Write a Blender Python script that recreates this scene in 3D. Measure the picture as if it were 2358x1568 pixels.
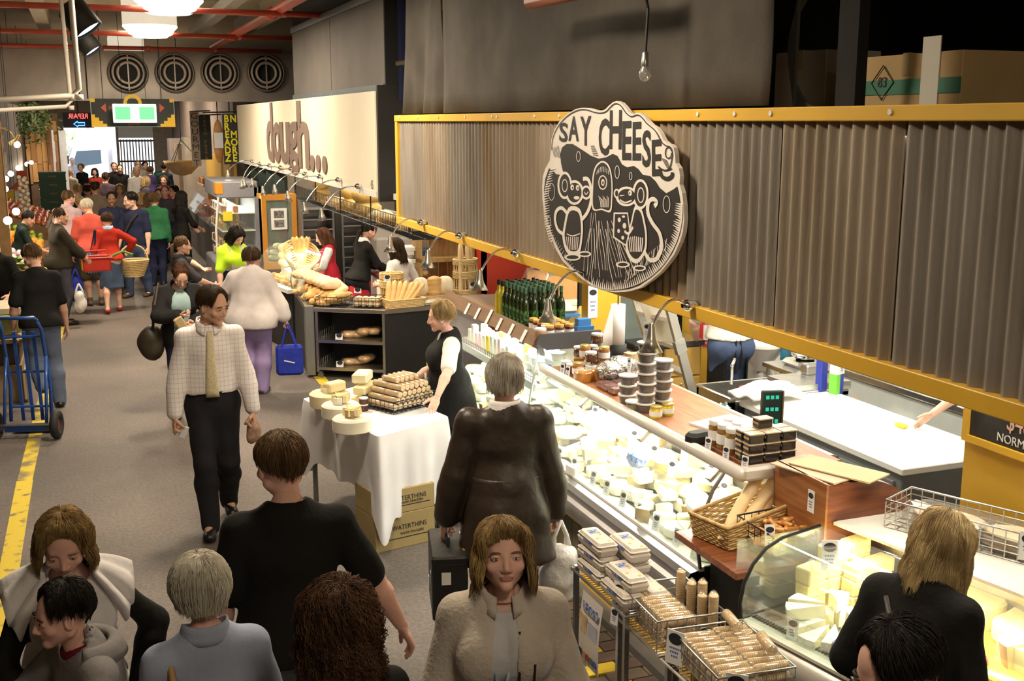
import bpy,math,random
import numpy as np
from mathutils import Vector,Matrix,Euler
random.seed(7);np.random.seed(7)
PI=math.pi
for o in list(bpy.data.objects):bpy.data.objects.remove(o)
SC=bpy.context.scene
COL=SC.collection
# ------------------------------------------------------------------ camera
CH=3.0
FPX,VX,VY,CX,CY=2550.0,190.0,280.0,1179.0,784.0
_pitch=math.atan((CY-VY)/FPX)
_d=np.array([VX-CX,-(VY-CY),-FPX]);_d/=np.linalg.norm(_d)
_u=np.array([0,math.cos(_pitch),math.sin(_pitch)])
_M=np.array([np.cross(_d,_u),_d,_u])
cam_d=bpy.data.cameras.new('camera');cam=bpy.data.objects.new('camera',cam_d);COL.objects.link(cam)
cam_d.sensor_width=36.0;cam_d.sensor_fit='HORIZONTAL';cam_d.lens=36.0*FPX/2358.0
cam_d.clip_end=300
cam.matrix_world=Matrix.Translation((0,0,CH))@Matrix(_M.tolist()).to_4x4()
SC.camera=cam
def P(px,py,x=None,y=None,z=None):
 """point of the hall seen at a photo position, on a known plane"""
 r=_M@np.array([px-CX,-(py-CY),-FPX]);o=np.array([0,0,CH])
 t=(z-CH)/r[2] if z is not None else(x/r[0] if x is not None else y/r[1])
 return Vector((o+t*r).tolist())
# ------------------------------------------------------------------ light
SC.view_settings.view_transform='Standard';SC.view_settings.look='None'
SC.view_settings.gamma=1.0;SC.view_settings.use_curve_mapping=False
SC.view_settings.exposure=0.25
w=bpy.data.worlds.new('sky');SC.world=w;w.use_nodes=True
bg=w.node_tree.nodes['Background'];bg.inputs[0].default_value=(0.80,0.88,1.0,1);bg.inputs[1].default_value=2.2
def light(name,kind,loc,power,color=(1,.86,.68),size=.4,rot=(0,0,0),size_y=None,spot=None,blend=.6):
 d=bpy.data.lights.new(name,kind);d.energy=power;d.color=color
 if kind=='AREA':
  d.size=size
  if size_y:d.shape='RECTANGLE';d.size_y=size_y
  else:d.shape='DISK'
 else:
  d.shadow_soft_size=size
 if kind=='SPOT':d.spot_size=spot or 1.6;d.spot_blend=blend
 o=bpy.data.objects.new(name,d);COL.objects.link(o);o.location=loc;o.rotation_euler=rot
 return o
WARM=(1,.84,.63);LAMP_W=150
sun=light('street_sun','SUN',(1,50,12),5.0,(1,.96,.9),.02,(math.radians(38),0,math.radians(25)))
light('cheese_front_light','AREA',(3.45,3.3,2.95),45,(1,.90,.70),1.4,size_y=.8)
light('cheese_back_light','AREA',(5.2,8.6,2.95),40,(1,.93,.78),1.6,size_y=1.2)
light('bakery_stall_light','AREA',(3.7,13.2,2.95),75,(1,.90,.70),1.8,size_y=3.0)
light('bakery_far_light','AREA',(3.4,18.0,2.9),50,(1,.90,.70),1.2,size_y=4.0)
light('fruit_stall_light','AREA',(-2.0,17.5,3.2),60,(1,.88,.66),1.6,size_y=6.0)
# ------------------------------------------------------------------ materials
_MATS={}
def mat(name,col=(.5,.5,.5),rough=.6,metal=0,var=.08,scale=8,bump=0,bscale=40,col2=None,stretch=(1,1,1),emit=None,estr=0,alpha=1,trans=0,spec=.5,ior=1.45,sss=0,coat=0,lo=.35,hi=.65,detail=4):
 if name in _MATS:return _MATS[name]
 m=bpy.data.materials.new(name);m.use_nodes=True;_MATS[name]=m
 nt=m.node_tree;N=nt.nodes;L=nt.links;b=N['Principled BSDF']
 c=tuple(col)+(1,)
 b.inputs['Roughness'].default_value=rough;b.inputs['Metallic'].default_value=metal
 b.inputs['Specular IOR Level'].default_value=spec;b.inputs['IOR'].default_value=ior
 b.inputs['Transmission Weight'].default_value=trans;b.inputs['Alpha'].default_value=alpha
 b.inputs['Coat Weight'].default_value=coat
 if sss:b.inputs['Subsurface Weight'].default_value=sss;b.inputs['Subsurface Scale'].default_value=.01
 b.inputs['Base Color'].default_value=c
 if var or col2 or bump:
  tc=N.new('ShaderNodeTexCoord');mp=N.new('ShaderNodeMapping');L.new(tc.outputs['Object'],mp.inputs[0])
  mp.inputs['Scale'].default_value=stretch
 if var or col2:
  nz=N.new('ShaderNodeTexNoise');nz.inputs['Scale'].default_value=scale;nz.inputs['Detail'].default_value=detail
  L.new(mp.outputs[0],nz.inputs['Vector'])
  r=N.new('ShaderNodeValToRGB');L.new(nz.outputs[0],r.inputs[0])
  r.color_ramp.elements[0].position=lo;r.color_ramp.elements[1].position=hi
  c2=tuple(col2) if col2 else tuple(min(1,v*(1+var)) for v in col)
  c1=tuple(col) if col2 else tuple(v*(1-var) for v in col)
  r.color_ramp.elements[0].color=c1+(1,);r.color_ramp.elements[1].color=c2+(1,)
  L.new(r.outputs[0],b.inputs['Base Color'])
 if bump:
  n2=N.new('ShaderNodeTexNoise');n2.inputs['Scale'].default_value=bscale;n2.inputs['Detail'].default_value=3
  L.new(mp.outputs[0],n2.inputs['Vector'])
  bp=N.new('ShaderNodeBump');bp.inputs['Strength'].default_value=bump;bp.inputs['Distance'].default_value=.02
  L.new(n2.outputs[0],bp.inputs['Height']);L.new(bp.outputs[0],b.inputs['Normal'])
 if emit:b.inputs['Emission Color'].default_value=tuple(emit)+(1,);b.inputs['Emission Strength'].default_value=estr
 return m
def glassy(name,col=(.9,1,.96),refl=.015,rough=.03,op=.08):
 """thin sheet glass: mostly see-through with a mirror coat"""
 if name in _MATS:return _MATS[name]
 m=bpy.data.materials.new(name);m.use_nodes=True;_MATS[name]=m
 nt=m.node_tree;N=nt.nodes;L=nt.links;N.remove(N['Principled BSDF'])
 out=N['Material Output'];t=N.new('ShaderNodeBsdfTransparent');g=N.new('ShaderNodeBsdfGlossy')
 t.inputs[0].default_value=tuple(col)+(1,);g.inputs['Roughness'].default_value=rough
 d=N.new('ShaderNodeBsdfDiffuse');d.inputs[0].default_value=(.85,.88,.86,1)
 fr=N.new('ShaderNodeLayerWeight');fr.inputs['Blend'].default_value=.35
 mth=N.new('ShaderNodeMath');mth.operation='MULTIPLY_ADD';L.new(fr.outputs['Fresnel'],mth.inputs[0])
 mth.inputs[1].default_value=.32;mth.inputs[2].default_value=refl;mth.use_clamp=True
 mx=N.new('ShaderNodeMixShader');L.new(mth.outputs[0],mx.inputs[0]);L.new(t.outputs[0],mx.inputs[1]);L.new(g.outputs[0],mx.inputs[2])
 m2=N.new('ShaderNodeMixShader');m2.inputs[0].default_value=op
 L.new(mx.outputs[0],m2.inputs[1]);L.new(d.outputs[0],m2.inputs[2]);L.new(m2.outputs[0],out.inputs[0])
 return m
def checks(name,base,line,sx,sz,wdt=.12,stripes=False,rough=.8):
 """woven check or stripe pattern in object space (x and z)"""
 if name in _MATS:return _MATS[name]
 m=mat(name,base,rough,var=0)
 nt=m.node_tree;N=nt.nodes;L=nt.links;b=N['Principled BSDF']
 tc=N.new('ShaderNodeTexCoord');sp=N.new('ShaderNodeSeparateXYZ');L.new(tc.outputs['Object'],sp.inputs[0])
 def band(out,s):
  a=N.new('ShaderNodeMath');a.operation='MULTIPLY';L.new(out,a.inputs[0]);a.inputs[1].default_value=s
  f=N.new('ShaderNodeMath');f.operation='FRACT';L.new(a.outputs[0],f.inputs[0])
  l=N.new('ShaderNodeMath');l.operation='LESS_THAN';L.new(f.outputs[0],l.inputs[0]);l.inputs[1].default_value=wdt
  return l.outputs[0]
 a=band(sp.outputs['X'],sx)
 if not stripes:
  c=band(sp.outputs['Z'],sz);mx=N.new('ShaderNodeMath');mx.operation='MAXIMUM';L.new(a,mx.inputs[0]);L.new(c,mx.inputs[1]);a=mx.outputs[0]
 mix=N.new('ShaderNodeMix');mix.data_type='RGBA';L.new(a,mix.inputs[0])
 mix.inputs[6].default_value=tuple(base)+(1,);mix.inputs[7].default_value=tuple(line)+(1,)
 L.new(mix.outputs[2],b.inputs['Base Color'])
 return m
# ------------------------------------------------------------------ scene graph helpers
def tag(o,label=None,cat=None,group=None,kind=None):
 if label:o['label']=label
 if cat:o['category']=cat
 if group:o['group']=group
 if kind:o['kind']=kind
 return o
def empty(name,loc=(0,0,0),rz=0,label=None,cat=None,group=None):
 o=bpy.data.objects.new(name,None);COL.objects.link(o);o.location=loc;o.rotation_euler=(0,0,rz)
 o.empty_display_size=.1
 return tag(o,label,cat,group)
_CH={}
def setpar(o,p):
 if p is not None:o.parent=p;_CH.setdefault(p.name,[]).append(o)
def copy_tree(o,parent=None):
 c=o.copy();COL.objects.link(c);setpar(c,parent)
 if parent is None:c.parent=None
 for ch in list(_CH.get(o.name,[])):copy_tree(ch,c)
 return c
def place(o,loc,rot=(0,0,0),scale=None):
 o.location=loc;o.rotation_euler=rot if hasattr(rot,'__len__') else(0,0,rot)
 if scale:o.scale=(scale,)*3 if not hasattr(scale,'__len__') else scale
 return o
def frame(zdir,xhint=(1,0,0)):
 z=Vector(zdir).normalized();x=Vector(xhint);x=x-z*x.dot(z)
 if x.length<1e-5:x=Vector((0,1,0));x=x-z*x.dot(z)
 x.normalize();y=z.cross(x);return Matrix((x,y,z)).transposed()
class MB:
 """collects shapes and links them as ONE mesh object"""
 def __init__(s):s.v=[];s.f=[];s.mi=[]
 def add(s,v,f,m=0):
  b=len(s.v);s.v.extend([tuple(p) for p in v]);s.f.extend([tuple(i+b for i in q) for q in f]);s.mi.extend([m]*len(f));return s
 def xf(s,start,M):
  for i in range(start,len(s.v)):s.v[i]=tuple(M@Vector(s.v[i]))
 def box(s,c,d,rot=None,m=0,bev=0,taper=1):
  x,y,z=d[0]/2,d[1]/2,d[2]/2;b=len(s.v)
  if bev<=0:
   V=[(-x,-y,-z),(x,-y,-z),(x,y,-z),(-x,y,-z),(-x*taper,-y*taper,z),(x*taper,-y*taper,z),(x*taper,y*taper,z),(-x*taper,y*taper,z)]
   F=[(3,2,1,0),(4,5,6,7),(0,1,5,4),(1,2,6,5),(2,3,7,6),(3,0,4,7)]
  else:
   e=min(bev,x*.9,y*.9,z*.9);V=[];F=[]
   def ring(dx,dy,zz,t):
    k=e*.3
    return[((-dx+e)*t,-dy*t,zz),((dx-e)*t,-dy*t,zz),(dx*t,(-dy+e)*t,zz),(dx*t,(dy-e)*t,zz),((dx-e)*t,dy*t,zz),((-dx+e)*t,dy*t,zz),(-dx*t,(dy-e)*t,zz),(-dx*t,(-dy+e)*t,zz)]
   for zz,sh,t in((-z,e,1),(-z+e,0,1),(z-e,0,taper),(z,e,taper)):
    V+=ring(x-sh,y-sh,zz,t) if sh==0 else[(p[0],p[1],zz) for p in ring(x-sh*.7,y-sh*.7,zz,t)]
   for r in range(3):
    for i in range(8):F.append((r*8+i,r*8+(i+1)%8,r*8+8+(i+1)%8,r*8+8+i))
   F.append(tuple(range(7,-1,-1)));F.append(tuple(range(24,32)))
  s.add(V,F,m)
  M=Matrix.Translation(c)
  if rot is not None:M=M@(rot.to_4x4() if isinstance(rot,Matrix) else Euler(rot).to_matrix().to_4x4())
  s.xf(b,M);return s
 def span(s,a,b,m=0,bev=0):
  a=Vector(a);b=Vector(b);return s.box((a+b)/2,[abs(q) for q in(b-a)],m=m,bev=bev)
 def tube(s,pts,r,n=6,m=0,cap=True,closed=False):
  pts=[Vector(p) for p in pts];k=len(pts);b=len(s.v)
  rr=r if hasattr(r,'__len__') else[r]*k
  up=None;V=[]
  for i,p in enumerate(pts):
   t=(pts[(i+1)%k]-pts[i-1]) if closed else(pts[min(i+1,k-1)]-pts[max(i-1,0)])
   if t.length<1e-9:t=Vector((0,0,1))
   t.normalize()
   if up is None:up=Vector((0,0,1)) if abs(t.z)<.9 else Vector((1,0,0))
   u=up-t*up.dot(t)
   if u.length<1e-6:u=t.orthogonal()
   u.normalize();up=u;w_=t.cross(u)
   for j in range(n):
    a=2*PI*j/n;V.append(p+(u*math.cos(a)+w_*math.sin(a))*rr[i])
  F=[]
  for i in range(k if closed else k-1):
   i2=(i+1)%k
   for j in range(n):F.append((i*n+j,i*n+(j+1)%n,i2*n+(j+1)%n,i2*n+j))
  if cap and not closed:F.append(tuple(range(n-1,-1,-1)));F.append(tuple((k-1)*n+j for j in range(n)))
  s.add(V,F,m);return s
 def lathe(s,prof,n=16,c=(0,0,0),rot=None,m=0,sx=1,sy=1,cap=True):
  b=len(s.v);k=len(prof);V=[];F=[]
  for r,z in prof:
   for j in range(n):a=2*PI*j/n;V.append((r*math.cos(a)*sx,r*math.sin(a)*sy,z))
  for i in range(k-1):
   for j in range(n):F.append((i*n+j,i*n+(j+1)%n,(i+1)*n+(j+1)%n,(i+1)*n+j))
  if cap:F.append(tuple(range(n-1,-1,-1)));F.append(tuple((k-1)*n+j for j in range(n)))
  s.add(V,F,m);M=Matrix.Translation(c)
  if rot is not None:M=M@(rot.to_4x4() if isinstance(rot,Matrix) else Euler(rot).to_matrix().to_4x4())
  s.xf(b,M);return s
 def cyl(s,c,r,h,n=16,rot=None,m=0,r2=None):
  return s.lathe([(r,-h/2),(r if r2 is None else r2,h/2)],n,c,rot,m)
 def ball(s,c,r,n=10,k=6,sc=(1,1,1),m=0,rot=None):
  prof=[(max(1e-4,r*math.sin(PI*i/k)),-r*math.cos(PI*i/k)*sc[2]) for i in range(k+1)]
  return s.lathe(prof,n,c,rot,m,sc[0],sc[1],cap=False)
 def prism(s,poly,h,M=None,m=0,z0=0):
  n=len(poly);b=len(s.v)
  V=[(p[0],p[1],z0) for p in poly]+[(p[0],p[1],z0+h) for p in poly]
  F=[tuple(range(n-1,-1,-1)),tuple(range(n,2*n))]+[(i,(i+1)%n,n+(i+1)%n,n+i) for i in range(n)]
  s.add(V,F,m)
  if M is not None:s.xf(b,M.to_4x4() if len(M)==3 else M)
  return s
 def grid(s,fn,nu,nv,m=0,wrap=False,flip=False):
  V=[fn(i/(nu-1) if not wrap else i/nu,j/(nv-1)) for i in range(nu) for j in range(nv)];F=[]
  for i in range(nu if wrap else nu-1):
   i2=(i+1)%nu
   for j in range(nv-1):
    q=(i*nv+j,i2*nv+j,i2*nv+j+1,i*nv+j+1);F.append(q[::-1] if flip else q)
  s.add(V,F,m);return s
 def arrays(s,V,F,m=0):
  b=len(s.v);s.v.extend(map(tuple,V.tolist()));s.f.extend([tuple(q) for q in(F+b).tolist()]);s.mi.extend([m]*len(F));return s
 def mesh(s,name,mats,smooth=False):
  me=bpy.data.meshes.new(name);me.from_pydata(s.v,[],s.f)
  for q in(mats if isinstance(mats,(list,tuple)) else[mats]):me.materials.append(q)
  if any(s.mi):me.polygons.foreach_set('material_index',s.mi)
  if smooth:me.polygons.foreach_set('use_smooth',[True]*len(s.f))
  me.update()
  if smooth=='auto':
   me.set_sharp_from_angle(angle=math.radians(38))
  return me
 def build(s,name,mats,parent=None,smooth=False,loc=(0,0,0),rot=(0,0,0)):
  o=bpy.data.objects.new(name,s.mesh(name,mats,smooth));COL.objects.link(o);setpar(o,parent)
  o.location=loc;o.rotation_euler=rot
  return o
def obj(name,me,parent=None,loc=(0,0,0),rot=(0,0,0),scale=None):
 o=bpy.data.objects.new(name,me);COL.objects.link(o);setpar(o,parent);place(o,loc,rot,scale);return o
def struct(o):o['kind']='structure';return o
def stuff(o):o['kind']='stuff';return o
_TX={}
def text_mesh(txt,size,extr,m,sx=1.0,bold=0.0,spacing=1.0):
 """lettering as a mesh in the xy plane, centred"""
 cu=bpy.data.curves.new('lettering','FONT');cu.body=txt;cu.size=size;cu.extrude=extr;cu.offset=bold
 cu.align_x='CENTER';cu.align_y='CENTER';cu.resolution_u=3;cu.space_character=spacing
 o=bpy.data.objects.new('tmp',cu);COL.objects.link(o)
 dg=bpy.context.evaluated_depsgraph_get()
 me=bpy.data.meshes.new_from_object(o.evaluated_get(dg));bpy.data.objects.remove(o)
 me.transform(Matrix.Diagonal((sx,1,1,1)));me.materials.clear();me.materials.append(m);me.name='lettering'
 return me
def text(txt,size,m,parent,loc,rot,extr=.004,sx=1.0,bold=0.0,spacing=1.0,name='lettering'):
 return obj(name,text_mesh(txt,size,extr,m,sx,bold,spacing),parent,loc,rot)
WALLROT=(PI/2,0,-PI/2)
# ------------------------------------------------------------------ figures: smooth blended volumes turned into one surface
def V3(*a):return np.array(a,float)
class SDF:
 def __init__(s,lo,hi,res):
  s.lo=np.array(lo,float);s.res=res
  s.n=np.maximum(3,np.ceil((np.array(hi)-s.lo)/res).astype(int)+1)
  s.ax=[s.lo[i]+res*np.arange(s.n[i]) for i in range(3)]
  s.g=np.full(tuple(s.n),1.0)
 def _sub(s,lo,hi):
  i0=np.maximum(0,np.floor((lo-s.lo)/s.res).astype(int));i1=np.minimum(s.n,np.ceil((hi-s.lo)/s.res).astype(int)+1)
  if np.any(i1<=i0):return None
  sl=tuple(slice(a,b) for a,b in zip(i0,i1))
  X=s.ax[0][sl[0]][:,None,None];Y=s.ax[1][sl[1]][None,:,None];Z=s.ax[2][sl[2]][None,None,:]
  return sl,X,Y,Z
 def _mix(s,sl,d,k,sub):
  g=s.g[sl]
  if sub:
   d=-d;h=np.maximum(k-np.abs(g-d),0)/max(k,1e-6);s.g[sl]=np.maximum(g,d)+h*h*k*.25
  else:
   h=np.maximum(k-np.abs(g-d),0)/max(k,1e-6);s.g[sl]=np.minimum(g,d)-h*h*k*.25
 def cone(s,a,b,ra,rb,k=.03,flat=None,f=1.0,sub=False):
  """tapered limb; `flat` is a direction in which it is squeezed by f"""
  a=np.asarray(a,float);b=np.asarray(b,float);R=max(ra,rb)*(max(1,f))+k+2*s.res
  q=s._sub(np.minimum(a,b)-R,np.maximum(a,b)+R)
  if q is None:return s
  sl,X,Y,Z=q;px,py,pz=X-a[0],Y-a[1],Z-a[2];ab=b-a;L2=float(ab@ab)+1e-12
  t=np.clip((px*ab[0]+py*ab[1]+pz*ab[2])/L2,0,1)
  dx,dy,dz=px-t*ab[0],py-t*ab[1],pz-t*ab[2]
  if flat is not None:
   w_=np.asarray(flat,float);w_=w_/np.linalg.norm(w_);dd=(dx*w_[0]+dy*w_[1]+dz*w_[2])*(1/f-1)
   dx,dy,dz=dx+dd*w_[0],dy+dd*w_[1],dz+dd*w_[2]
  d=np.sqrt(dx*dx+dy*dy+dz*dz)-(ra+t*(rb-ra))
  s._mix(sl,d,k,sub);return s
 def ell(s,c,r,k=.02,sub=False):
  c=np.asarray(c,float);r=np.asarray(r,float);q=s._sub(c-r-k-2*s.res,c+r+k+2*s.res)
  if q is None:return s
  sl,X,Y,Z=q;X,Y,Z=(X-c[0])/r[0],(Y-c[1])/r[1],(Z-c[2])/r[2]
  l=np.sqrt(X*X+Y*Y+Z*Z);l2=np.sqrt((X/r[0])**2+(Y/r[1])**2+(Z/r[2])**2)+1e-9
  s._mix(sl,l*(l-1)/l2,k,sub);return s
 def cut(s,p,nrm):
  """remove everything on the side the normal points to"""
  nrm=np.asarray(nrm,float)/np.linalg.norm(nrm)
  d=(s.ax[0][:,None,None]-p[0])*nrm[0]+(s.ax[1][None,:,None]-p[1])*nrm[1]+(s.ax[2][None,None,:]-p[2])*nrm[2]
  s.g=np.maximum(s.g,d);return s
 def noise(s,amp,fr,seed=0,aniso=(1,1,1)):
  X=s.ax[0][:,None,None]*aniso[0];Y=s.ax[1][None,:,None]*aniso[1];Z=s.ax[2][None,None,:]*aniso[2]
  r=np.random.RandomState(seed);n=0
  for i in range(4):
   v=r.randn(3);v/=np.linalg.norm(v);n=n+np.sin((X*v[0]+Y*v[1]+Z*v[2])*fr*(1+.5*i)+r.rand()*6.3+1.3*np.sin((X*v[1]+Y*v[2]+Z*v[0])*fr*.7))/(1+.5*i)
  s.g=s.g+amp*n*.5;return s
 def surf(s):
  g=s.g;sg=g<0;n=s.n
  c=np.zeros(tuple(n-1),int)
  for i in(0,1):
   for j in(0,1):
    for k in(0,1):c+=sg[i:n[0]-1+i,j:n[1]-1+j,k:n[2]-1+k]
  act=(c>0)&(c<8);idx=np.full(act.shape,-1);ids=np.argwhere(act);m=len(ids)
  if m==0:return np.zeros((0,3)),np.zeros((0,4),int)
  idx[act]=np.arange(m);acc=np.zeros((m,3));cnt=np.zeros((m,1));co=[(i,j,k) for i in(0,1) for j in(0,1) for k in(0,1)]
  val={q:g[ids[:,0]+q[0],ids[:,1]+q[1],ids[:,2]+q[2]] for q in co}
  for a in co:
   for ax in range(3):
    if a[ax]:continue
    b=list(a);b[ax]=1;b=tuple(b);va,vb=val[a],val[b];x=(va<0)!=(vb<0)
    t=np.where(x,va/np.where(x,va-vb,1),0);p=np.tile(np.array(a,float),(m,1));p[:,ax]=t
    acc+=np.where(x[:,None],p,0);cnt[:,0]+=x
  V=s.lo+(ids+acc/np.maximum(cnt,1))*s.res
  F=[]
  for ax in range(3):
   u,v_=[(1,2),(2,0),(0,1)][ax]
   sl0=[slice(None)]*3;sl1=[slice(None)]*3;sl0[ax]=slice(0,n[ax]-1);sl1[ax]=slice(1,n[ax])
   for q in(u,v_):sl0[q]=slice(1,n[q]-1);sl1[q]=slice(1,n[q]-1)
   A,B=sg[tuple(sl0)],sg[tuple(sl1)];off=np.zeros(3,int);off[u]=1;off[v_]=1
   for fl,cond in((0,A&~B),(1,~A&B)):
    e=np.argwhere(cond)
    if not len(e):continue
    e=e+off;d1=np.zeros(3,int);d1[u]=1;d2=np.zeros(3,int);d2[v_]=1
    q=[idx[tuple((e-d1-d2).T)],idx[tuple((e-d2).T)],idx[tuple(e.T)],idx[tuple((e-d1).T)]]
    F.append(np.stack(q if fl==0 else q[::-1],1))
  F=np.concatenate(F);F=F[(F>=0).all(1)]
  return V,F
def relax(V,F,it=2,lam=.5):
 e=np.concatenate([F[:,[0,1]],F[:,[1,2]],F[:,[2,3]],F[:,[3,0]]]);n=len(V)
 for _ in range(it):
  acc=np.zeros((n,3));c=np.zeros((n,1));np.add.at(acc,e[:,0],V[e[:,1]]);np.add.at(acc,e[:,1],V[e[:,0]])
  np.add.at(c,e[:,0],1);np.add.at(c,e[:,1],1);V=V*(1-lam)+lam*acc/np.maximum(c,1)
 return V
def mesh_np(name,V,F,mats,mi=None,smooth=True):
 me=bpy.data.meshes.new(name);nv,nf=len(V),len(F)
 me.vertices.add(nv);me.vertices.foreach_set('co',np.ascontiguousarray(V,dtype=np.float32).ravel())
 me.loops.add(nf*4);me.loops.foreach_set('vertex_index',np.ascontiguousarray(F,dtype=np.int32).ravel())
 me.polygons.add(nf);me.polygons.foreach_set('loop_start',np.arange(nf,dtype=np.int32)*4)
 for q in(mats if isinstance(mats,(list,tuple)) else[mats]):me.materials.append(q)
 if mi is not None:me.polygons.foreach_set('material_index',np.ascontiguousarray(mi,dtype=np.int32))
 if smooth:me.polygons.foreach_set('use_smooth',np.ones(nf,bool))
 me.update();me.validate();return me
# ---- head: unit = head height, origin = middle of the head, +y = face
def head_sdf(res,fem):
 s=SDF((-.46,-.56,-.72),(.46,.64,.58),res)
 s.ell((0,-.05,.10),(.345,.43,.40),.02)
 s.ell((0,.10,-.10),(.285,.31,.34),.08)
 jw=.20 if fem else.235
 s.cone((-jw,-.02,-.24),(0,.27,-.40),.10,.075 if fem else.09,.08);s.cone((jw,-.02,-.24),(0,.27,-.40),.10,.075 if fem else.09,.08)
 s.ell((0,.30,-.415),(.085,.07,.065),.05)
 s.cone((-.15,.30,.085),(.15,.30,.085),.055 if fem else.065,.055 if fem else.065,.07)
 for q in(-1,1):
  s.ell((q*.155,.395,.015),(.085,.06,.055),.05,sub=True)
  s.ell((q*.205,.27,-.12),(.085,.08,.08),.07)
  s.ell((q*.155,.325,.012),(.072,.06,.06),.015)
  s.ell((q*.355,-.02,-.03),(.045,.085,.135),.02)
  s.ell((q*.385,.005,-.015),(.025,.045,.075),.015,sub=True)
  s.ell((q*.05,.405,-.165),(.04,.045,.034),.025)
 s.cone((0,.365,.05),(0,.455,-.135),.034,.05,.04)
 s.ell((0,.352,-.262),(.105,.045,.026),.025);s.ell((0,.352,-.305),(.09,.042,.028),.02)
 s.cone((-.1,.40,-.284),(.1,.40,-.284),.012,.012,.012,sub=True)
 nr=.165 if fem else.205
 s.cone((0,-.10,-.22),(0,-.15,-.72),nr,nr*1.08,.10)
 V,F=s.surf();V=relax(V,F,1,.35)
 cen=V[F].mean(1);mi=np.zeros(len(F),int)
 x,y,z=np.abs(cen[:,0]),cen[:,1],cen[:,2]
 mi[(((x/.105)**2+((z+.284)/.047)**2)<1)&(y>.30)]=1
 n0=len(V);ex=MB()
 for q in(-1,1):
  ex.ball((q*.155,.372,.004),1,14,8,(.056,.020,.020),m=2) if 0 else None
  b0=len(ex.v);ex.lathe([(max(1e-3,math.sin(PI*i/6)),-math.cos(PI*i/6)) for i in range(7)],12,cap=False,m=2);ex.xf(b0,Matrix.Translation((q*.155,.374,.004))@Matrix.Diagonal((.056,.020,.0205,1)))
  b0=len(ex.v);ex.lathe([(max(1e-3,math.sin(PI*i/6)),-math.cos(PI*i/6)) for i in range(7)],10,cap=False,m=4);ex.xf(b0,Matrix.Translation((q*.152,.386,.005))@Matrix.Diagonal((.021,.012,.0195,1)))
  for w_,pts in((.0075,[(-.062,.372,.008),(-.03,.392,.026),(.0,.398,.030),(.03,.390,.024),(.06,.368,.006)]),(.013 if fem else.019,[(-.09,.345,.085),(-.045,.385,.108),(.0,.400,.112),(.05,.395,.102),(.085,.385,.09)])):
   ex.tube([(q*.155+(-q)*p[0],p[1],p[2]) for p in pts],[w_*.5,w_,w_,w_,w_*.4],4,m=3,cap=False)
 V=np.concatenate([V,np.array(ex.v)]);F=np.concatenate([F,np.array([f for f in ex.f if len(f)==4])+n0]);mi=np.concatenate([mi,np.array([m for f,m in zip(ex.f,ex.mi) if len(f)==4])])
 return V,F,mi
_HEADS={}
def head_geo(fem,lod):
 k=(fem,lod)
 if k not in _HEADS:_HEADS[k]=head_sdf({0:.0165,1:.027,2:.045}[lod],fem)
 return _HEADS[k]
# ---- hand: metres, wrist at origin, fingers to -z, palm faces +x, thumb towards +y (a left hand when x is inward)
_HANDS={}
def hand_geo(pose,lod):
 k=(pose,lod)
 if k in _HANDS:return _HANDS[k]
 res={0:.0042,1:.0062,2:.010}[lod]
 s=SDF((-.06,-.085,-.22),(.12,.10,.05),res)
 s.cone((0,0,.04),(0,0,-.01),.026,.025,.01,(1,0,0),.78)
 s.cone((0,0,-.01),(.002,.0,-.05),.028,.037,.012,(1,0,0),.48)
 s.cone((.002,0,-.05),(.004,0,-.085),.037,.039,.012,(1,0,0),.38)
 cu={'relax':(.25,.45,.35),'grip':(1.15,1.5,.9),'flat':(.05,.08,.08),'pinch':(.75,.7,.4)}[pose]
 for i,(yy,ln,r) in enumerate(((.030,.074,.0088),(.0105,.083,.0092),(-.0095,.077,.0088),(-.028,.060,.0078))):
  p=np.array((.004,yy,-.088));a=0;sp=(yy)*1.6*(1 if pose in('relax','flat') else.3)
  a+=(i*.06 if pose=='relax' else 0)
  for j,fr in enumerate((.45,.31,.24)):
   a+=cu[j];d=np.array((math.sin(a),sp*math.cos(a),-math.cos(a)));q=p+d*ln*fr
   s.cone(p,q,r*(1.06-.1*j),r*(.97-.12*j),.005);p=q
 t0=np.array((.004,.024,-.022))
 td={'relax':[(.25,.55,-.8),(.35,.25,-.9),(.45,.05,-.9)],'grip':[(.6,.6,-.55),(.75,-.1,-.65),(.4,-.8,-.45)],'flat':[(.1,.8,-.6),(.1,.55,-.8),(.1,.45,-.9)],'pinch':[(.6,.6,-.6),(.6,.1,-.8),(.5,-.1,-.85)]}[pose]
 p=t0
 for(d,ln,r0,r1) in zip(td,(.042,.034,.028),(.016,.0115,.0100),(.0125,.0105,.0085)):
  d=np.array(d);d=d/np.linalg.norm(d);q=p+d*ln;s.cone(p,q,r0,r1,.008);p=q
 V,F=s.surf();_HANDS[k]=(V,F);return V,F
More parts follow.
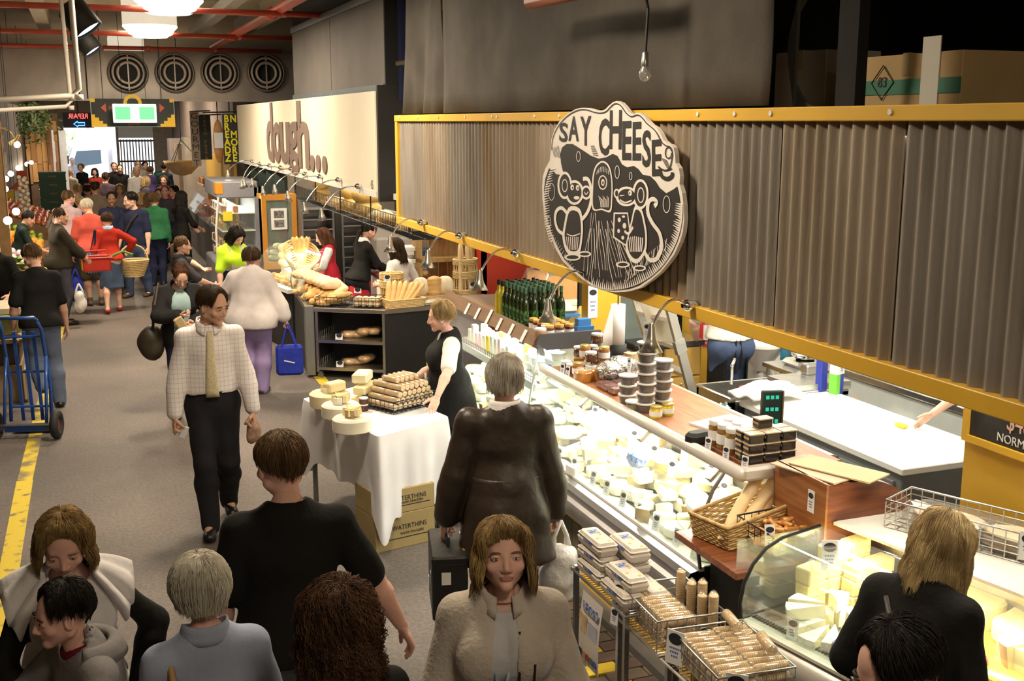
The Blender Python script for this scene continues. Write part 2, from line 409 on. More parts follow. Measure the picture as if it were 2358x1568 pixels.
# ---- hair: a shell and locks that follow the same flow from the crown
def hair_geo(style,lod,seed=1):
 """style: dict(front, side, back: how far the hair reaches (deg from the crown), fall_*: length below, vol, wave, fringe)"""
 r=random.Random(seed);st=dict(front=58,side=100,back=128,fall=0,fallside=None,vol=.05,flare=0,wave=0,part=0,tilt=14,jag=.0,n=420,wid=.02,open=50,curl=0,fw=0)
 st.update(style)
 til=math.radians(st['tilt'])
 def limit(th):
  a=abs(math.degrees(th))
  if a<st['open']:t=a/st['open'];v=st['front']+(st['side']-st['front'])*t**3*.9
  elif a<110:v=st['side']+(st['back']-st['side'])*max(0,(a-80)/30)*.35
  else:v=st['side']+(st['back']-st['side'])*(.35+.65*(a-110)/70)
  f=0
  if st['fall'] and a>st['open']*.9:
   fs=st['fallside'] if st['fallside'] is not None else st['fall']
   t=min(1,max(0,(a-70)/60));f=(fs*(1-t)+st['fall']*t)*min(1,(a-st['open']*.9)/12)
  return math.radians(v),f
 def pos(th,u,extra=0.0,tw=0):
  ph,f=limit(th);phw=min(ph,math.radians(97)) if f>0 else ph
  arc=phw*.42;tot=arc+f;d=u*tot;vol=st['vol']*(1 if f>0 else 1-.8*max(0,u-.45)**1.5*2.2)+extra
  p_=phw*min(1,d/arc) if d<arc else phw
  dirx,diry=math.sin(th),math.cos(th)
  rr=math.sin(p_);x=dirx*rr*(.36+vol);y=diry*rr*(.44+vol)-.05;z=math.cos(p_)*(.415+vol)+.10
  if p_<1.4:y-=.09*(1-p_/1.4)**1.5;z+=.008
  if d>arc:
   g=d-arc;fl=1+st['flare']*g;x*=fl;y=(y+.05)*fl-.05;z-=g*(.97 if st['flare']<.5 else.9)
   y-=st.get('bk',.10)*min(g,.6)*max(0,-math.cos(th))
   if st['fw']:y+=st['fw']*g*max(0,math.cos(th*.5))
  if st['wave']:
   w_=st['wave']*min(1,d*2.5)*math.sin(d*11+th*3+tw);x+=dirx*w_;y+=diry*w_
  return Vector((x,y,z))
 mb=MB();nu,nv={0:(56,18),1:(36,12),2:(20,8)}[lod]
 def shell(u,v):
  th=(u-.5)*2*PI
  return pos(th,v*(1-st['jag']*(.5+.5*math.sin(th*17+seed))*(v>.8)),-.012+.008*math.sin(th*23+v*4+seed)*(v>.15))
 if not st.get('noshell'):mb.grid(shell,nu,nv,wrap=True,flip=False)
 n=int(st['n']*{0:2.9,1:.6,2:.12}[lod]);seg={0:6,1:5,2:4}[lod];sd=3;wk={0:.34,1:.8,2:2}[lod]*(1 if not st['curl'] else 1.3)
 if st['curl']:n=int(n*.62)
 for i in range(n):
  th=r.uniform(-PI,PI);u0=r.uniform(0,.55);u1=min(r.uniform(.93,1.05),u0+r.uniform(.3,.75));ex=r.uniform(-.015,.035)*(1+st['vol']*6);tw=r.uniform(-1,1);dth=r.uniform(-.10,.10)
  pts=[];rad=[]
  if st['curl']:seg_=seg*3;u1=min(1.03,u0+r.uniform(.25,.5))
  else:seg_=seg
  for j in range(seg_+1):
   t=j/seg_;p=pos(th+dth*t,u0+(u1-u0)*t,ex*math.sin(PI*min(1,t*1.2))+st['jag']*.12*t,tw)
   if st['curl']:
    a=t*2*PI*(3.2 if lod==0 else 2)+tw*5;c_=st['curl']*(.4+.6*t);p+=Vector((math.cos(a)*c_,math.sin(a)*c_,math.sin(a+1)*c_*.4))
   pts.append(p);rad.append(st['wid']*wk*(.35+.65*math.sin(PI*min(.97,.18+t*.8))))
  mb.tube(pts,rad,sd)
 return mb
HAIR={'short':dict(front=38,side=97,back=138,vol=.045,jag=.10,n=650,wid=.016),'spiky':dict(front=40,side=96,back=138,vol=.06,jag=.22,n=700,wid=.015),'crop':dict(front=38,side=95,back=136,vol=.035,n=300,wid=.012),'thin':dict(front=20,side=92,back=136,vol=.012,n=300,wid=.010),'bob':dict(front=60,side=97,back=97,fall=.34,fallside=.24,vol=.085,flare=-.35,n=900,wid=.013,open=62,jag=.05),'bobshort':dict(front=52,side=97,back=97,fall=.20,fallside=.08,vol=.07,flare=-.5,n=700,wid=.014,open=58,jag=.06),'shag':dict(front=66,side=97,back=97,fall=.66,fallside=.62,vol=.075,flare=.25,wave=.03,n=900,wid=.015,open=46,jag=.10),'long':dict(front=55,side=97,back=97,fall=1.15,fallside=.95,vol=.06,flare=.03,wave=.025,n=900,wid=.014,open=52,jag=.08),'wavy':dict(front=54,side=97,back=97,fall=.62,fallside=.55,vol=.085,flare=.28,wave=.03,n=1000,wid=.014,open=48,jag=.08),'tied':dict(front=42,side=94,back=132,vol=.02,n=420,wid=.013),'curly':dict(front=52,side=97,back=97,fall=1.05,fallside=.85,vol=.17,flare=.16,wave=.03,n=650,wid=.012,open=50,curl=.05),'scraggy':dict(front=30,side=97,back=97,fall=.40,fallside=.26,vol=.035,flare=.02,wave=.02,n=520,wid=.013,open=62,jag=.10),}
def hair_mat(name,a,b):
 return mat('hair_'+name,a,.5,col2=b,scale=26,stretch=(1,1,.16),bump=.6,bscale=60,lo=.3,hi=.7,spec=.3)
SKINS={'fair':mat('skin_fair',(.72,.44,.325),.55,var=.06,scale=14,sss=.06,spec=.3),'tan':mat('skin_tan',(.57,.325,.225),.55,var=.06,scale=14,sss=.05,spec=.3),'pink':mat('skin_pink',(.72,.42,.33),.55,var=.07,scale=14,sss=.06,spec=.3),'dark':mat('skin_dark',(.23,.115,.07),.5,var=.06,scale=14,spec=.3)}
LIP=mat('lips',(.45,.20,.16),.5,var=.05);EYEW=mat('eye',(.62,.58,.54),.3,var=0);EYED=mat('brow_dark',(.05,.03,.02),.6,var=0)
BROWL=mat('brow_light',(.22,.14,.08),.6,var=0)
def ik(a,b,l1,l2,bend):
 a=np.asarray(a,float);b=np.asarray(b,float);d=b-a;L=np.linalg.norm(d);L=min(max(L,.05),(l1+l2)*.995);u=d/max(np.linalg.norm(d),1e-6);b=a+u*L
 x=(l1*l1-l2*l2+L*L)/(2*L);hgt=math.sqrt(max(0,l1*l1-x*x));bd=np.asarray(bend,float);bd=bd-u*(bd@u);bd=bd/max(np.linalg.norm(bd),1e-6)
 return a+u*x+bd*hgt,b
def person(label,loc,face,h=1.72,fem=False,lod=1,skin='fair',hair=None,hairm=None,build=1.0,belly=0.0,lean=0.0,twist=0.0,head=(0,0,0),hands=((.22,.05,.78),(-.22,.05,.78)),hpose=('relax','relax'),hroll=(0,0),elbow=((.35,-1,0),(-.35,-1,0)),feet=((.09,.0),(-.09,.0)),lift=(0,0),top=None,top2=None,bottom=None,shoes=None,group=None,hairseed=1,side_hunch=0,brows=None,toe=(0.12,-.12),skirt=None,name='person'):
 """local frame: +y is where the person faces, x to the person's right side, origin between the feet.
    hands in local metres; lean in radians; head = (yaw, pitch, roll) degrees"""
 R=empty(name,loc,math.radians(face),label,'person',group)
 S=h/1.72
 def mk(*p):return np.array(p,float)*S
 cl,sl=math.cos(lean),math.sin(lean)
 hipz=.905
 def T(p):
  p=np.array(p,float);z=p[2]-hipz;y=p[1]
  q=np.array((p[0],y*cl+z*sl,hipz-y*sl+z*cl));return q*S
 bw=build;bd=.68+.08*max(0,bw-1)
 shw=(.150 if fem else.172)*(.55+.45*bw)
 sh=[T((shw,-.01,1.372)),T((-shw,-.01,1.372))]
 hip=[mk(.085*(.5+.5*bw),0,.90),mk(-.085*(.5+.5*bw),0,.90)]
 fwd=np.array((0,cl,-sl))
 el,wr=[],[]
 for i in(0,1):
  e,w_=ik(sh[i],np.array(hands[i],float),.285*S,.262*S,elbow[i]);el.append(e);wr.append(w_)
 kn,an=[],[]
 for i in(0,1):
  f=feet[i];k_,a_=ik(hip[i],(f[0],f[1]-.04*S,.085*S+lift[i]),.425*S,.405*S,(0,1,0));kn.append(k_);an.append(a_)
 res={0:.0125,1:.018,2:.028}[lod]
 up=el+wr+sh+kn+an;lo=np.min(up,0)-.22*bw-.04;hi=np.max(up,0)+.22*bw+.04;lo[2]=min(lo[2],-.02);hi[2]=max(T((0,0,1.52))[2]+.05,hi[2])
 def torso(s,o,bust=True,low=.84):
  fw=(0,1,0)
  s.cone(T((0,.0,low)),T((0,.0,.97)),(.150*bw+o)*S,(.148*bw+o)*S,.05,fw,bd*1.06)
  s.cone(T((0,.005,.97)),T((0,.01,1.10)),(.146*bw+o)*S,((.114 if fem else.130)*bw+o)*S,.06,fw,bd)
  s.cone(T((0,.01,1.10)),T((0,.0,1.27)),((.114 if fem else.130)*bw+o)*S,((.134 if fem else.152)*bw+o)*S,.06,fw,bd*1.02)
  s.cone(T((0,.0,1.27)),T((0,-.015,1.385)),((.132 if fem else.148)*bw+o)*S,(.095*bw+o)*S,.05,fw,bd)
  for i in(0,1):
   s.cone(T((0,-.02,1.415)),sh[i],(.044+o)*S,(.046+o)*S,.05);s.cone(T((0,0,1.30)),sh[i],(.078*bw+o)*S,(.048+o)*S,.04,fw,.85)
   if fem and bust:s.ell(T(((.075,-.075)[i]*bw,.098*bw,1.255)),np.array((.07,.045,.07))*S*(.7+.3*bw)+o*.6,.09)
  s.cone(T((0,-.025,1.40)),T((0,-.005,1.48)),(.068 if not fem else.058)*S+o*.6*S,(.056 if not fem else.048)*S+o*.3*S,.05)
  if belly:s.ell(T((0,.07*bw,1.06)),np.array((.15*bw,.09+belly,.16))*S,.08)
  s.cone(T((.07*bw,-.055,.90)),T((-.07*bw,-.055,.90)),(.105*bw+o)*S,(.105*bw+o)*S,.06)
 def arm(s,i,o,t=1.0,flare=0):
  a,b,c=sh[i],el[i],wr[i];ab=.5*bw+.5
  ra,rb,rc,rd=.050*ab,.041*ab,.043*ab,.027*(.5+.5*ab)
  if fem:ra,rb,rc,rd=ra*.9,rb*.9,rc*.9,rd*.92
  if t<=.5:
   q=t/.5;s.cone(a,a+(b-a)*q,(ra+o)*S,(ra+(rb-ra)*q+o+flare)*S,.03)
  else:
   q=(t-.5)/.5;s.cone(a,b,(ra+o)*S,(rb+o+flare*.4)*S,.03);m=b+(c-b)*.3
   s.cone(b,b+(c-b)*min(q,.3),(rb+o+flare*.4)*S,(rc+o+flare*.6)*S,.02)
   if q>.3:s.cone(m,b+(c-b)*q,(rc+o+flare*.6)*S,(rc+(rd-rc)*(q-.3)/.7+o+flare)*S,.02)
 def leg(s,i,o,t=1.0,flare=0):
  a,b,c=hip[i],kn[i],an[i];lb=.6*bw+.4
  s.cone(a+np.array((0,-.01,0)),b,(.088*lb+o)*S,(.055*lb+o+flare*.5)*S,.05)
  if t>.5:
   q=(t-.5)/.5;m=b+(c-b)*.35-np.array((0,.015*S,0));s.cone(b,b+(m-b)*min(1,q/.35),(.053*lb+o+flare*.5)*S,(.056*lb+o+flare*.7)*S,.03)
   if q>.35:s.cone(m,b+(c-b)*q,(.056*lb+o+flare*.7)*S,((.056*lb+(.036-.056*lb)*(q-.35)/.65)+o+flare)*S,.03)
# ---------------- body (skin), one surface
 s=SDF(lo,hi,res);torso(s,-.012,bust=True)
 for i in(0,1):
  arm(s,i,0);leg(s,i,-.004)
  f=an[i];s.cone(f+np.array((0,-.03*S,-.035*S)),f+np.array((toe[i]*.12,.15*S,-.05*S)),.038*S,.032*S,.03,(0,0,1),.8)
 bV,bF=s.surf();bV=relax(bV,bF,1,.4);mi=[np.zeros(len(bF),int)];Vs=[bV];Fs=[bF];nb=len(bV)
 hV,hF,hm=head_geo(fem,lod);hh=.240*S*(1.0 if not fem else.97)
 hy,hp,hr=[math.radians(q) for q in head]
 Mh=Euler((-hp,hr,hy),'XYZ').to_matrix()
 Mh=np.array(Matrix.Rotation(hy,3,'Z')@Matrix.Rotation(-hp,3,'X')@Matrix.Rotation(hr,3,'Y'))
 nb_=T((0,.0,1.492));piv=np.array((0,-.12,-.38))
 hc=nb_+np.array((0,.015*S,.02*S))
 def hx(v):return(np.asarray(v)-piv)@Mh.T*hh+hc
 Vs.append(hx(hV));Fs.append(hF+nb);mi.append(hm);nb+=len(hV)
 for i in(0,1):
  V,F=hand_geo(hpose[i],lod);sx=-1 if i==0 else 1
  V=V*np.array((sx,1,1));F2=F if sx==1 else F[:,::-1]
  dz=wr[i]-el[i];dz=dz/np.linalg.norm(dz)
  inw=np.array((-1.0 if i==0 else 1.0,0,0));ref=np.array((0,1.0,0)) if abs(dz[1])<.8 else np.array((0,0,1.0))
  yv=ref-dz*(ref@dz);yv/=np.linalg.norm(yv);xv=np.cross(yv,-dz)
  a=math.radians(hroll[i]);y2=yv*math.cos(a)+xv*math.sin(a);x2=np.cross(y2,-dz)
  M_=np.stack([x2,y2,-dz],1)
  Vs.append((V*S*(.93 if fem else 1))@M_.T+wr[i]+dz*.005);Fs.append(F2+nb);mi.append(np.zeros(len(F2),int));nb+=len(V)
 sk=SKINS[skin]
 bo=obj('body',mesh_np('body',np.concatenate(Vs),np.concatenate(Fs),[sk,LIP,EYEW,brows or EYED,EYED],np.concatenate(mi)),R)
 def garment(nm,fill,m,no=.004,fr=22,rx=1,r=None,sd=0,pat=None,an=(1,1,.6)):
  g=SDF(lo-.03,hi+.03,r or res);fill(g)
  if no:g.noise(no*S,fr,sd+int(h*1000),an)
  V,F=g.surf()
  if not len(V):return None
  V=relax(V,F,rx,.4);return obj(nm,mesh_np(nm,V,F,m),R)
# ---------------- trousers / skirt / shoes
 if bottom:
  bt=dict(m=None,t=1.04,o=.014,flare=.012,rise=1.0,name='trousers');bt.update(bottom)
  def fill(g):
   g.cone(T((0,0,.85)),T((0,0,.93)),(.152*bw+bt['o']*.7)*S,(.148*bw+bt['o']*.7)*S,.05,(0,1,0),bd*1.06)
   g.cone(T((0,0,.93)),T((0,0,bt['rise']+.05)),(.148*bw+bt['o']*.7)*S,(.142*bw+bt['o']*.7)*S,.05,(0,1,0),bd*1.06)
   g.cone(T((.07*bw,-.055,.90)),T((-.07*bw,-.055,.90)),(.107*bw+bt['o']*.6)*S,(.107*bw+bt['o']*.6)*S,.06)
   for i in(0,1):leg(g,i,bt['o'],bt['t'],bt['flare'])
   g.cut(T((0,0,bt['rise']+.04)),(0,sl,cl))
  garment(bt['name'],fill,bt['m'],.006,24,sd=3)
 if skirt:
  z1=skirt['z']*S;fl=skirt.get('fl',.2)
  cxy=np.array((np.mean([f[0] for f in feet]),np.mean([f[1] for f in feet])))*.6
  def fill(g):
   g.cone(T((0,0,1.03)),T((0,0,.90)),.135*bw*S,.178*bw*S,.04,(0,1,0),.76)
   g.cone(T((0,0,.90)),(cxy[0],cxy[1],z1),.180*bw*S,fl*S,.04,(0,1,0),.76);g.cut((0,0,z1),(0,0,-1));g.cut(T((0,0,1.04)),(0,0,1))
  garment('skirt',fill,skirt['m'],.006,22,sd=5)
 if shoes:
  for i in(0,1):
   f=an[i];tx=toe[i]*.5
   g=SDF(f-.28*S,f+.28*S,min(res,.014))
   d=np.array((tx,1.0,0));d/=np.linalg.norm(d)
   g.cone(f+np.array((0,0,.03*S)),f+np.array((0,-.02*S,-.045*S)),.046*S,.045*S,.02)
   g.cone(f-d*.045*S+np.array((0,0,-.048*S)),f+d*.165*S+np.array((0,0,-.058*S)),.044*S,.046*S,.03,(0,0,1),.75)
   g.cut(f+np.array((0,0,-.083*S)),(0,0,-1));g.cut(f+np.array((0,0,shoes.get('hi',.06)*S)),(0,0,1))
   V,F=g.surf()
   if len(V):obj('shoe',mesh_np('shoe',relax(V,F,1),F,shoes['m']),R)
# ---------------- tops
 def do_top(tp,nm):
  q=dict(m=None,sleeve=.42,o=.011,hem=.93,flare=.012,neck=1.475,vneck=0,open=0,puff=0,collar=0,low=None,no=.006,fr=20,arms=(1,1));q.update(tp)
  def fill(g):
   torso(g,q['o'],low=min(.86,q['hem']))
   if not q.get('tuck') and q['hem']<1.03:g.cone(T((0,-.008,q['hem'] if q['hem']>.8 else.86)),T((0,-.005,1.04)),(.158*bw+q['o']+.012)*S,(.140*bw+q['o']+.004)*S,.04,(0,1,0),bd*1.12)
   if q['hem']<.98 and q['hem']>=.8:g.cone(T((.07*bw,-.058,.90)),T((-.07*bw,-.058,.90)),(.110*bw+q['o']+.012)*S,(.110*bw+q['o']+.012)*S,.06)
   if q['hem']<.80:
    g.cone(T((0,-.022,1.02)),(0,-.03,q['hem']*S),(.150*bw+q['o'])*S,(.205*bw+q['o']+q['puff'])*S,.06,(0,1,0),bd*1.32)
   if q['puff']:g.cone(T((0,0,q['hem']+.03)),T((0,.01,1.08)),(.150*bw+q['o']+q['puff'])*S,(.138*bw+q['o']+q['puff']*.6)*S,.05,(0,1,0),bd*1.05)
   if q['sleeve']>0:
    for i in(0,1):
     if q['arms'][i]:arm(g,i,q['o'],q['sleeve'],q['flare'])
   g.ell(T((0,.01,q['neck']+.035)),np.array((.082,.085,.062))*S,.01,sub=True)
   if q['vneck']:g.cone(T((0,.09,1.45)),T((0,.16,1.45-q['vneck'])),.05*S,.012*S,.01,sub=True)
   if q['open']:g.cone(T((0,.15,1.42)),T((0,.16,q['hem']-.1)),q['open']*S,q['open']*1.25*S,.01,sub=True)
   hz=q['hem']
   if hz>=.80:g.cut(T((0,0,hz)),(0,-sl,-cl))
   else:g.cut((0,0,hz*S),(0,0,-1))
   for i in(0,1):
    if q['sleeve']==0:
     d=(1 if i==0 else-1)*np.array((.02,0,0));g.cone(sh[i]+d,sh[i]*.55+el[i]*.45+d,.070*S,.075*S,.005,sub=True)
  def fill2(g):
   s_=q['sleeve'];q['sleeve']=0 if s_==0 else-1
   ss=q['sleeve'];q['sleeve']=-1 if s_>0 else 0
   fill(g);q['sleeve']=s_
   for i in(0,1):
    if s_>0 and q['arms'][i]:arm(g,i,q['o'],s_,q['flare'])
  o_=garment(nm,fill2,q['m'],q['no'],q['fr'],sd=int(q['hem']*100))
  if q['collar']:
   c_=T((0,.0,1.452));mb=MB()
   def ring(u,v):
    a=PI/2+.35+u*(2*PI-.7);rr=(.074+.018*v)*S;wv=math.cos(a-PI/2)
    p=np.array((math.cos(a)*rr,math.sin(a)*rr*1.0-.01*S+.02*S*v*max(0,wv),(.055*(1-v)-.010*v-.045*max(0,wv))*S))
    y,z=p[1],p[2];return c_+np.array((p[0],y*cl+z*sl,-y*sl+z*cl))
   mb.grid(ring,22,4);m_=mb.build('collar',q.get('cm') or q['m'],R,True);m_.modifiers.new('thick','SOLIDIFY').thickness=.006
  return o_
 if top2:do_top(top2,top2.get('name','shirt'))
 if top:do_top(top,top.get('name','shirt'))
# ---------------- hair
 if hair:
  if isinstance(hair,str):hair=HAIR[hair]
  mb=hair_geo(hair,lod,hairseed)
  V=hx(np.array(mb.v));mb.v=[tuple(v) for v in V]
  mb.build('hair',hairm,R,True)
 R['_hc']=list(map(float,hx((0,0,0))));info=dict(R=R,hx=hx,T=T,wr=wr,el=el,sh=sh,S=S,an=an,kn=kn,M=Mh,hh=hh)
 del R['_hc']
 return info
def world_of(info,p):
 R=info['R'];return Matrix.Translation(R.location)@Euler(R.rotation_euler).to_matrix().to_4x4()@Vector(p)
def local_of(loc,face,p):
 a=math.radians(face);d=Vector(p)-Vector(loc);c,s=math.cos(a),math.sin(a)
 return(c*d.x+s*d.y,-s*d.x+c*d.y,d.z)
# ------------------------------------------------------------------ common materials
YEL=mat('yellow_paint',(.72,.42,.035),.45,var=.06,scale=3);BLK=mat('black_panel',(.012,.011,.010),.6,var=.2,scale=3)
STEEL=mat('steel',(.55,.54,.52),.32,1,var=.08,scale=10,stretch=(1,1,8));CHROME=mat('chrome',(.75,.74,.72),.12,1,var=0)
WHITE=mat('white_paint',(.78,.76,.71),.5,var=.03);CREAM=mat('cream_panel',(.82,.74,.58),.5,var=.02,scale=2)
GREY=mat('grey_metal',(.22,.22,.22),.4,.6,var=.06);DGREY=mat('dark_grey_plastic',(.075,.075,.08),.45,var=.06)
PAPER=mat('paper',(.80,.80,.80),.8,var=.02);INK=mat('ink',(.02,.02,.025),.7,var=0);BLUEINK=mat('blue_ink',(.03,.05,.35),.7,var=0)
WOOD=mat('counter_wood',(.24,.085,.028),.35,col2=(.36,.15,.055),scale=7,stretch=(5,.6,5),bump=.05,bscale=30,coat=.2)
DWOOD=mat('mahogany',(.13,.035,.012),.35,col2=(.24,.075,.026),scale=6,stretch=(.6,5,6),coat=.3)
GLASS=glassy('case_glass');CLEAR=glassy('clear_wrap',(1,1,1),.10,.12,.05);PLAST=glassy('clear_plastic',(.97,.97,.95),.08,.15,.12)
WIRE=mat('wire_chrome',(.55,.52,.48),.3,.9,var=0);BWIRE=mat('wire_black',(.03,.03,.032),.4,.5,var=0)
CARD=mat('cardboard',(.40,.27,.12),.8,var=.07,scale=5);RUBBER=mat('rubber',(.015,.015,.016),.7,var=.1)
BULB=mat('lamp_glow',(1,.9,.75),.5,var=0,emit=(1,.86,.62),estr=9);TUBEG=mat('fluorescent_glow',(1,1,1),.5,var=0,emit=(1,.96,.88),estr=7)
# ------------------------------------------------------------------ floor
mb=MB();mb.span((-7,-5,-.12),(9,41.3,0))
asph=mat('asphalt',(.105,.092,.083),.62,col2=(.205,.170,.155),scale=.55,bump=.22,bscale=140,lo=.38,hi=.72,detail=8,spec=.35)
struct(mb.build('floor',asph))
nt_=asph.node_tree;fn_=nt_.nodes.new('ShaderNodeTexNoise');fn_.inputs['Scale'].default_value=38;fn_.inputs['Detail'].default_value=8
tc_=nt_.nodes.new('ShaderNodeTexCoord');nt_.links.new(tc_.outputs['Object'],fn_.inputs['Vector']);rp_=nt_.nodes.new('ShaderNodeValToRGB');nt_.links.new(fn_.outputs[0],rp_.inputs[0])
rp_.color_ramp.elements[0].position=.36;rp_.color_ramp.elements[1].position=.66;rp_.color_ramp.elements[0].color=(.76,.74,.72,1);rp_.color_ramp.elements[1].color=(1.14,1.12,1.10,1)
mx_=nt_.nodes.new('ShaderNodeMix');mx_.data_type='RGBA';mx_.blend_type='MULTIPLY';mx_.inputs[0].default_value=1
b_=nt_.nodes['Principled BSDF'];nt_.links.new(b_.inputs['Base Color'].links[0].from_socket,mx_.inputs[6]);nt_.links.new(rp_.outputs[0],mx_.inputs[7]);nt_.links.new(mx_.outputs[2],b_.inputs['Base Color'])
paint=mat('worn_yellow_line',(.62,.46,.02),.6,col2=(.19,.15,.07),scale=9,lo=.56,hi=.66,bump=.15,bscale=120,detail=6)
paint2=mat('faded_yellow_line',(.62,.46,.02),.6,col2=(.2,.16,.08),scale=6,lo=.42,hi=.6,bump=.15,bscale=120,detail=6)
def strip(name,a,b,wd,m):
 a=Vector(a);b=Vector(b);d=(b-a);n=Vector((-d.y,d.x,0)).normalized()*wd/2
 mb=MB();mb.prism([(a-n).xy,(b-n).xy,(b+n).xy,(a+n).xy],.003);return struct(mb.build(name,m))
strip('trim_1',(-.70,2.5,0),(-.67,9.9,0),.13,paint)
strip('trim_2',(-.67,9.9,0),(-.45,21,0),.12,paint2)
strip('trim_3',(2.40,10.6,0),(2.52,17.5,0),.13,paint)
pv=struct(empty('floor_pavers',(2.36,3.7,0)))
pm=[mat('paver_%d'%i,c,.75,var=.15,scale=12,bump=.25,bscale=60) for i,c in enumerate([(.115,.085,.06),(.15,.105,.065),(.10,.06,.045)])]
ypv=mat('paver_yellow',(.60,.42,.02),.65,col2=(.35,.25,.03),scale=10,lo=.5,hi=.8,bump=.2,bscale=60)
mbk=MB();mbk.box((0,0,.006),(.222,.108,.024),bev=.004);pmesh=[mbk.mesh('brick',m) for m in pm+[ypv]]
rr=random.Random(3)
for j in range(21):
 for i in range(4):
  x=.115+i*.23+(.115 if j%2 else 0);y=.06+j*.115
  if x>.86:continue
  k=3 if i==0 and j%2==0 and j>8 else rr.randrange(3)
  obj('brick',pmesh[k],pv,(x,y,0))
# ------------------------------------------------------------------ hall shell
ceilm=mat('ceiling_board',(.56,.50,.36),.8,var=.08,scale=.8);beamm=mat('ceiling_beam',(.66,.61,.48),.7,var=.05)
dark=mat('dark_wall',(.035,.032,.03),.85,var=.15,scale=2);gw=mat('grey_wall',(.16,.14,.135),.8,var=.08,scale=2)
mb=MB();mb.span((-7,-5,5.05),(9,41.3,5.2));ce=struct(mb.build('ceiling',ceilm))
for x in(-2.6,-.55,3.15):
 mb=MB();mb.span((x-.11,-5,4.72),(x+.11,24,5.05));mb.build('ceiling_beam',beamm,ce)
for y in(2,7,12,16.5,20.5):
 mb=MB();mb.span((-7,y-.06,4.86),(9,y+.06,5.05));mb.build('ceiling_joist',beamm,ce)
mb=MB();mb.span((1.95,-5,4.55),(2.12,22,4.62));mb.span((1.95,-5,4.62),(1.97,22,4.70));mb.span((2.10,-5,4.62),(2.12,22,4.70));tag(mb.build('cable_tray',mat('galv',(.42,.41,.39),.4,.8,var=.1)),'grey metal cable tray running along under the ceiling','cable tray')
mb=MB();mb.span((-7,-5.2,0),(9,-5,5.2));struct(mb.build('wall_back',gw))
mb=MB();mb.span((-7.2,-5,0),(-7,41.3,5.2));struct(mb.build('wall_left',dark))
mb=MB();mb.span((9,-5,0),(9.2,41.3,5.2));struct(mb.build('wall_right',dark))
bulk=mat('galvanised_bulkhead',(.34,.30,.265),.45,.5,var=.18,scale=1.6,bump=.05,bscale=5)
mb=MB();mb.span((-7,22.0,3.40),(3.9,23.6,4.27));bk=struct(mb.build('wall_bulkhead',bulk))
for x in(-.02,.12):
 mb=MB();mb.span((x-.012,21.985,3.40),(x+.012,22.0,4.27));mb.build('seam',dark,bk)
mb=MB();mb.span((-7,21.97,3.37),(3.9,22.0,3.41));mb.build('edge_flange',bulk,bk)
vent_m=mat('vent_white',(.50,.43,.38),.4,.2,var=.06);vent_d=mat('vent_dark',(.02,.019,.018),.7,var=0)
for i,px in enumerate((295,402,507,612)):
 c=P(px,168,y=21.93)
 r=empty('round_air_nozzle',c,0,'%s round white-ringed air nozzle on the grey metal bulkhead'%['leftmost','second from left','third from left','rightmost'][i],'air vent','nozzles on the bulkhead')
 fr=Euler((PI/2,0,0)).to_matrix()
 mb=MB();mb.lathe([(.36,-.06),(.36,.02),(.335,.10),(.325,.10),(.325,-.05)],28,rot=fr,cap=False);mb.build('outer_ring',bulk,r,True)
 mb=MB();mb.lathe([(.325,-.045),(.001,-.045)],28,rot=fr,cap=False);mb.build('duct_throat',vent_d,r)
 mb=MB();mb.lathe([(.285,.0),(.295,.06),(.285,.09),(.255,.10),(.25,.02)],28,rot=fr,cap=False);mb.build('middle_ring',vent_m,r,True)
 mb=MB();mb.lathe([(.195,.0),(.21,.07),(.2,.11),(.165,.11),(.16,.02)],28,rot=fr,cap=False);mb.build('inner_ring',vent_m,r,True)
 mb=MB();mb.box((0,-.07,0),(.022,.03,.62));mb.build('centre_bar',vent_m,r)
redp=mat('red_pipe',(.42,.06,.03),.4,var=.08)
def pipe(name,label,pts,r,m,cat='pipe',n=10,group=None,collars=()):
 root=empty(name,(0,0,0),0,label,cat,group)
 mb=MB();mb.tube(pts,r,n);mb.build('pipe_run',m,root,True)
 for c,d in collars:
  mb=MB();mb.cyl(c,r*1.35,r*2,12,frame(d));mb.build('coupling',m,root,True)
 return root
for i,(y,z,nm) in enumerate(((14.2,4.3,'nearest'),(18.25,4.3,'middle'),(21.7,4.3,'farthest'))):
 pipe('sprinkler_pipe','%s red sprinkler pipe crossing the hall under the ceiling'%nm,[(-7,y,z),(3.6,y,z)],.036,redp,group='red sprinkler cross pipes',collars=[((1.2,y,z),(1,0,0)),((2.4,y,z),(1,0,0))])
a,b=P(478,118,z=4.34),P(690,-20,z=4.34)
pipe('sprinkler_main','thick red sprinkler main running lengthwise up to the bulkhead',[(a.x,21.9,4.36),(a.x,-4,4.36)],.062,redp,collars=[((a.x,14.9,4.36),(0,1,0)),((a.x,18.9,4.36),(0,1,0))])
pvc=mat('white_pvc',(.66,.60,.52),.4,var=.03)
y0=9.5
c1=P(183,224,y=y0);t1=Vector((c1.x-.02,y0,5.05));e1=P(-260,243,y=y0-1.2)
pipe('drain_pipe','white plastic pipe, lower elbow beside the exit sign, larger of two',[t1,c1+Vector((0,0,.06)),c1+Vector((-.05,0,.01)),e1],.022,pvc,collars=[(c1,(0,0,1)),(c1+Vector((-.06,0,0)),(1,0,0))])
c2=P(164,248,y=y0+2.2);t2=Vector((c2.x-.02,y0+2.2,4.2));e2=P(-260,268,y=y0+1)
pipe('drain_pipe','thinner white plastic pipe bending below the larger white pipe',[t2,c2+Vector((0,0,.06)),c2+Vector((-.05,0,.01)),e2],.020,pvc,collars=[(c2,(0,0,1))])
pipe('vent_pipe','short rust-red pipe end against the black netting',[P(1222,4,x=2.45),P(1420,-40,x=2.45)],.045,mat('rust_red',(.25,.055,.025),.5,var=.1))
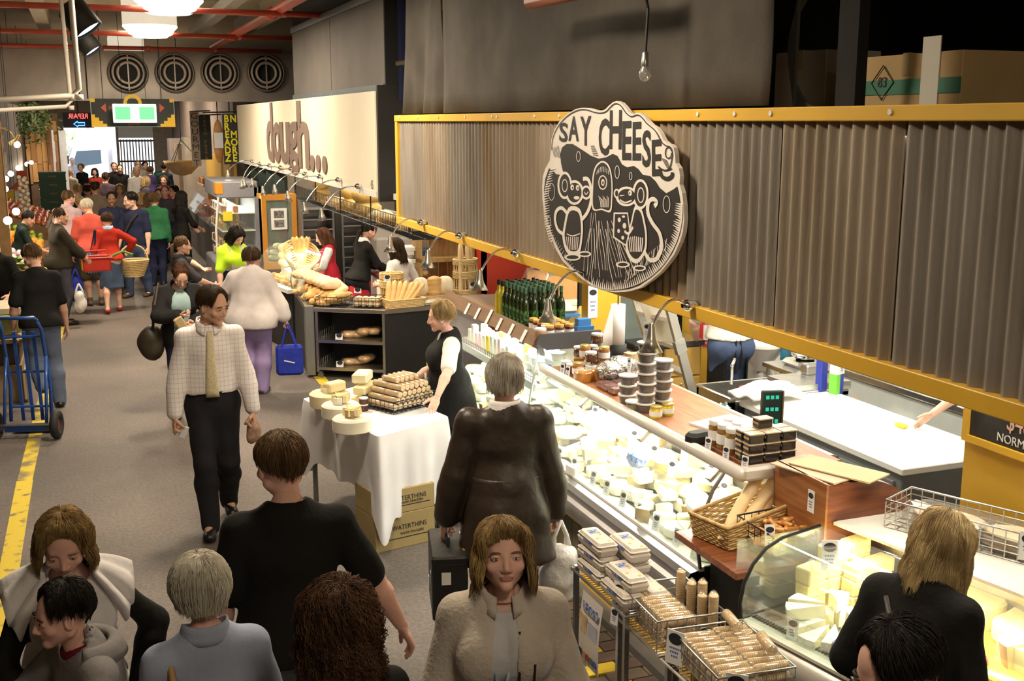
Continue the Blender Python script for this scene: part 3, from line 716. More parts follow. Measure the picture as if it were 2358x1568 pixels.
lampw=mat('lamp_housing',(.62,.58,.50),.35,.1,var=.02,emit=(1,.88,.68),estr=.55)
def bell_lamp(x,y,label,k=1):
 r=empty('bell_lamp',(x,y,4.30),0,label,'ceiling lamp','bell lamps over the aisle')
 mb=MB();mb.lathe([(.14,.74),(.30,.72),(.38,.66),(.40,.58),(.40,.13)],28,cap=False);mb.build('housing',lampw,r,True)
 mb=MB();mb.lathe([(.40,.13),(.40,.11),(.35,.06),(.33,.0),(.24,-.04),(.001,-.06)],28,cap=False);mb.build('diffuser',BULB,r,True)
 mb=MB();mb.tube([(0,0,.7),(0,0,.76)],.03);mb.build('stem',GREY,r)
 l=light('bell_lamp_light','AREA',(x,y,4.20),LAMP_W*k,WARM,.6);return r
for y,lb in((22.9,None),(18.3,'glowing bell lamp hanging beside the round air nozzles'),(14.3,'glowing bell lamp at the top edge of the view'),(9.6,'bell lamp over the aisle above the table'),(5.2,'bell lamp over the nearest shoppers'),(.6,'bell lamp above the mezzanine edge'),(-4,'bell lamp behind the mezzanine'),(28,'bell lamp beyond the bulkhead'),(34,'farthest bell lamp before the street door')):
 if lb:bell_lamp(1.06,y,lb,{9.6:1.15,5.2:.52,.6:.22,-4:.18}.get(y,1))
for i,(px,py,sc) in enumerate(((182,42,1.0),(196,95,.82))):
 c=P(px,py,y=13.2+i*2.4);r=empty('spotlight',c,0,['larger black spotlight can beside the white pipe','smaller black spotlight can below the larger one'][i],'spotlight','black spots under the ceiling')
 fr=frame((.55,-.15,-.8));
 mb=MB();mb.lathe([(.10*sc,-.18),(.16*sc,-.12),(.17*sc,.16),(.15*sc,.16)],18,rot=fr,cap=False);mb.lathe([(.10*sc,-.18),(.001,-.18)],18,rot=fr,cap=False);mb.build('can',BLK,r,True)
 mb=MB();mb.lathe([(.155*sc,.13),(.001,.13)],18,rot=fr,cap=False);mb.build('lens',mat('cool_glow',(.8,.9,1),var=0,emit=(.75,.85,1),estr=3),r)
 mb=MB();mb.tube([(0,0,.1),(-.02,0,4.9-c.z)],.018);mb.build('hanger',BLK,r)
def strip_light(name,label,a,b,group=None,wd=.09):
 a=Vector(a);b=Vector(b);r=empty(name,(a+b)/2,math.atan2(b.y-a.y,b.x-a.x),label,'light',group);L=(b-a).length
 mb=MB();mb.box((0,0,.03),(L,wd,.05),bev=.008);mb.build('batten',WHITE,r)
 mb=MB();mb.cyl((0,0,-.012),.018,L*.96,10,(0,PI/2,0));mb.build('tube',TUBEG,r,True);return r
strip_light('fluorescent_batten','fluorescent batten by the ceiling next to the bell lamp',(1.62,13.4,4.55),(1.62,14.9,4.55))
# ------------------------------------------------------------------ fascia of the cheese stall: corrugated iron between yellow battens
XW=2.75
fas=struct(empty('wall_fascia',(XW,0,0)))
iron=[mat('corrugated_warm',(.26,.20,.14),.55,.12,col2=(.42,.35,.28),scale=5,stretch=(1,1,.18),bump=.12,bscale=70,lo=.3,hi=.75,detail=8),mat('corrugated_grey',(.32,.285,.25),.5,.15,col2=(.21,.175,.14),scale=6,stretch=(1,1,.2),bump=.12,bscale=80,lo=.35,hi=.75,detail=8),mat('corrugated_rust',(.24,.17,.10),.6,.1,col2=(.34,.28,.22),scale=4,stretch=(1,1,.22),bump=.12,bscale=70,lo=.3,hi=.7,detail=8)]
def sheet_mesh(m,flip):
 mb=MB();n=101
 mb.grid(lambda u,v:(-.012+.012*math.cos(u*2*PI*10),.006+u*.752,v*.90),n,2)
 o=[mb.v[i] for i in range(len(mb.v))];mb.grid(lambda u,v:(-.008+.012*math.cos(u*2*PI*10),.006+u*.752,v*.90),n,2,flip=True)
 return mb.mesh('corrugated_sheet',m,True)
shm=[sheet_mesh(m,0) for m in iron]
order=[2,1,1,1,1,0,1,2,0,0,2,1,0,1]
for i in range(14):
 obj('corrugated_sheet',shm[order[i%len(order)]],fas,(0,10.12-.762*(14-i),2.11))
mb=MB();mb.span((.03,-.6,2.1),(.06,10.14,3.04));mb.build('backing',BLK,fas)
for z,nm in((3.03,'top_batten'),(2.09,'bottom_batten')):
 mb=MB();h2=.028 if z>2.5 else.034
 mb.span((-.045,-.6,z-h2),(.08,10.19,z+h2),bev=.004);ob=mb.build(nm,YEL,fas)
 if z>2.5:
  nb_=MB();nb_.cyl((0,0,0),.011,.006,10,(0,PI/2,0));nm_=nb_.mesh('nail_head',WHITE)
  for y in(10.0,9.4,8.8,8.1,7.5,7.4,6.7,6.3,4.65,4.33,4.05,3.3):obj('nail_head',nm_,ob,(-.048,y,z+.004))
mb=MB();mb.span((-.04,10.12,2.1),(.06,10.19,3.03),bev=.004);mb.build('end_batten',YEL,fas)
# ---- black shade netting above, then the open loft with stored boxes
net=mat('shade_netting',(.050,.043,.036),.85,col2=(.075,.066,.055),scale=3,bump=.25,bscale=160)
nt=struct(empty('wall_netting',(2.82,0,0)))
for(y0,y1,sd) in((4.28,9.0,1),(9.06,10.12,2)):
 def drape(u,v,y0=y0,y1=y1,sd=sd):
  y=y0+(y1-y0)*u;z=3.07+v*2.0;k=.05 if sd==2 else.02
  return(k*math.sin(u*9+v*3+sd)*(1-v)+.012*math.sin(u*31+v*9)*(1-v)**2+.01*math.sin(y*5),y,z)
 mb=MB();mb.grid(drape,60,14,flip=True);o=mb.build('netting_panel',net,nt,True);o.modifiers.new('t','SOLIDIFY').thickness=.004
loft=struct(empty('wall_loft',(2.8,0,0)))
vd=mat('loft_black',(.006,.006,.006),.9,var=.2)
mb=MB();mb.span((0.03,-1,3.0),(3.4,10.2,3.03));mb.build('loft_floor',mat('loft_floor',(.10,.09,.075),.9,var=.2,scale=6),loft)
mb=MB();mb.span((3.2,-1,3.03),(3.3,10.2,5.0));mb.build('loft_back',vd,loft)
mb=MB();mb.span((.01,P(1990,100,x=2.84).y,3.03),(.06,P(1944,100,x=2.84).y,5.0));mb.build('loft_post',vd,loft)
pc=P(1895,105,x=3.0);yl,yr=P(1828,100,x=3.0).y,P(1943,100,x=3.0).y;zc=pc.z;ry=(P(1847,105,x=3.0).y-P(1985,105,x=3.0).y)/2;rz=.26
mb=MB();ring=[];n=40;yc=P(1905,105,x=3.0).y;rad=.27
def hole(u,v):
 a=u*2*PI;cy,cz=math.cos(a),math.sin(a);k=1/max(abs(cy),abs(cz));
 inner=(rad*cy,rad*cz);q=((yl-yr)/2*1.15*max(-1,min(1,cy*k)),.62*max(-1,min(1,cz*k)))
 return(3.0,yc+inner[0]*(1-v)+(q[0])*v,zc+inner[1]*(1-v)+q[1]*v)
mb.grid(hole,48,2,wrap=True);pn=mb.build('cutout_panel',mat('loft_ply',(.07,.065,.06),.8,var=.1));pn.modifiers.new('t','SOLIDIFY').thickness=.015
tag(pn,'dark panel with a round cut-out in the open loft','panel')
def carton(name,label,c,d,rz,m=CARD,extra=None):
 r=empty(name,(c[0],c[1],c[2]),rz,label,'cardboard box');mb=MB();mb.box((0,0,d[2]/2),d,bev=.004);mb.build('carton',m,r)
 mb=MB();mb.box((0,0,d[2]+.002),(d[0]+.004,.05,.003));mb.box((-d[0]/2-.002,0,d[2]-.04),(.003,.05,.09));mb.build('tape',mat('tape',(.35,.26,.14),.3,var=0),r);return r
b1=carton('stored_carton','tall pale carton seen through the round loft opening',(3.40,P(1905,150,x=3.4).y,3.03),(.34,.36,.30),.1,mat('pale_carton',(.40,.34,.26),.8,var=.05))
b2=carton('stored_carton','brown carton with a green tape band in the loft',(3.36,P(2105,185,x=3.2).y-.0,3.03),(.40,.62,.24),0)
mb=MB();mb.box((-.202,.0,.11),(.004,.622,.06));mb.build('green_band',mat('green_tape',(.04,.16,.10),.5,var=0),b2)
mb=MB();mb.box((-.202,-.14,.15),(.005,.10,.301));mb.build('white_band',mat('white_tape',(.55,.52,.45),.6,var=0),b2)
mb=MB();q=.07;mb.tube([(-.206,.14,.13-q),(-.206,.14+q,.13),(-.206,.14,.13+q),(-.206,.14-q,.13)],.003,4,closed=True);mb.build('printed_diamond',INK,b2)
text('83',.06,INK,b2,(-.206,.14,.13),WALLROT,.001)
mb=MB();mb.span((2.98,10.9,3.2),(3.06,11.02,4.9));tag(mb.build('blue_post',mat('navy_post',(.012,.016,.05),.5,var=.1)),'dark blue steel post between the cream sign and netting','post')
mb=MB();mb.tube([(3.3,10.6,4.2),(3.5,10.4,3.6)],.05);mb.tube([(2.9,10.8,3.55),(3.5,10.5,3.62)],.03);tag(mb.build('loft_strut',mat('strut',(.05,.035,.02),.7,var=.1)),'brown struts in the dark gap beside the blue post','strut')
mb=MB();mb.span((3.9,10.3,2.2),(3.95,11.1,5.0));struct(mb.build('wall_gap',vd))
# ---- pendant bulb in front of the netting
c=P(1485,165,x=2.6);r=empty('pendant_bulb',c,0,'bare clear bulb hanging on a black flex','light bulb')
mb=MB();mb.tube([(.02,.02,5.0-c.z),(0,0,.6),(-.03,0,.45),(.01,0,.3),(0,0,.09)],.008);mb.build('flex',BLK,r)
mb=MB();mb.lathe([(.001,.10),(.016,.09),(.018,.03),(.016,.02)],12,cap=False);mb.build('socket',STEEL,r,True)
mb=MB();mb.lathe([(.014,.03),(.028,0),(.030,-.02),(.02,-.042),(.001,-.048)],14,cap=False);mb.build('bulb',PLAST,r,True)
# ------------------------------------------------------------------ SAY CHEESE sign: cut-out board held just off the fascia
XS=2.655
def cp(x,y,xx=XS):
 p=P(1220+x/3.337,220+y/3.337,x=XS);return(p.y,p.z)
OUT=[(95,700),(100,620),(120,560),(155,495),(160,430),(165,340),(190,260),(230,195),(290,140),(350,105),(400,93),(450,95),(500,110),(545,118),(580,105),(610,75),(640,50),(668,42),(700,55),(725,80),(760,125),(790,145),(820,132),(850,135),(885,165),(905,195),(935,225),(970,245),(1000,285),(1030,345),(1060,370),(1085,378),(1105,400),(1115,450),(1120,520),(1145,560),(1155,620),(1150,680),(1170,750),(1183,850),(1187,950),(1175,1050),(1150,1130),(1110,1220),(1060,1290),(1000,1360),(930,1420),(850,1475),(760,1505),(660,1512),(560,1500),(480,1465),(400,1410),(320,1340),(250,1270),(200,1180),(150,1060),(115,930),(97,800)]
BLKP=[(112,720),(122,640),(150,560),(172,575),(205,605),(265,612),(243,520),(237,450),(250,400),(285,372),(330,372),(400,415),(470,462),(530,485),(590,475),(640,448),(675,465),(708,528),(750,552),(800,540),(835,565),(868,608),(925,618),(968,660),(1000,710),(1050,752),(1105,722),(1135,700),(1150,760),(1165,860),(1168,950),(1155,1045),(1130,1125),(1095,1205),(1045,1275),(985,1345),(920,1400),(845,1455),(760,1485),(660,1492),(565,1480),(490,1448),(410,1393),(335,1325),(268,1258),(220,1170),(170,1055),(135,930),(115,800)]
sg=empty('shop_sign',(XS,0,0),0,'large oval black and white SAY CHEESE cut-out sign with woodcut drawing','sign')
def board(poly,x0,th,m,name):
 from mathutils.geometry import tessellate_polygon
 pts=[cp(*p) for p in poly];n=len(pts);mb=MB()
 V=[(x0,p[0],p[1]) for p in pts]+[(x0+th,p[0],p[1]) for p in pts]
 tri=tessellate_polygon([[Vector((p[0],p[1],0)) for p in pts]])
 F=[tuple(t) for t in tri]+[tuple(i+n for i in t[::-1]) for t in tri]+[(i,(i+1)%n,n+(i+1)%n,n+i) for i in range(n)]
 mb.add(V,F);return mb.build(name,m,sg)
SBLK=mat('sign_black',(.016,.014,.013),.5,var=.1);SWHT=mat('sign_white',(.70,.65,.60),.5,var=.02)
board(OUT,0,.022,SWHT,'white_board');board(BLKP,-.003,.003,SBLK,'black_ground')
_sx=[0]
def sm(pts,closed=False,k=4):
 n=len(pts);out=[]
 for i in range(n if closed else n-1):
  p=[pts[(i+j-1)%n] if closed else pts[min(max(i+j-1,0),n-1)] for j in range(4)]
  for q in range(k):
   t=q/k;out.append(tuple(.5*(2*p[1][c]+(p[2][c]-p[0][c])*t+(2*p[0][c]-5*p[1][c]+4*p[2][c]-p[3][c])*t*t+(3*p[1][c]-p[0][c]-3*p[2][c]+p[3][c])*t**3) for c in(0,1)))
 return out if closed else out+[pts[-1]]
def stroke(mb,pts,w=.006,m=0,x=-.004,closed=False):
 if len(pts)>2 and not hasattr(w,'__len__'):pts=sm(pts,closed)
 _sx[0]+=1;x-=_sx[0]*8e-6
 q=[Vector((x,*cp(*p))) for p in pts];k=len(q);V=[];F=[]
 for i,p in enumerate(q):
  t=(q[(i+1)%k]-q[i-1]) if closed else(q[min(i+1,k-1)]-q[max(i-1,0)]);n=Vector((0,-t.z,t.y))
  n=n.normalized()*(w if not hasattr(w,'__len__') else w[i]);n.y*=1.6;V+=[p+n,p-n]
 for i in range(k if closed else k-1):j=(i+1)%k;F.append((2*i,2*i+1,2*j+1,2*j))
 mb.add(V,F,m)
def fillp(mb,pts,m=0,smooth=True):
 from mathutils.geometry import tessellate_polygon
 if smooth:pts=sm(pts,True)
 _sx[0]+=1;x=-.004-_sx[0]*8e-6;q=[cp(*p) for p in pts]
 mb.add([(x,*p) for p in q],[tuple(t) for t in tessellate_polygon([[Vector((p[0],p[1],0)) for p in q]])],m)
def ellp(cx,cy,rx,ry,n=18,a0=0,a1=2*PI):return[(cx+rx*math.cos(a0+(a1-a0)*i/n),cy+ry*math.sin(a0+(a1-a0)*i/n)) for i in range(n+(a1-a0<6.2))]
mb=MB();rr=random.Random(5)
for k in range(64):
 a=-.05+k*PI*.62/64;x=640+540*math.cos(a);y=870+622*math.sin(a)
 if y<740:continue
 dx,dy=640-x,870-y;L_=math.hypot(dx,dy);q=34+rr.random()*30;stroke(mb,[(x,y),(x+dx/L_*q,y+dy/L_*q-14)],[.0065,.0008])
for k in range(30):y=570+k*19;x=640-530*math.sqrt(max(.05,1-((y-850)/640)**2));stroke(mb,[(x,y),(x+36+rr.random()*14,y-12)],[.005,.0008])
for k in range(17):
 x0=478+k*9.5;x1=405+k*27;stroke(mb,[(x0+(x1-x0)*u+7*math.sin(u*8+k*1.3),900+(1470-abs(k-8)*4-900)*u) for u in[i/9 for i in range(rr.choice([0,1,2]),rr.choice([8,9,10]))]],.0012+.0012*rr.random())
for k in range(16):x0=190+k*13;stroke(mb,[(x0,1070+k*20),(x0-18+8*math.sin(k),1120+k*18),(x0-8,1160+k*16)],.0014)
for k in range(22):x0=745+k*15;y0_=1420-k*12;stroke(mb,[(x0,y0_-70),(x0+8*math.sin(k*2),y0_-25),(x0-12,y0_+25)],.0014)
fillp(mb,[(488,872),(485,700),(492,600),(518,532),(565,502),(612,532),(636,610),(643,700),(640,800),(627,895),(560,880)]);fillp(mb,[(496,862),(494,700),(501,606),(524,543),(565,515),(605,543),(627,614),(634,700),(631,795),(619,880),(560,868)],1)
fillp(mb,ellp(567,668,34,56));fillp(mb,ellp(567,668,27,47),1);fillp(mb,ellp(568,668,13,26));fillp(mb,ellp(569,670,6,14),1)
for k in range(8):stroke(mb,[(520+k*13,606-20*math.sin(k*.45)),(526+k*12,572-28*math.sin(k*.45))],.0018);stroke(mb,[(535+k*11,770+k%3*12),(548+k*9,810),(553+k*8,858)],.002)
for cx,cy,rx,ry in((380,468,15,38),(173,740,24,64),(678,588,17,48),(782,618,10,28),(1058,835,26,64),(150,970,18,40)):stroke(mb,ellp(cx,cy,rx,ry,12)[:12],.002,closed=True)
stroke(mb,[(300,915),(255,865),(212,885),(200,955),(225,1035),(285,1075)],.011);stroke(mb,[(398,960),(445,905),(475,820),(478,720),(455,645),(415,640)],.011)
for e in((275,690,56,106),(350,745,70,95),(440,745,40,54),(335,1242,62,27),(428,1218,50,23)):fillp(mb,ellp(*e,12)[:12])
BL_=[(305,860),(268,1000),(258,1100),(296,1212),(382,1218),(410,1100),(414,985),(390,870)];fillp(mb,BL_);sc_=lambda P_,k:[(sum(p[0] for p in P_)/len(P_)+(x-sum(p[0] for p in P_)/len(P_))*k,sum(p[1] for p in P_)/len(P_)+(y-sum(p[1] for p in P_)/len(P_))*(k+.03)) for x,y in P_]
fillp(mb,sc_(BL_,.80),1)
for e in((275,690,42,86),(350,745,54,76),(440,745,27,38),(335,1242,46,15),(428,1218,36,12)):fillp(mb,ellp(*e,12)[:12],1)
stroke(mb,ellp(275,692,20,46,12)[:12],.003,closed=True)
for e in((332,705,13,22),(374,708,13,22),(366,785,22,14)):fillp(mb,ellp(*e,10)[:10])
for e in((335,708,5,9),(377,711,5,9)):fillp(mb,ellp(*e,8)[:8],1)
for k in range(7):stroke(mb,[(288+k*15,1085),(296+k*13,1150),(302+k*11,1185)],.0028)
stroke(mb,[(290,1062),(335,1078),(392,1060)],.003);stroke(mb,[(425,740),(440,760),(455,738)],.003)
stroke(mb,[(890,1205),(930,1262),(985,1250),(1018,1160),(1005,1060),(950,980),(915,900),(920,820),(955,795),(982,820),(965,852)],.011)
for e in((858,758,62,116),(750,775,82,76),(674,752,22,36),(722,1298,54,24),(850,1326,50,23)):fillp(mb,ellp(*e,12)[:12])
BR_=[(815,850),(782,980),(742,1110),(760,1235),(828,1290),(896,1205),(908,1080),(888,950),(862,865)];fillp(mb,BR_);fillp(mb,sc_(BR_,.82),1)
for e in((858,758,47,96),(752,775,66,58),(675,752,12,24),(722,1298,38,13),(850,1326,36,12)):fillp(mb,ellp(*e,12)[:12],1)
stroke(mb,ellp(860,765,24,56,12)[:12],.003,closed=True);fillp(mb,ellp(778,748,14,22,10)[:10]);fillp(mb,ellp(774,750,5,9,8)[:8],1);stroke(mb,[(700,800),(740,822),(790,805)],.004);stroke(mb,[(700,770),(735,765)],[.003,.001])
for k in range(8):stroke(mb,[(768+k*15,1080+abs(k-3)*3),(774+k*14,1140),(780+k*12,1200)],.003)
CH2=[(652,898),(762,898),(780,1040),(748,1160),(645,1090)];fillp(mb,CH2,0,False);fillp(mb,sc_(CH2,.86),1,False)
for e in((695,955,12,18),(735,1000,14,22),(690,1040,10,16),(728,930,12,9),(722,1092,11,15)):fillp(mb,ellp(*e,8)[:8])
stroke(mb,[(800,1010),(765,1060),(735,1040)],.007)
mb.build('woodcut_drawing',[SWHT,SBLK],sg)
mb=MB()
def inner(pts,w=.003):stroke(mb,pts,w,x=-.002)
inner([(172,420),(178,340),(205,265),(245,205),(300,152),(360,118),(405,108),(450,112),(500,128),(548,135),(590,122),(620,92),(650,66),(680,64),(710,85),(745,135),(785,162),(820,150),(850,155),(880,185),(905,215),(960,262),(990,305),(1015,355),(1050,385),(1085,398),(1100,450),(1085,540),(1060,575)])
inner([(1000,560),(1020,620),(1060,640),(1095,620),(1100,590)],.010);inner([(990,545),(1040,575),(1095,560)],.004)
inner(ellp(1070,440,24,42),.003)
for k in range(6):inner([(470+k*4,390+k*13),(500+k*6,385+k*15)],.0016);inner([(1015+k*8,480+k*14),(1060+k*5,500+k*12)],.0016);inner([(178+k*9,400-k*3),(192+k*10,470+k*2)],.0016)
mb.build('banner_lines',SBLK,sg)
for ch,x,y,wd,hh,rot in(('S',262,282,66,150,.10),('A',340,255,80,190,.02),('Y',432,272,84,225,-.05),('C',572,318,80,285,-.02),('H',662,262,92,300,-.02),('E',748,345,70,300,-.06),('E',826,350,66,295,-.08),('S',900,408,66,285,-.10),('E',978,478,74,280,-.16)):
 me=text_mesh(ch,1,0.0,SBLK,1,.022);co=np.array([v.co for v in me.vertices]);lo,hi=co.min(0),co.max(0)
 y0,z0=cp(x,y);dy=abs(cp(x-wd/2,y)[0]-cp(x+wd/2,y)[0]);dz=abs(cp(x,y-hh/2)[1]-cp(x,y+hh/2)[1])
 me.transform(Matrix.Diagonal((dy/(hi[0]-lo[0]),dz/(hi[1]-lo[1]),1,1))@Matrix.Translation((-(lo[0]+hi[0])/2,-(lo[1]+hi[1])/2,0)))
 obj('letter',me,sg,(-.003,y0,z0),(PI/2+0,rot*.4,-PI/2))
 if 0:pass
mb=MB()
for y,z in((6.3,2.6),(5.2,2.6)):mb.box((.055,y,z),(.08,.05,.05))
mb.build('stand_off',BLK,sg)
# ------------------------------------------------------------------ gooseneck lamps on the fascia
lampal=mat('lamp_aluminium',(.62,.60,.56),.3,.9,var=.03)
def gooseneck(label,base,tip,group,power=6,cup=.055,sc=1.0,aim=(-.2,0,-1)):
 base=Vector(base);tip=Vector(tip);r=empty('gooseneck_lamp',base,0,label,'lamp',group);t=tip-base
 mb=MB();mb.lathe([(.001,-.03),(.025*sc,-.03),(.032*sc,-.01),(.032*sc,.03),(.015*sc,.05)],14,rot=frame(Vector((-1,0,.05))),cap=False);mb.build('mount',CHROME,r,True)
 mid=t*.5+Vector((-.03,0,.10*sc+.12*t.length));pts=[]
 for i in range(13):
  u=i/12;pts.append(Vector((-.03,0,0))*(1-u)**2+mid*2*u*(1-u)+t*u*u)
 mb=MB();mb.tube(pts,.0075*sc,6);mb.build('arm',CHROME,r,True)
 fr=frame(Vector(aim));mb=MB();mb.lathe([(.012*sc,-.03),(.02*sc,.0),(.024*sc,.03),(.03*sc,.05),(cup*sc,.10),(cup*.94*sc,.10)],18,c=t,rot=fr,cap=False);mb.build('shade',lampal,r,True)
 mb=MB();mb.ball(t+Vector(aim).normalized()*.065*sc,.02*sc);mb.build('bulb',BULB,r,True)
 if power:light('gooseneck_light','SPOT',tuple(tip+Vector(aim).normalized()*.11*sc),power,(1,.82,.55),.03,frame(-Vector(aim)).to_euler(),spot=1.9)
 return r
for lb,bpx,tpx,tx in(('gooseneck lamp clipped to the yellow batten by the oval sign foot',(1360,629),(1262,700),2.30),('gooseneck lamp on the yellow batten above the ladder',(1592,703),(1500,760),2.32),('gooseneck lamp on the yellow batten above the baguette basket',(1193,582),(1105,632),2.28),('gooseneck lamp at the corner end of the yellow batten',(1064,542),(985,585),2.25),('gooseneck lamp nearest the cream bakery sign on the batten',(975,512),(898,552),2.25)):
 b=P(*bpx,x=2.70);t=P(*tpx,x=tx);gooseneck(lb,b,t,'gooseneck lamps on the cheese fascia',5,.06,.9,(-.05,-.1,-1))
# ------------------------------------------------------------------ price tag and other small makers
def tag_card(label,loc,rz,h=.10,w=.045,group='price tags in the long cheese case',tilt=.25,oval=True):
 r=empty('price_tag',loc,rz,label,'price tag',group)
 k='tag%.3f_%.3f'%(h,w)
 if k not in _TX:
  m1=MB();m1.box((0,0,h/2),(w,.003,h));
  m2=MB();m2.lathe([(.001,0),(w*.40,0)],16,(0,-.0025,h*.76),(PI/2,0,0),0,1,.72,cap=False);m2.lathe([(w*.40,0),(w*.34,.0004)],16,(0,-.0025,h*.76),(PI/2,0,0),0,1,.72,cap=False)
  m3=MB()
  for i,(z,l) in enumerate(((.48,.6),(.36,.5),(.24,.34))):
   x=-l*w/2
   while x<l*w/2:m3.box((x+w*.03,-.002,h*z),(w*.05,.001,h*.05));x+=w*.1
  _TX[k]=(m1.mesh('card',PAPER),m2.mesh('oval_emblem',INK),m3.mesh('handwriting',BLUEINK))
 a,b,c=_TX[k];obj('card',a,r);obj('oval_emblem',b,r);obj('handwriting',c,r);r.rotation_euler=(-tilt,0,rz);return r
# ------------------------------------------------------------------ long curved-glass cheese case
CY0,CY1=4.74,9.45
case=empty('cheese_display_case',(2.75,CY0,0),0,'long curved-glass cheese display case with grey bumper and timber front','display case')
L=CY1-CY0
def prof(name,pts,m,y0=0,y1=L,smooth='auto',th=0,parent=case):
 mb=MB();mb.grid(lambda u,v:(pts[int(round(u*(len(pts)-1)))][0],y0+(y1-y0)*v,pts[int(round(u*(len(pts)-1)))][1]),len(pts),2,flip=True)
 o=mb.build(name,m,parent,smooth)
 if th:q=o.modifiers.new('t','SOLIDIFY');q.thickness=th;q.offset=0
 return o
bump=mat('bumper_grey',(.30,.29,.30),.3,.7,var=.04)
prof('bumper',[(.14,.44),(.06,.46),(.015,.50),(0,.56),(.01,.60),(.035,.615),(.04,.64),(.03,.66),(.05,.69),(.10,.70),(.13,.70)],bump)
mb=MB();mb.span((.13,0,.05),(.9,L,.44));mb.build('plinth',DGREY,case)
mb=MB();mb.span((.115,0,.405),(.13,L,.435));mb.build('yellow_strip',YEL,case);mb=MB();mb.span((.07,0,.07),(.13,L,.12));mb.build('yellow_strip',YEL,case)
mb=MB();mb.span((-.03,0,0),(.13,L,.07));mb.build('kick_board',GREY,case)
slat=[mat('slat_%d'%i,c,.75,var=.2,scale=5,stretch=(4,4,.5),bump=.2,bscale=30) for i,c in enumerate([(.10,.085,.055),(.13,.11,.075),(.085,.075,.055)])]
sm=[]
for m in slat:q=MB();q.box((0,0,0),(.018,.112,.28),bev=.003);sm.append(q.mesh('front_slat',m))
for i in range(int(L/.118)):obj('front_slat',sm[i*7%3],case,(.12,.06+i*.118,.265))
ledge=mat('white_ledge',(.72,.70,.62),.4,var=.02)
mb=MB();mb.span((.10,0,.69),(.20,L,.715));mb.build('price_ledge',ledge,case)
deckm=mat('deck_dark',(.10,.10,.10),.4,.3,var=.1)
mb=MB();mb.add([(.18,0,.70),(.86,0,.80),(.86,L,.80),(.18,L,.70),(.18,0,.66),(.86,0,.66),(.86,L,.66),(.18,L,.66)],[(0,3,2,1),(0,1,5,4),(1,2,6,5),(2,3,7,6),(3,0,4,7),(4,5,6,7)]);mb.build('deck',deckm,case)
mb=MB();mb.span((.88,0,.44),(.91,L,1.24));mb.build('rear_wall',STEEL,case)
mb=MB();mb.span((.13,-.012,.05),(.9,0.0,.72));mb.build('end_panel',BLK,case)
gpts=[(.105,.71),(.09,.80),(.095,.90),(.12,1.02),(.165,1.13),(.225,1.215),(.26,1.235)]
for a,b in((0,.83),(.835,1.66),(1.665,2.45)):prof('curved_glass',gpts,GLASS,a,b,True)
mb=MB();mb.add([(p[0],0,p[1]) for p in gpts]+[(.88,0,1.235),(.88,0,.71)],[tuple(range(len(gpts)+2))]);mb.build('end_glass',GLASS,case)
mb=MB();mb.tube([(p[0],0,p[1]) for p in gpts],.011,6);mb.build('end_frame',GREY,case,True)
rail=mat('rail_white',(.66,.62,.58),.35,.1,var=.02)
mb=MB();mb.tube([(.24,-.16,1.25),(.24,2.48,1.25)],.036,12);mb.build('front_rail',rail,case,True)
mb=MB();mb.span((.24,-.17,1.215),(.62,-.11,1.285),bev=.015);mb.build('end_rail',rail,case)
mb=MB();mb.span((.24,-.15,1.235),(.84,2.47,1.262));mb.build('wooden_top',WOOD,case)
for y in(.05,.83,1.66,2.4):
 mb=MB();mb.box((.20,y,1.20),(.10,.045,.03),(0,-.7,0),bev=.006);mb.build('glass_clamp',STEEL,case)
mb=MB();mb.cyl((.33,1.2,1.215),.016,2.3,10,(PI/2,0,0));mb.build('case_tube',TUBEG,case,True)
light('cheese_case_light','AREA',(3.12,CY0+1.2,1.20),42,(1,.96,.82),.12,(0,math.radians(-12),0),size_y=2.3)
y0=2.52
mb=MB();mb.span((.20,y0,1.08),(.62,L-.15,1.10));mb.build('inner_shelf',STEEL,case)
mb=MB();mb.box((.195,(y0+L-.15)/2,1.095),(.012,L-.15-y0,.05),(0,.3,0));mb.build('shelf_ticket_rail',mat('ticket_rail',(.55,.56,.58),.3,.2,var=.03),case)
mb=MB()
for z in(1.13,1.16):mb.tube([(.21,y0,z),(.21,L-.15,z)],.003,4)
yy=y0
while yy<L-.15:mb.tube([(.21,yy,1.10),(.21,yy,1.16)],.002,4);yy+=.045
mb.build('shelf_wire_guard',BWIRE,case)
mb=MB();mb.add([(.12,y0,.71),(.14,y0,.95),(.22,y0,1.40),(.75,y0,1.40),(.75,y0,.71)],[(0,1,2,3,4)]);mb.build('partition_glass',GLASS,case)
prof('front_glass_far',[(.12,.71),(.14,.95),(.22,1.40)],GLASS,y0,L,False)
mb=MB();mb.tube([(.12,y0,.71),(.14,y0,.95),(.22,y0,1.40)],.010,6);mb.build('glass_edge',mat('glass_edge',(.45,.52,.48),.2,.2,var=0),case,True)
mb=MB();mb.prism([(.70,1.38),(.27,1.38),(.19,1.43),(.22,1.50),(.70,1.50)],.03,Matrix(((1,0,0,0),(0,0,1,y0-.03),(0,1,0,0),(0,0,0,1))));mb.build('top_shelf_end',DGREY,case)
brown=mat('brown_fascia',(.16,.08,.035),.45,col2=(.22,.12,.055),scale=5,stretch=(3,.4,3))
mb=MB();mb.box((.205,(y0+L)/2,1.455),(.03,L-y0,.115),(0,.5,0));mb.build('top_shelf_fascia',brown,case)
mb=MB();mb.span((.2,y0,1.43),(.70,L,1.45));mb.build('top_shelf',brown,case)
for i in range(6):
 mb=MB();mb.box((.178,y0+.2+i*.26,1.45),(.004,.05,.10 if i!=3 else.16),(0,.5,0));mb.build('shelf_ticket',PAPER,case)
light('cheese_shelf_light','AREA',(3.15,CY0+3.5,1.36),30,(1,.96,.82),.15,(0,0,0),size_y=1.7)
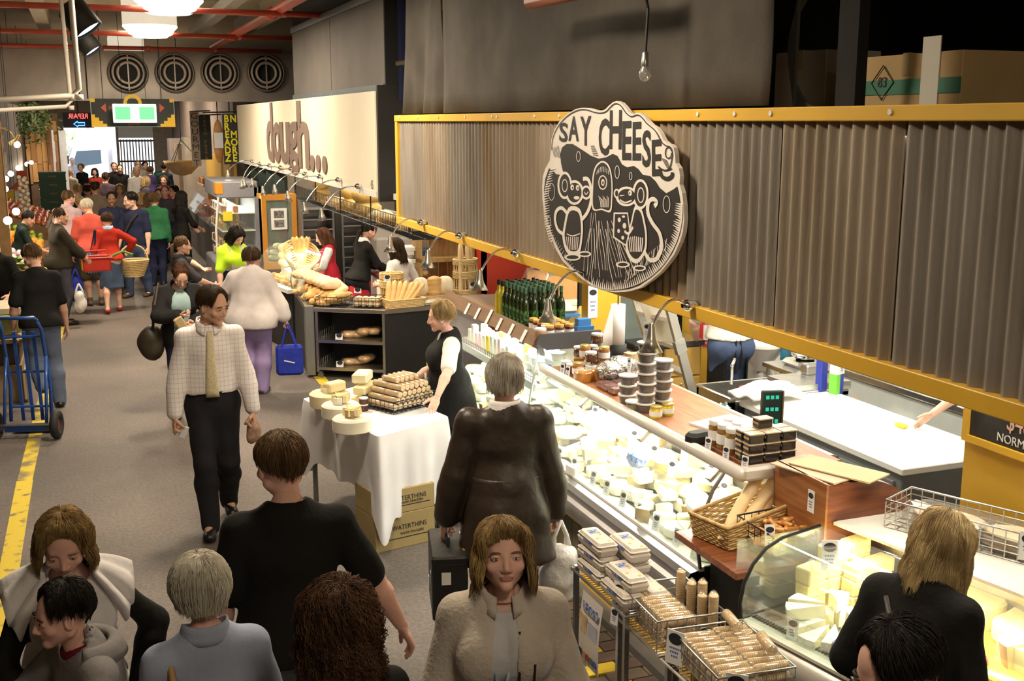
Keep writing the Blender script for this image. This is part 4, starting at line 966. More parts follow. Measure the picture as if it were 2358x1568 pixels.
light('cheese_lower_light','AREA',(3.12,CY0+3.5,1.06),14,(1,.96,.82),.15,(0,0,0),size_y=1.7)
# ------------------------------------------------------------------ cheeses
CHM=[mat('cheese_%d'%i,c,.45,var=.05,scale=12,bump=.08,bscale=50,sss=.12) for i,c in enumerate([(.86,.80,.56),(.84,.74,.42),(.88,.85,.72),(.80,.66,.30),(.82,.78,.64)])]
RIND=mat('rind_tan',(.45,.30,.14),.7,var=.15,scale=14,bump=.2,bscale=50);WRIND=mat('rind_white',(.86,.84,.78),.75,var=.06,scale=12,bump=.25,bscale=40)
def wedge(r,a,h,m,rind,bev=0):
 mb=MB();n=6;pts=[(0,0)]+[(r*math.cos(-a/2+a*i/n),r*math.sin(-a/2+a*i/n)) for i in range(n+1)]
 k=len(pts);mb.prism(pts,h);
 for f in range(len(mb.f)-k+1,len(mb.f)-1):mb.mi[f]=1
 return mb.mesh('cheese_wedge',[m,rind],False)
wm=[wedge(.13,.75,.055,CHM[0],WRIND),wedge(.15,.6,.07,CHM[1],RIND),wedge(.12,.9,.05,CHM[2],WRIND),wedge(.16,.5,.06,CHM[4],WRIND),wedge(.13,.8,.075,CHM[3],RIND)]
def block(d,m,nm='cheese_block'):q=MB();q.box((0,0,d[2]/2),d,bev=.008);return q.mesh(nm,m)
bm_=[block((.13,.08,.06),CHM[0]),block((.10,.10,.05),CHM[2]),block((.16,.07,.055),CHM[1]),block((.09,.07,.07),CHM[4])]
def roundm(r,h,m,nm='cheese_round'):q=MB();q.lathe([(r*.9,0),(r,.01),(r,h-.012),(r*.9,h),(.001,h)],20);return q.mesh(nm,m,'auto')
rm=[roundm(.07,.04,WRIND),roundm(.09,.05,CHM[2]),roundm(.055,.05,CHM[0])]
rr=random.Random(11)
def deckz(x):return.70+(x-2.93)/.68*.10
def lay(x,y,z,me,lab,grp,rz=None,tip=0):
 o=obj(me.name.split('.')[0],me,None,(x,y,z),(rr.uniform(-.12,.12)+tip,rr.uniform(-.12,.12),rr.uniform(0,6.3) if rz is None else rz));tag(o,lab,'cheese',grp);return o
LAB={'cheese_wedge':'pale cheese wedge piled in the long curved-glass case','cheese_block':'cut cheese block piled in the long curved-glass case','cheese_round':'small round white cheese in the long curved-glass case'}
for i in range(22):
 for j in range(5):
  x=2.98+j*.125+rr.uniform(-.02,.02);y=4.83+i*.113+rr.uniform(-.02,.02)
  hz=deckz(x)+.012
  lv=1+(j in(1,2,3) and rr.random()<.62)+(j in(2,3) and rr.random()<.35)
  for q in range(lv):
   k=rr.random();me=rr.choice(wm) if k<.55 else(rr.choice(bm_) if k<.85 else rr.choice(rm));nm=me.name.split('.')[0]
   lay(x+rr.uniform(-.02,.02),y+rr.uniform(-.02,.02),hz+q*.066+.004,me,LAB[nm],nm.replace('_',' ')+'s in the long case')
sq=block((.062,.062,.05),CHM[4],'feta_square')
for i in range(3):
 for j in range(3):
  for q in range(1+(i+j)%2):
   o=lay(2.99+i*.068,4.80+j*.07,deckz(2.99)+.085+q*.055,sq,'small white feta square stacked at the near end of the case','feta squares');o.rotation_euler=(0,0,.1)
lg=MB();lg.ball((0,0,.045),.1,16,8,(1.9,.75,.45));o=lg.build('soft_cheese',mat('blush_rind',(.86,.80,.70),.7,col2=(.78,.55,.42),scale=14,lo=.5,hi=.75));tag(place(o,(3.06,5.12,.87),(0,0,1.1)),'long oval soft cheese with blush rind near the case end','cheese')
lg=MB();lg.box((0,0,.05),(.13,.12,.1),bev=.03);o=lg.build('wrapped_cheese',mat('blue_foil',(.06,.14,.42),.3,.3,col2=(.5,.55,.65),scale=40));tag(place(o,(3.06,5.90,.90),(.3,.2,.6)),'cheese wrapped in blue patterned foil inside the case','cheese')
for i,(x,y,s) in enumerate(((3.36,6.75,1.0),(3.30,6.95,.9),(3.42,6.5,.85))):
 mb=MB();mb.ball((0,0,.07),.13,14,8,(1.1,1,.75));o=mb.build('curd_mound',WRIND);q=o.modifiers.new('d','DISPLACE');t=bpy.data.textures.new('curd','CLOUDS');t.noise_scale=.05;q.texture=t;q.strength=.03
 tag(place(o,(x,y,.83),(0,0,i),s),['largest crumbly white curd mound','smaller curd mound by the leather coat','low curd mound behind the blue foil'][i]+' in the cheese case','cheese')
for i,y in enumerate((4.86,5.06,5.30,5.50,5.72,5.95,6.15,6.45,6.7,6.95)):
 tag_card('white price tag with black oval on the case ledge',(2.885,y,.715),-1.25,.095,.05,'price tags along the case ledge')
for i,(x,y,z) in enumerate(((3.2,5.1,.93),(3.26,5.35,.95),(3.12,5.55,.93),(3.32,5.75,.95),(3.16,5.85,.94),(3.4,6.0,.97),(3.2,6.2,.94),(3.34,6.5,.97),(3.2,6.8,.95),(3.42,5.2,.97),(3.45,6.9,1.0))):
 tag_card('white price tag with black oval standing among the cheeses',(x,y,z),-1.0,.10,.05,'price tags among the cheeses')
for i in range(12):
 for j in range(4):
  x=2.98+j*.15;y=7.32+i*.165;k=rr.random()
  me=rr.choice(wm+bm_+rm+rm);nm=me.name.split('.')[0]
  lay(x,y,deckz(x)+.012,me,{'cheese_wedge':'cheese wedge on the lower deck behind the seller','cheese_block':'cheese block on the lower deck behind the seller','cheese_round':'round cheese on the lower deck behind the seller'}[nm],nm.replace('_',' ')+'s on the far deck')
  if rr.random()<.5:lay(x,y+.02,deckz(x)+.078,rr.choice(rm),'round cheese on the lower deck behind the seller','cheese rounds on the far deck')
hw=roundm(.15,.12,mat('wheel_gold',(.66,.50,.22),.5,var=.08));hw2=roundm(.11,.10,mat('wheel_cream',(.80,.68,.40),.5,var=.06))
for i,(x,y,z,me) in enumerate(((3.30,8.55,.86,hw),(3.22,8.1,.85,hw2),(3.36,7.75,.87,hw2))):
 tag(obj('waxed_cheese',me,None,(x,y,z)),['golden cheese wheel behind the seller','cream cheese wheel beside the golden wheel','cream cheese wheel nearest the grey-haired man'][i],'cheese')
def lathe_mesh(name,prof,m,n=14):q=MB();q.lathe(prof,n);return q.mesh(name,m,'auto')
TUBW=mat('tub_white',(.82,.82,.80),.4,var=.02);LIDB=mat('lid_blue',(.05,.12,.45),.4,var=0);
tubm=lathe_mesh('tub',[(.048,0),(.056,.045),(.060,.046),(.060,.056),(.02,.058)],TUBW,16)
lidm=lathe_mesh('lid',[(.060,0),(.060,.008),(.05,.012)],LIDB,16)
for i in range(5):
 for s_ in range(4 if i<2 else 2):
  r=empty('dairy_tub',(3.16+.0*i,7.34+i*.13,1.102+s_*.058),0,'white dairy tub stacked on the inner shelf of the case','tub','dairy tubs on the inner shelf');obj('tub',tubm,r)
  if i>=1 and s_%2:obj('lid',lidm,r,(0,0,.05))
pk=MB();pk.box((0,0,.07),(.05,.07,.14),bev=.006);pkm=[pk.mesh('carton',m) for m in(TUBW,mat('carton_yellow',(.80,.60,.05),.5,var=0),mat('carton_pink',(.75,.5,.55),.5,var=.05),CHM[2])]
for i in range(13):
 for j in range(2):
  k=[0,1,0,3,2,3,0,1,3,2,2,3,0][i]
  tag(obj('dairy_pack',pkm[k],None,(3.08+j*.12,7.96+i*.095,1.101),(0,0,rr.uniform(-.1,.1)),(1,1,rr.uniform(.7,1.15))),['plain white dairy pack on the case inner shelf','yellow dairy pack on the case inner shelf','pink dairy pack on the case inner shelf','cream coloured pack on the case inner shelf'][k],'packet','dairy packs on the inner shelf %d'%k)
# ---- top shelf: oil bottles, preserves
OILY=mat('oil_yellow',(.42,.34,.02),.08,var=0,coat=.5);OILD=mat('oil_green_glass',(.018,.028,.008),.06,var=0,coat=.6);CAPD=mat('cap_dark',(.015,.015,.015),.4,var=0);CAPG=mat('cap_green',(.05,.11,.06),.4,var=0)
LBL=mat('label_green',(.06,.22,.03),.6,col2=(.015,.02,.01),scale=40,lo=.4,hi=.55);LBLY=mat('label_yellow',(.75,.65,.05),.5,var=.1)
def bottle(name,body,cap,labelm,h=.30,r=.032):
 a=lathe_mesh('bottle_glass',[(r*.96,0),(r,.008),(r,h*.58),(r*.8,h*.66),(r*.42,h*.74),(r*.38,h*.88)],body);b=lathe_mesh('cap',[(r*.44,h*.86),(r*.46,h*.88),(r*.46,h),(.002,h)],cap)
 c=lathe_mesh('bottle_label',[(r*1.02,h*.1),(r*1.02,h*.45)],labelm) if labelm else None
 return a,b,c
bt=[bottle('oil',OILY,CAPD,None),bottle('oil',OILD,CAPG,LBL,.31)]
for i in range(5):
 for j in range(8):
  k=0 if j>5 or(j==5 and i>2) else 1;yy=7.74+j*.082;xx=3.05+i*.075
  a,b,c=bt[k];r=empty('oil_bottle',(xx,yy+.0,1.452),0,['tall clear bottle of golden olive oil on the case top shelf','dark green olive oil bottle on the case top shelf'][k],'bottle',['golden oil bottles','dark oil bottles'][k])
  obj('bottle_glass',a,r);obj('cap',b,r)
  if c:obj('bottle_label',c,r)
JAM=mat('jam_amber',(.35,.12,.03),.12,var=.2,scale=30,coat=.4);JAMD=mat('jam_brown',(.10,.04,.02),.15,var=.3,scale=40,coat=.4);OLIVE=mat('olives_green',(.22,.20,.05),.2,var=.5,scale=50,coat=.3);LIDO=mat('lid_orange',(.65,.25,.05),.4,col2=(.75,.5,.15),scale=30);LIDW=mat('lid_white',(.80,.78,.76),.35,var=0);LIDG=mat('lid_gold',(.60,.45,.15),.3,.6,var=0)
def jar(glass,lid,h=.09,r=.035,lab=False):
 a=lathe_mesh('jar_glass',[(r*.9,0),(r,.008),(r,h*.72),(r*.86,h*.82)],glass);b=lathe_mesh('lid',[(r*.93,h*.8),(r*.95,h*.82),(r*.95,h*.98),(r*.88,h),(.002,h)],lid)
 c=lathe_mesh('jar_label',[(r*1.03,h*.2),(r*1.03,h*.6)],PAPER) if lab else None
 return a,b,c
def put_jar(j,loc,label,group,cat='jar',name='preserve_jar',sc=None):
 r=empty(name,loc,rr.uniform(0,6),label,cat,group);obj('jar_glass',j[0],r);obj('lid',j[1],r)
 if j[2]:obj('jar_label',j[2],r)
 if sc:r.scale=(sc,)*3
 return r
j1=jar(JAMD,LIDO,.095,.034,True)
for i in range(3):
 for j in range(5):put_jar(j1,(3.08+i*.078,7.32+j*.08,1.452),'small preserve jar with orange lid in front of the oil bottles','orange-lidded jars')
j2=jar(mat('pate',(.30,.16,.09),.3,var=.2),LIDW,.085,.045)
for i,y in enumerate((7.30,7.36)):put_jar(j2,(2.99+i*.09,y-.02+.04*i,1.452),['clear jar of brown pate nearest the shelf end','clear jar of brown pate behind the nearest one'][i],'pate jars',sc=1.0)
mb=MB();mb.box((0,0,.06),(.10,.07,.10));mb.box((0,0,.03),(.12,.09,.06),taper=1.2);o=mb.build('blue_box',mat('blue_card',(.05,.20,.48),.5,var=.05));tag(place(o,(3.38,7.40,1.452)),'cut-away blue card box beside the preserve jars','box')
mb=MB();mb.span((3.55,7.62,0),(3.80,7.80,2.08));struct(mb.build('wall_pillar',YEL))
t_=tag_card('tall paper notice on the yellow pillar',(3.56,7.615,1.52),0,.26,.08,'notices',0);t_.rotation_euler=(0,0,0)
r=empty('paper_towel_stand',(3.62,7.30,1.30),0,'white paper towel roll upright on a stand','paper towel')
mb=MB();mb.cyl((0,0,.22),.055,.30,20);mb.build('paper_roll',PAPER,r,True);mb=MB();mb.tube([(0,0,0),(0,0,.45)],.006);mb.cyl((0,0,.0),.07,.14,16);mb.build('stand',BLK,r,True);mb=MB();mb.grid(lambda u,v:(-.05-.10*u*(1-v)-.02*u,-.02,.07+.30*v-.02*u),6,4);q=mb.build('loose_sheet',PAPER,r,True);q.modifiers.new('t','SOLIDIFY').thickness=.002
mb=MB();mb.span((3.50,7.20,0),(3.75,7.45,1.30));tag(mb.build('stand_cabinet',BLK),'narrow black cabinet under the paper towel roll','cabinet')
bag=MB();bag.grid(lambda u,v:((u-.5)*.22,-.05*math.sin(u*PI)-.03*v*math.sin(u*9),v*.36),10,8);q=bag.build('paper_bag',mat('kraft',(.58,.44,.24),.8,var=.06,bump=.3,bscale=20));q.modifiers.new('t','SOLIDIFY').thickness=.05;tag(place(q,(3.66,7.04,1.0),(.05,0,-.3)),'crumpled kraft paper bag hung by the towel stand','bag')
mb=MB();mb.span((3.45,6.98,0),(3.85,7.10,1.0));tag(mb.build('side_partition',mat('pale_partition',(.42,.45,.43),.5,var=.05)),'pale grey partition beside the kraft bag','partition')
# ------------------------------------------------------------------ goods standing on the wooden top
Z=1.262
def on(px,py,z=Z):p=P(px,py,z=z);return(p.x,p.y,z)
j3=jar(JAM,LIDG,.10,.040,True);j4=jar(JAMD,LIDW,.07,.043);j5=jar(mat('apricot',(.55,.25,.05),.2,var=.2,coat=.3),PLAST,.09,.06)
k=0
for i in range(3):
 for j in range(3):
  for q in range(2 if i else 1):
   jj=[j3,j4,j4][(i+j+q)%3];put_jar(jj,(3.10+i*.10,6.86+j*.10,Z+q*.098),['amber jam jar stacked at the far end of the wooden top','dark relish tub stacked at the far end of the wooden top','dark relish tub stacked at the far end of the wooden top'][(i+j+q)%3],['amber jam jars','relish tubs','relish tubs'][(i+j+q)%3])
put_jar(j4,(3.30,6.98,Z+.2),'relish tub on top of the far jar stack','relish tubs');
put_jar(j5,(3.07,6.70,Z),'wide apricot jar in front of the jam stack','apricot jars');put_jar(j5,(3.20,6.72,Z),'second apricot jar beside the foil pile','apricot jars')
foil=mat('foil',(.55,.53,.50),.25,.9,col2=(.2,.18,.16),scale=30,bump=.8,bscale=45)
for i,(x,y,s) in enumerate(((3.22,6.60,.09),(3.30,6.64,.10),(3.38,6.70,.09))):
 mb=MB();mb.ball((0,0,s*.85),s,14,8,(1.1,1,.85));o=mb.build('foil_parcel',foil,smooth=True);q=o.modifiers.new('d','DISPLACE');t=bpy.data.textures.new('foil','CLOUDS');t.noise_scale=.03;q.texture=t;q.strength=.035
 tag(place(o,(x,y,Z)),['foil wrapped parcel nearest the rail','middle foil wrapped parcel','foil wrapped parcel farthest from the rail'][i],'parcel','foil parcels')
redpk=MB();redpk.box((0,0,.02),(.10,.085,.04),bev=.012);rpm=redpk.mesh('paste_pack',mat('quince_red',(.17,.025,.015),.15,var=.2,coat=.6))
wrapm=MB();wrapm.box((0,0,.021),(.104,.089,.043),bev=.012);wrm=wrapm.mesh('wrap',CLEAR)
for i in range(4):
 for j in range(3):
  for q in range(2 if i>1 else 1):
   r=empty('quince_paste',(3.13+i*.105,6.30+j*.092+q*.01,Z+q*.042),.05,'dark red wrapped paste block on the wooden top','packet','red paste blocks');obj('paste_pack',rpm,r);obj('wrap',wrm,r)
TUBC=mat('dark_fruit',(.075,.03,.02),.4,var=.4,scale=60,bump=.3,bscale=80);DATE=mat('raisin',(.10,.055,.045),.4,var=.4,scale=70,bump=.3,bscale=80)
tb=lathe_mesh('contents',[(.043,.004),(.052,.044)],TUBC,18);tb2=lathe_mesh('contents',[(.043,.004),(.052,.04)],DATE,18);tb3=lathe_mesh('contents',[(.043,.004),(.052,.04)],OLIVE,18)
tsh=lathe_mesh('clear_tub',[(.045,0),(.056,.05)],PLAST,18);tl=lathe_mesh('tub_lid',[(.056,.050),(.061,.052),(.061,.060),(.05,.062),(.05,.058),(.002,.058)],mat('lid_translucent',(.80,.76,.72),.3,var=.02),18)
for(px,py,n,kind,nm) in((1486,948,7,0,'tall tower'),(1525,940,5,0,'second tower'),(1445,928,3,1,'low stack'),(1462,944,1,2,'olive tub')):
 b=on(px,py)
 for q in range(n):
  r=empty('fruit_tub',(b[0]+rr.uniform(-.003,.003),b[1]+rr.uniform(-.003,.003),b[2]+q*.0625),0,{'tall tower':'clear tub of dark fruit in the tallest tower on the wooden top','second tower':'clear tub of dark fruit in the second tallest tower','low stack':'clear tub in the low stack left of the towers','olive tub':'single clear tub of olives beside the towers'}[nm],'tub',nm)
  obj('contents',[tb,tb2,tb3][kind],r);obj('clear_tub',tsh,r);obj('tub_lid',tl,r)
b=on(1486,948);tag_card('price tag standing on the tallest tub tower',(b[0],b[1],b[2]+7*.0625),-.5,.12,.045,'upright tags',0)
b=on(1447,925);tag_card('price tag stuck in the low tub stack',(b[0],b[1],b[2]+3*.0625),-.5,.10,.02,'upright tags',0)
j6=jar(mat('fetta_yellow',(.62,.55,.04),.15,var=.25,scale=40,coat=.4),LIDG,.075,.038,True)
for i,(px,py) in enumerate(((1510,962),(1537,955))):put_jar(j6,on(px,py),['yellow oil jar in front of the tub towers','yellow oil jar right of its twin'][i],'yellow oil jars')
mb=MB();a=on(1628,1035);mb.span((3.05,4.60,Z),(3.38,5.02,Z+.02),bev=.004);tag(mb.build('serving_board',DWOOD),'dark timber board under the jars at the rail corner','board')
ZT=Z+.02
j7=jar(mat('mushroom_jar',(.34,.20,.05),.12,col2=(.16,.08,.02),scale=28,coat=.5),LIDW,.135,.042,True)
for i in range(2):
 for j in range(3):put_jar(j7,(3.10+i*.09,4.86+j*.085,ZT if j<2 else Z+.02),'jar of preserved mushrooms with white lid near the rail corner','mushroom jars')
tbx=MB();tbx.box((0,0,.024),(.088,.062,.048),bev=.006);tbm=tbx.mesh('box_body',mat('truffle_black',(.02,.017,.015),.25,var=.1,coat=.4));tbt=MB();tbt.box((0,0,.049),(.090,.064,.006));ttm=tbt.mesh('box_top',mat('box_top_peach',(.55,.35,.22),.5,col2=(.7,.6,.45),scale=60));tbs=MB();tbs.box((-.0445,0,.028),(.002,.05,.012));tsm=tbs.mesh('printed_band',mat('gold_print',(.5,.35,.15),.5,var=.1))
for i in range(3):
 for j in range(2):
  for q in range(3 if(i,j)!=(1,1) else 4):
   r=empty('truffle_box',(3.10+i*.098,4.665+j*.075,ZT+q*.053),rr.uniform(-.05,.05),'small black confection box stacked at the rail corner','box','black confection boxes');obj('box_body',tbm,r);obj('box_top',ttm,r);obj('printed_band',tsm,r)
b=on(1615,1020);mb=MB();mb.box((0,0,.035),(.14,.09,.07),bev=.02);tag(place(mb.build('card_terminal',BLK),(3.04,5.12,Z),(0,0,.2)),'black card reader left of the mushroom jars','card reader')
tags=((1270,890),(1290,905),(1325,880),(1618,1032),(1640,1060),(1668,1078))
for i,y in enumerate((6.95,6.86,6.72,4.98,4.80,4.62)):tag_card('white price tag on the front edge of the wooden top',(3.02,y,Z),-1.2,.075,.04,'tags on the wooden top edge',.1)
mb=MB();mb.box((0,0,.006),(.34,.50,.012));mb.box((.03,.02,.016),(.28,.3,.008),(0,0,.2));o=mb.build('paper_sheets',PAPER);tag(place(o,(3.42,5.28,Z),(0,0,.25)),'loose white wrapping sheets on the wooden top','paper')
# ------------------------------------------------------------------ work area behind the cheese counter
def thing(name,label,cat,loc=(0,0,0),rz=0,group=None):return empty(name,loc,rz,label,cat,group)
def part(r,name,m,fn,smooth=False):mb=MB();fn(mb);return mb.build(name,m,r,smooth)
fridge=mat('fridge_grey',(.24,.25,.25),.45,.3,var=.06,scale=3);TOPW=mat('bench_white',(.86,.85,.80),.35,var=.015)
r=thing('fridge_bench','long under-counter fridge with thick white worktop in the stall','work bench',(4.57,5.25,0))
part(r,'cabinet',fridge,lambda b:b.span((.02,.03,.06),(.70,1.80,.855)))
part(r,'worktop',TOPW,lambda b:b.span((0,0,.855),(.86,1.85,.90),bev=.006))
part(r,'end_panel',GREY,lambda b:b.span((.02,.01,.05),(.72,.03,.855)))
for i in range(3):
 d=part(r,'door',fridge,lambda b:b.span((-.002,.08+i*.57,.10),(.018,.08+i*.57+.54,.80),bev=.004));part(d,'door_rail',STEEL,lambda b:b.tube([(-.03,.12+i*.57,.74),(-.03,.55+i*.57,.74)],.007))
s_=part(r,'power_outlet',WHITE,lambda b:b.span((-.02,1.22,.72),(.0,1.34,.80),bev=.004));part(r,'thermostat',BLK,lambda b:b.span((-.012,.93,.70),(0,1.03,.75)))
c=P(1770,905,z=.9);
r=thing('steel_sink_bench','stainless steel sink bench at the far end of the white worktop','sink bench',(4.50,7.12,0))
part(r,'carcass',STEEL,lambda b:(b.span((0,0,0),(.05,.50,.90)),b.span((0,0,.05),(1.1,.03,.88)),b.span((0,.47,.05),(1.1,.5,.92)),b.span((.55,0,.85),(1.1,.5,.90)),b.span((0,0,.6),(.55,.5,.62))))
part(r,'rim',CHROME,lambda b:b.tube([(0,0,.905),(1.1,0,.905),(1.1,.5,.905),(0,.5,.905)],.012,6,closed=True))
tp=part(r,'tap',CHROME,lambda b:b.tube([(.3,.46,.9),(.3,.46,1.06),(.28,.40,1.12),(.22,.34,1.08)],.014,8),True)
cl=MB();cl.grid(lambda u,v:((u-.5)*.42,(v-.5)*.26,.06*math.sin(u*PI)*math.sin(v*PI)+.025*math.sin(u*11+v*7)*math.sin(v*PI)+.02),18,12);o=cl.build('white_sack',WHITE,smooth=True);o.modifiers.new('t','SOLIDIFY').thickness=.02;tag(place(o,(4.78,7.05,.94),(0,0,.1),1.2),'crumpled white sack on the steel sink bench','sack')
bl=lathe_mesh('bowl',[(.05,0),(.075,.07),(.078,.07),(.048,.004)],WHITE,20);tag(obj('white_bowl',bl,None,(5.02,7.22,.905)),'small white bowl on the steel sink bench','bowl')
mb=MB();mb.span((5.1,7.12,.90),(5.62,7.52,.96));mb.box((5.5,7.45,1.0),(.2,.1,.08),bev=.01);tag(mb.build('cutting_tray',STEEL),'flat steel tray with a rounded guard on the sink bench','tray')
sc=MB();sc.tube([(0,0,.0),(.03,0,.05),(.02,.0,.10),(-.02,0,.10),(-.03,0,.05)],.006,5);tag(place(sc.build('red_handle_scissors',mat('red_plastic',(.55,.04,.04),.4,var=0)),(4.62,7.14,.90)),'red scissor handles sticking out of the sink','scissors')
r=thing('scale_display','slim dark scale display with green digits on a pole','scale display',(3.80,5.55,0),-.25)
part(r,'display_case',mat('scale_green',(.03,.05,.045),.35,var=.1),lambda b:b.box((0,0,1.27),(.13,.035,.26),bev=.008));part(r,'pole',STEEL,lambda b:b.tube([(0,.01,.9),(0,.01,1.18)],.018,8));part(r,'side_trim',STEEL,lambda b:b.box((.068,0,1.27),(.01,.04,.26)))
for i in range(3):part(r,'digits',mat('green_digits',(.02,.3,.2),var=0,emit=(.02,.5,.32),estr=.8),lambda b:[b.box((-.03+.03*q,-.019,1.36-i*.075),(.02,.002,.022)) for q in range(3)])
part(r,'scale_base',STEEL,lambda b:b.span((-.2,-.2,.80),(.2,.25,.92),bev=.01));part(r,'scale_stand',GREY,lambda b:b.span((-.18,-.18,0),(.18,.2,.80)))
tw=checks('teal_towel',(.70,.72,.68),(.02,.20,.20),9,1,.35,True)
def cloth(name,label,loc,rz,wd,h,m,cat='towel',fold=.02):
 q=MB();q.grid(lambda u,v:((u-.5)*wd*(1-.2*v),fold*math.sin(u*10)*(.4+v)-.01*v,-h*v),14,8);o=q.build(name,m,smooth=True);o.modifiers.new('t','SOLIDIFY').thickness=.012;return tag(place(o,loc,(0,0,rz)),label,cat)
cloth('tea_towel','teal and white striped tea towel hanging from the white worktop',(4.53,5.60,.80),PI/2,.22,.34,checks('teal_towel2',(.66,.70,.66),(.02,.18,.18),1,22,.4))
cloth('tea_towel','teal striped towel tied on the sink bench corner',(4.47,7.14,.86),PI/2,.16,.34,tw)
cloth('plastic_bag','white plastic bag hanging on the fridge rail',(4.53,5.86,.78),PI/2,.14,.20,WHITE,'bag',.03)
r=thing('glass_top_freezer','white fridge with slanted glass back and steel rim','fridge',(6.05,6.05,0))
part(r,'body',mat('fridge_pale',(.50,.52,.48),.4,var=.04),lambda b:b.span((0,0,.05),(.8,1.75,.84)));part(r,'steel_top',STEEL,lambda b:b.span((-.03,0,.84),(.35,1.75,.90),bev=.01))
part(r,'slanted_glass',GLASS,lambda b:b.add([(.30,0,.90),(.55,0,1.15),(.55,1.6,1.15),(.30,1.6,.90)],[(0,1,2,3)]));part(r,'compressor_plate',GREY,lambda b:b.span((-.02,.75,.38),(0,1.25,.62)));part(r,'handle_box',WHITE,lambda b:b.span((-.06,.80,.5),(-.02,1.1,.66),bev=.01))
mb=MB();mb.box((0,0,.07),(.22,.30,.14),bev=.005);o=mb.build('glove_box',WHITE);tag(place(o,(6.10,6.55,.90),(0,0,.1)),'white glove box with green print on the glass-top fridge','box');text('FRESH',.045,mat('print_green',(.05,.30,.08),.6,var=0),o,(-.112,0,.09),WALLROT,.0005)
r=thing('steel_table','stainless steel side table under the mixer','table',(5.62,7.88,0));part(r,'table_top',STEEL,lambda b:b.span((0,0,.82),(.85,.5,.86),bev=.004));part(r,'under_shelf',STEEL,lambda b:b.span((.04,.04,.25),(.81,.46,.27)))
for x in(.04,.81):
 for y in(.04,.46):part(r,'leg',STEEL,lambda b:b.tube([(x,y,0),(x,y,.82)],.02))
r=thing('stand_mixer','chrome planetary mixer with steel bowl on the side table','mixer',(5.98,8.10,.86));
part(r,'base',CHROME,lambda b:b.box((.05,0,.03),(.62,.30,.06),bev=.03));part(r,'bowl',CHROME,lambda b:b.lathe([(.08,.06),(.125,.10),(.14,.20),(.145,.20),(.13,.10)],24,(-.1,0,0)),True);part(r,'column',STEEL,lambda b:b.box((.24,0,.25),(.14,.18,.42),bev=.04,taper=.8));part(r,'head',STEEL,lambda b:b.box((.05,0,.43),(.46,.18,.16),bev=.05));part(r,'beater',CHROME,lambda b:b.tube([(-.1,0,.36),(-.1,0,.22)],.02));part(r,'bowl_handle',CHROME,lambda b:b.tube([(.0,-.08,.19),(.09,-.12,.20),(.12,-.05,.18)],.008))
mb=MB();mb.span((5.72,9.42,0),(6.9,9.52,2.7));struct(mb.build('wall_partition',WHITE));mb=MB();mb.span((5.42,9.30,0),(5.72,9.5,2.7));pl=struct(mb.build('wall_pillar',YEL))
r=thing('fire_sign','red fire extinguisher sign on the yellow pillar','sign',(5.57,9.295,.98));part(r,'red_plate',mat('sign_red',(.55,.03,.025),.5,var=.02),lambda b:b.box((0,0,0),(.19,.006,.30)));part(r,'extinguisher_pictogram',WHITE,lambda b:(b.box((0,-.004,-.01),(.06,.003,.15)),b.box((0,-.004,.09),(.03,.003,.03))));text('FIRE',.035,WHITE,r,(0,-.004,-.115),(PI/2,0,0),.0005)
r=thing('wash_basin','white ceramic wash basin on the white partition','wash basin',(6.12,9.15,0));CER=mat('ceramic',(.82,.80,.75),.12,var=.01,coat=.4)
def basin(u,v):
 a=u*2*PI;c,s=math.cos(a),math.sin(a);k=[1.0,1.04,.98,.86,.5,.02][min(5,int(round(v*5)))];z=[.83,.87,.885,.87,.77,.74][min(5,int(round(v*5)))]
 sx=.27*k*(1 if s>0 else(1-.15*s*s));return(c*sx,(s*.24 if s<0 else min(s*.27,.22))*k,z)
part(r,'bowl',CER,lambda b:b.grid(basin,32,6,wrap=True),True);part(r,'underside',CER,lambda b:b.lathe([(.06,.58),(.09,.62),(.16,.72),(.26,.84)],28,cap=False),True)
part(r,'splashback',WHITE,lambda b:b.box((0,.25,1.10),(.60,.02,.55),bev=.004));pvcw=mat('pvc_white',(.74,.72,.66),.35,var=.02)
part(r,'trap',pvcw,lambda b:b.tube([(0,0,.62),(0,0,.45),(.02,.0,.38),(.08,0,.35),(.14,0,.38),(.16,0,.46),(.16,.05,.52),(.16,.24,.53)],.032,10),True)
for x in(-.15,.15):part(r,'tap',CHROME,lambda b:(b.tube([(x,.16,.88),(x,.16,.95),(x*.6,.10,.96)],.014,8),b.ball((x,.16,.965),.022)),True)
part(r,'soap_bottle',mat('soap_pink',(.80,.60,.60),.3,var=0),lambda b:b.lathe([(.035,.50),(.035,.62),(.045,.72)],12,(-.21,-.02,0)),True)
cloth('blue_cloth','blue cleaning cloth over the wash basin edge',(6.24,8.90,.90),.2,.18,.30,mat('blue_cloth',(.03,.16,.24),.9,var=.15,bump=.4,bscale=30),'cloth',.03)
r=thing('foil_roll_box','blue and green catering wrap box standing by the worktop','box',(5.40,7.02,.90),.3);part(r,'box_body',mat('wrap_blue',(.03,.05,.35),.4,var=0),lambda b:b.box((0,0,.16),(.09,.07,.32)));part(r,'white_panel',WHITE,lambda b:b.box((0,-.002,.21),(.092,.072,.10)));part(r,'green_panel',mat('wrap_green',(.15,.50,.05),.4,var=0),lambda b:b.box((-.025,-.002,.08),(.045,.072,.16)));text('500',.04,LIDB,r,(.01,-.04,.21),(PI/2,-PI/2,0),.0005)
r=thing('foil_roll_box','second wrap box behind the blue and green one','box',(5.34,7.13,.90),.3);part(r,'box_body',mat('wrap_blue',(.03,.05,.35)),lambda b:b.box((0,0,.15),(.07,.06,.30)))
cloth('orange_cloth','orange cloth lying at the worktop corner',(5.44,6.84,.895),PI/2,.14,.14,mat('orange_cloth',(.45,.13,.05),.9,var=.1),'cloth')
AL=mat('aluminium',(.50,.48,.44),.38,.85,var=.05)
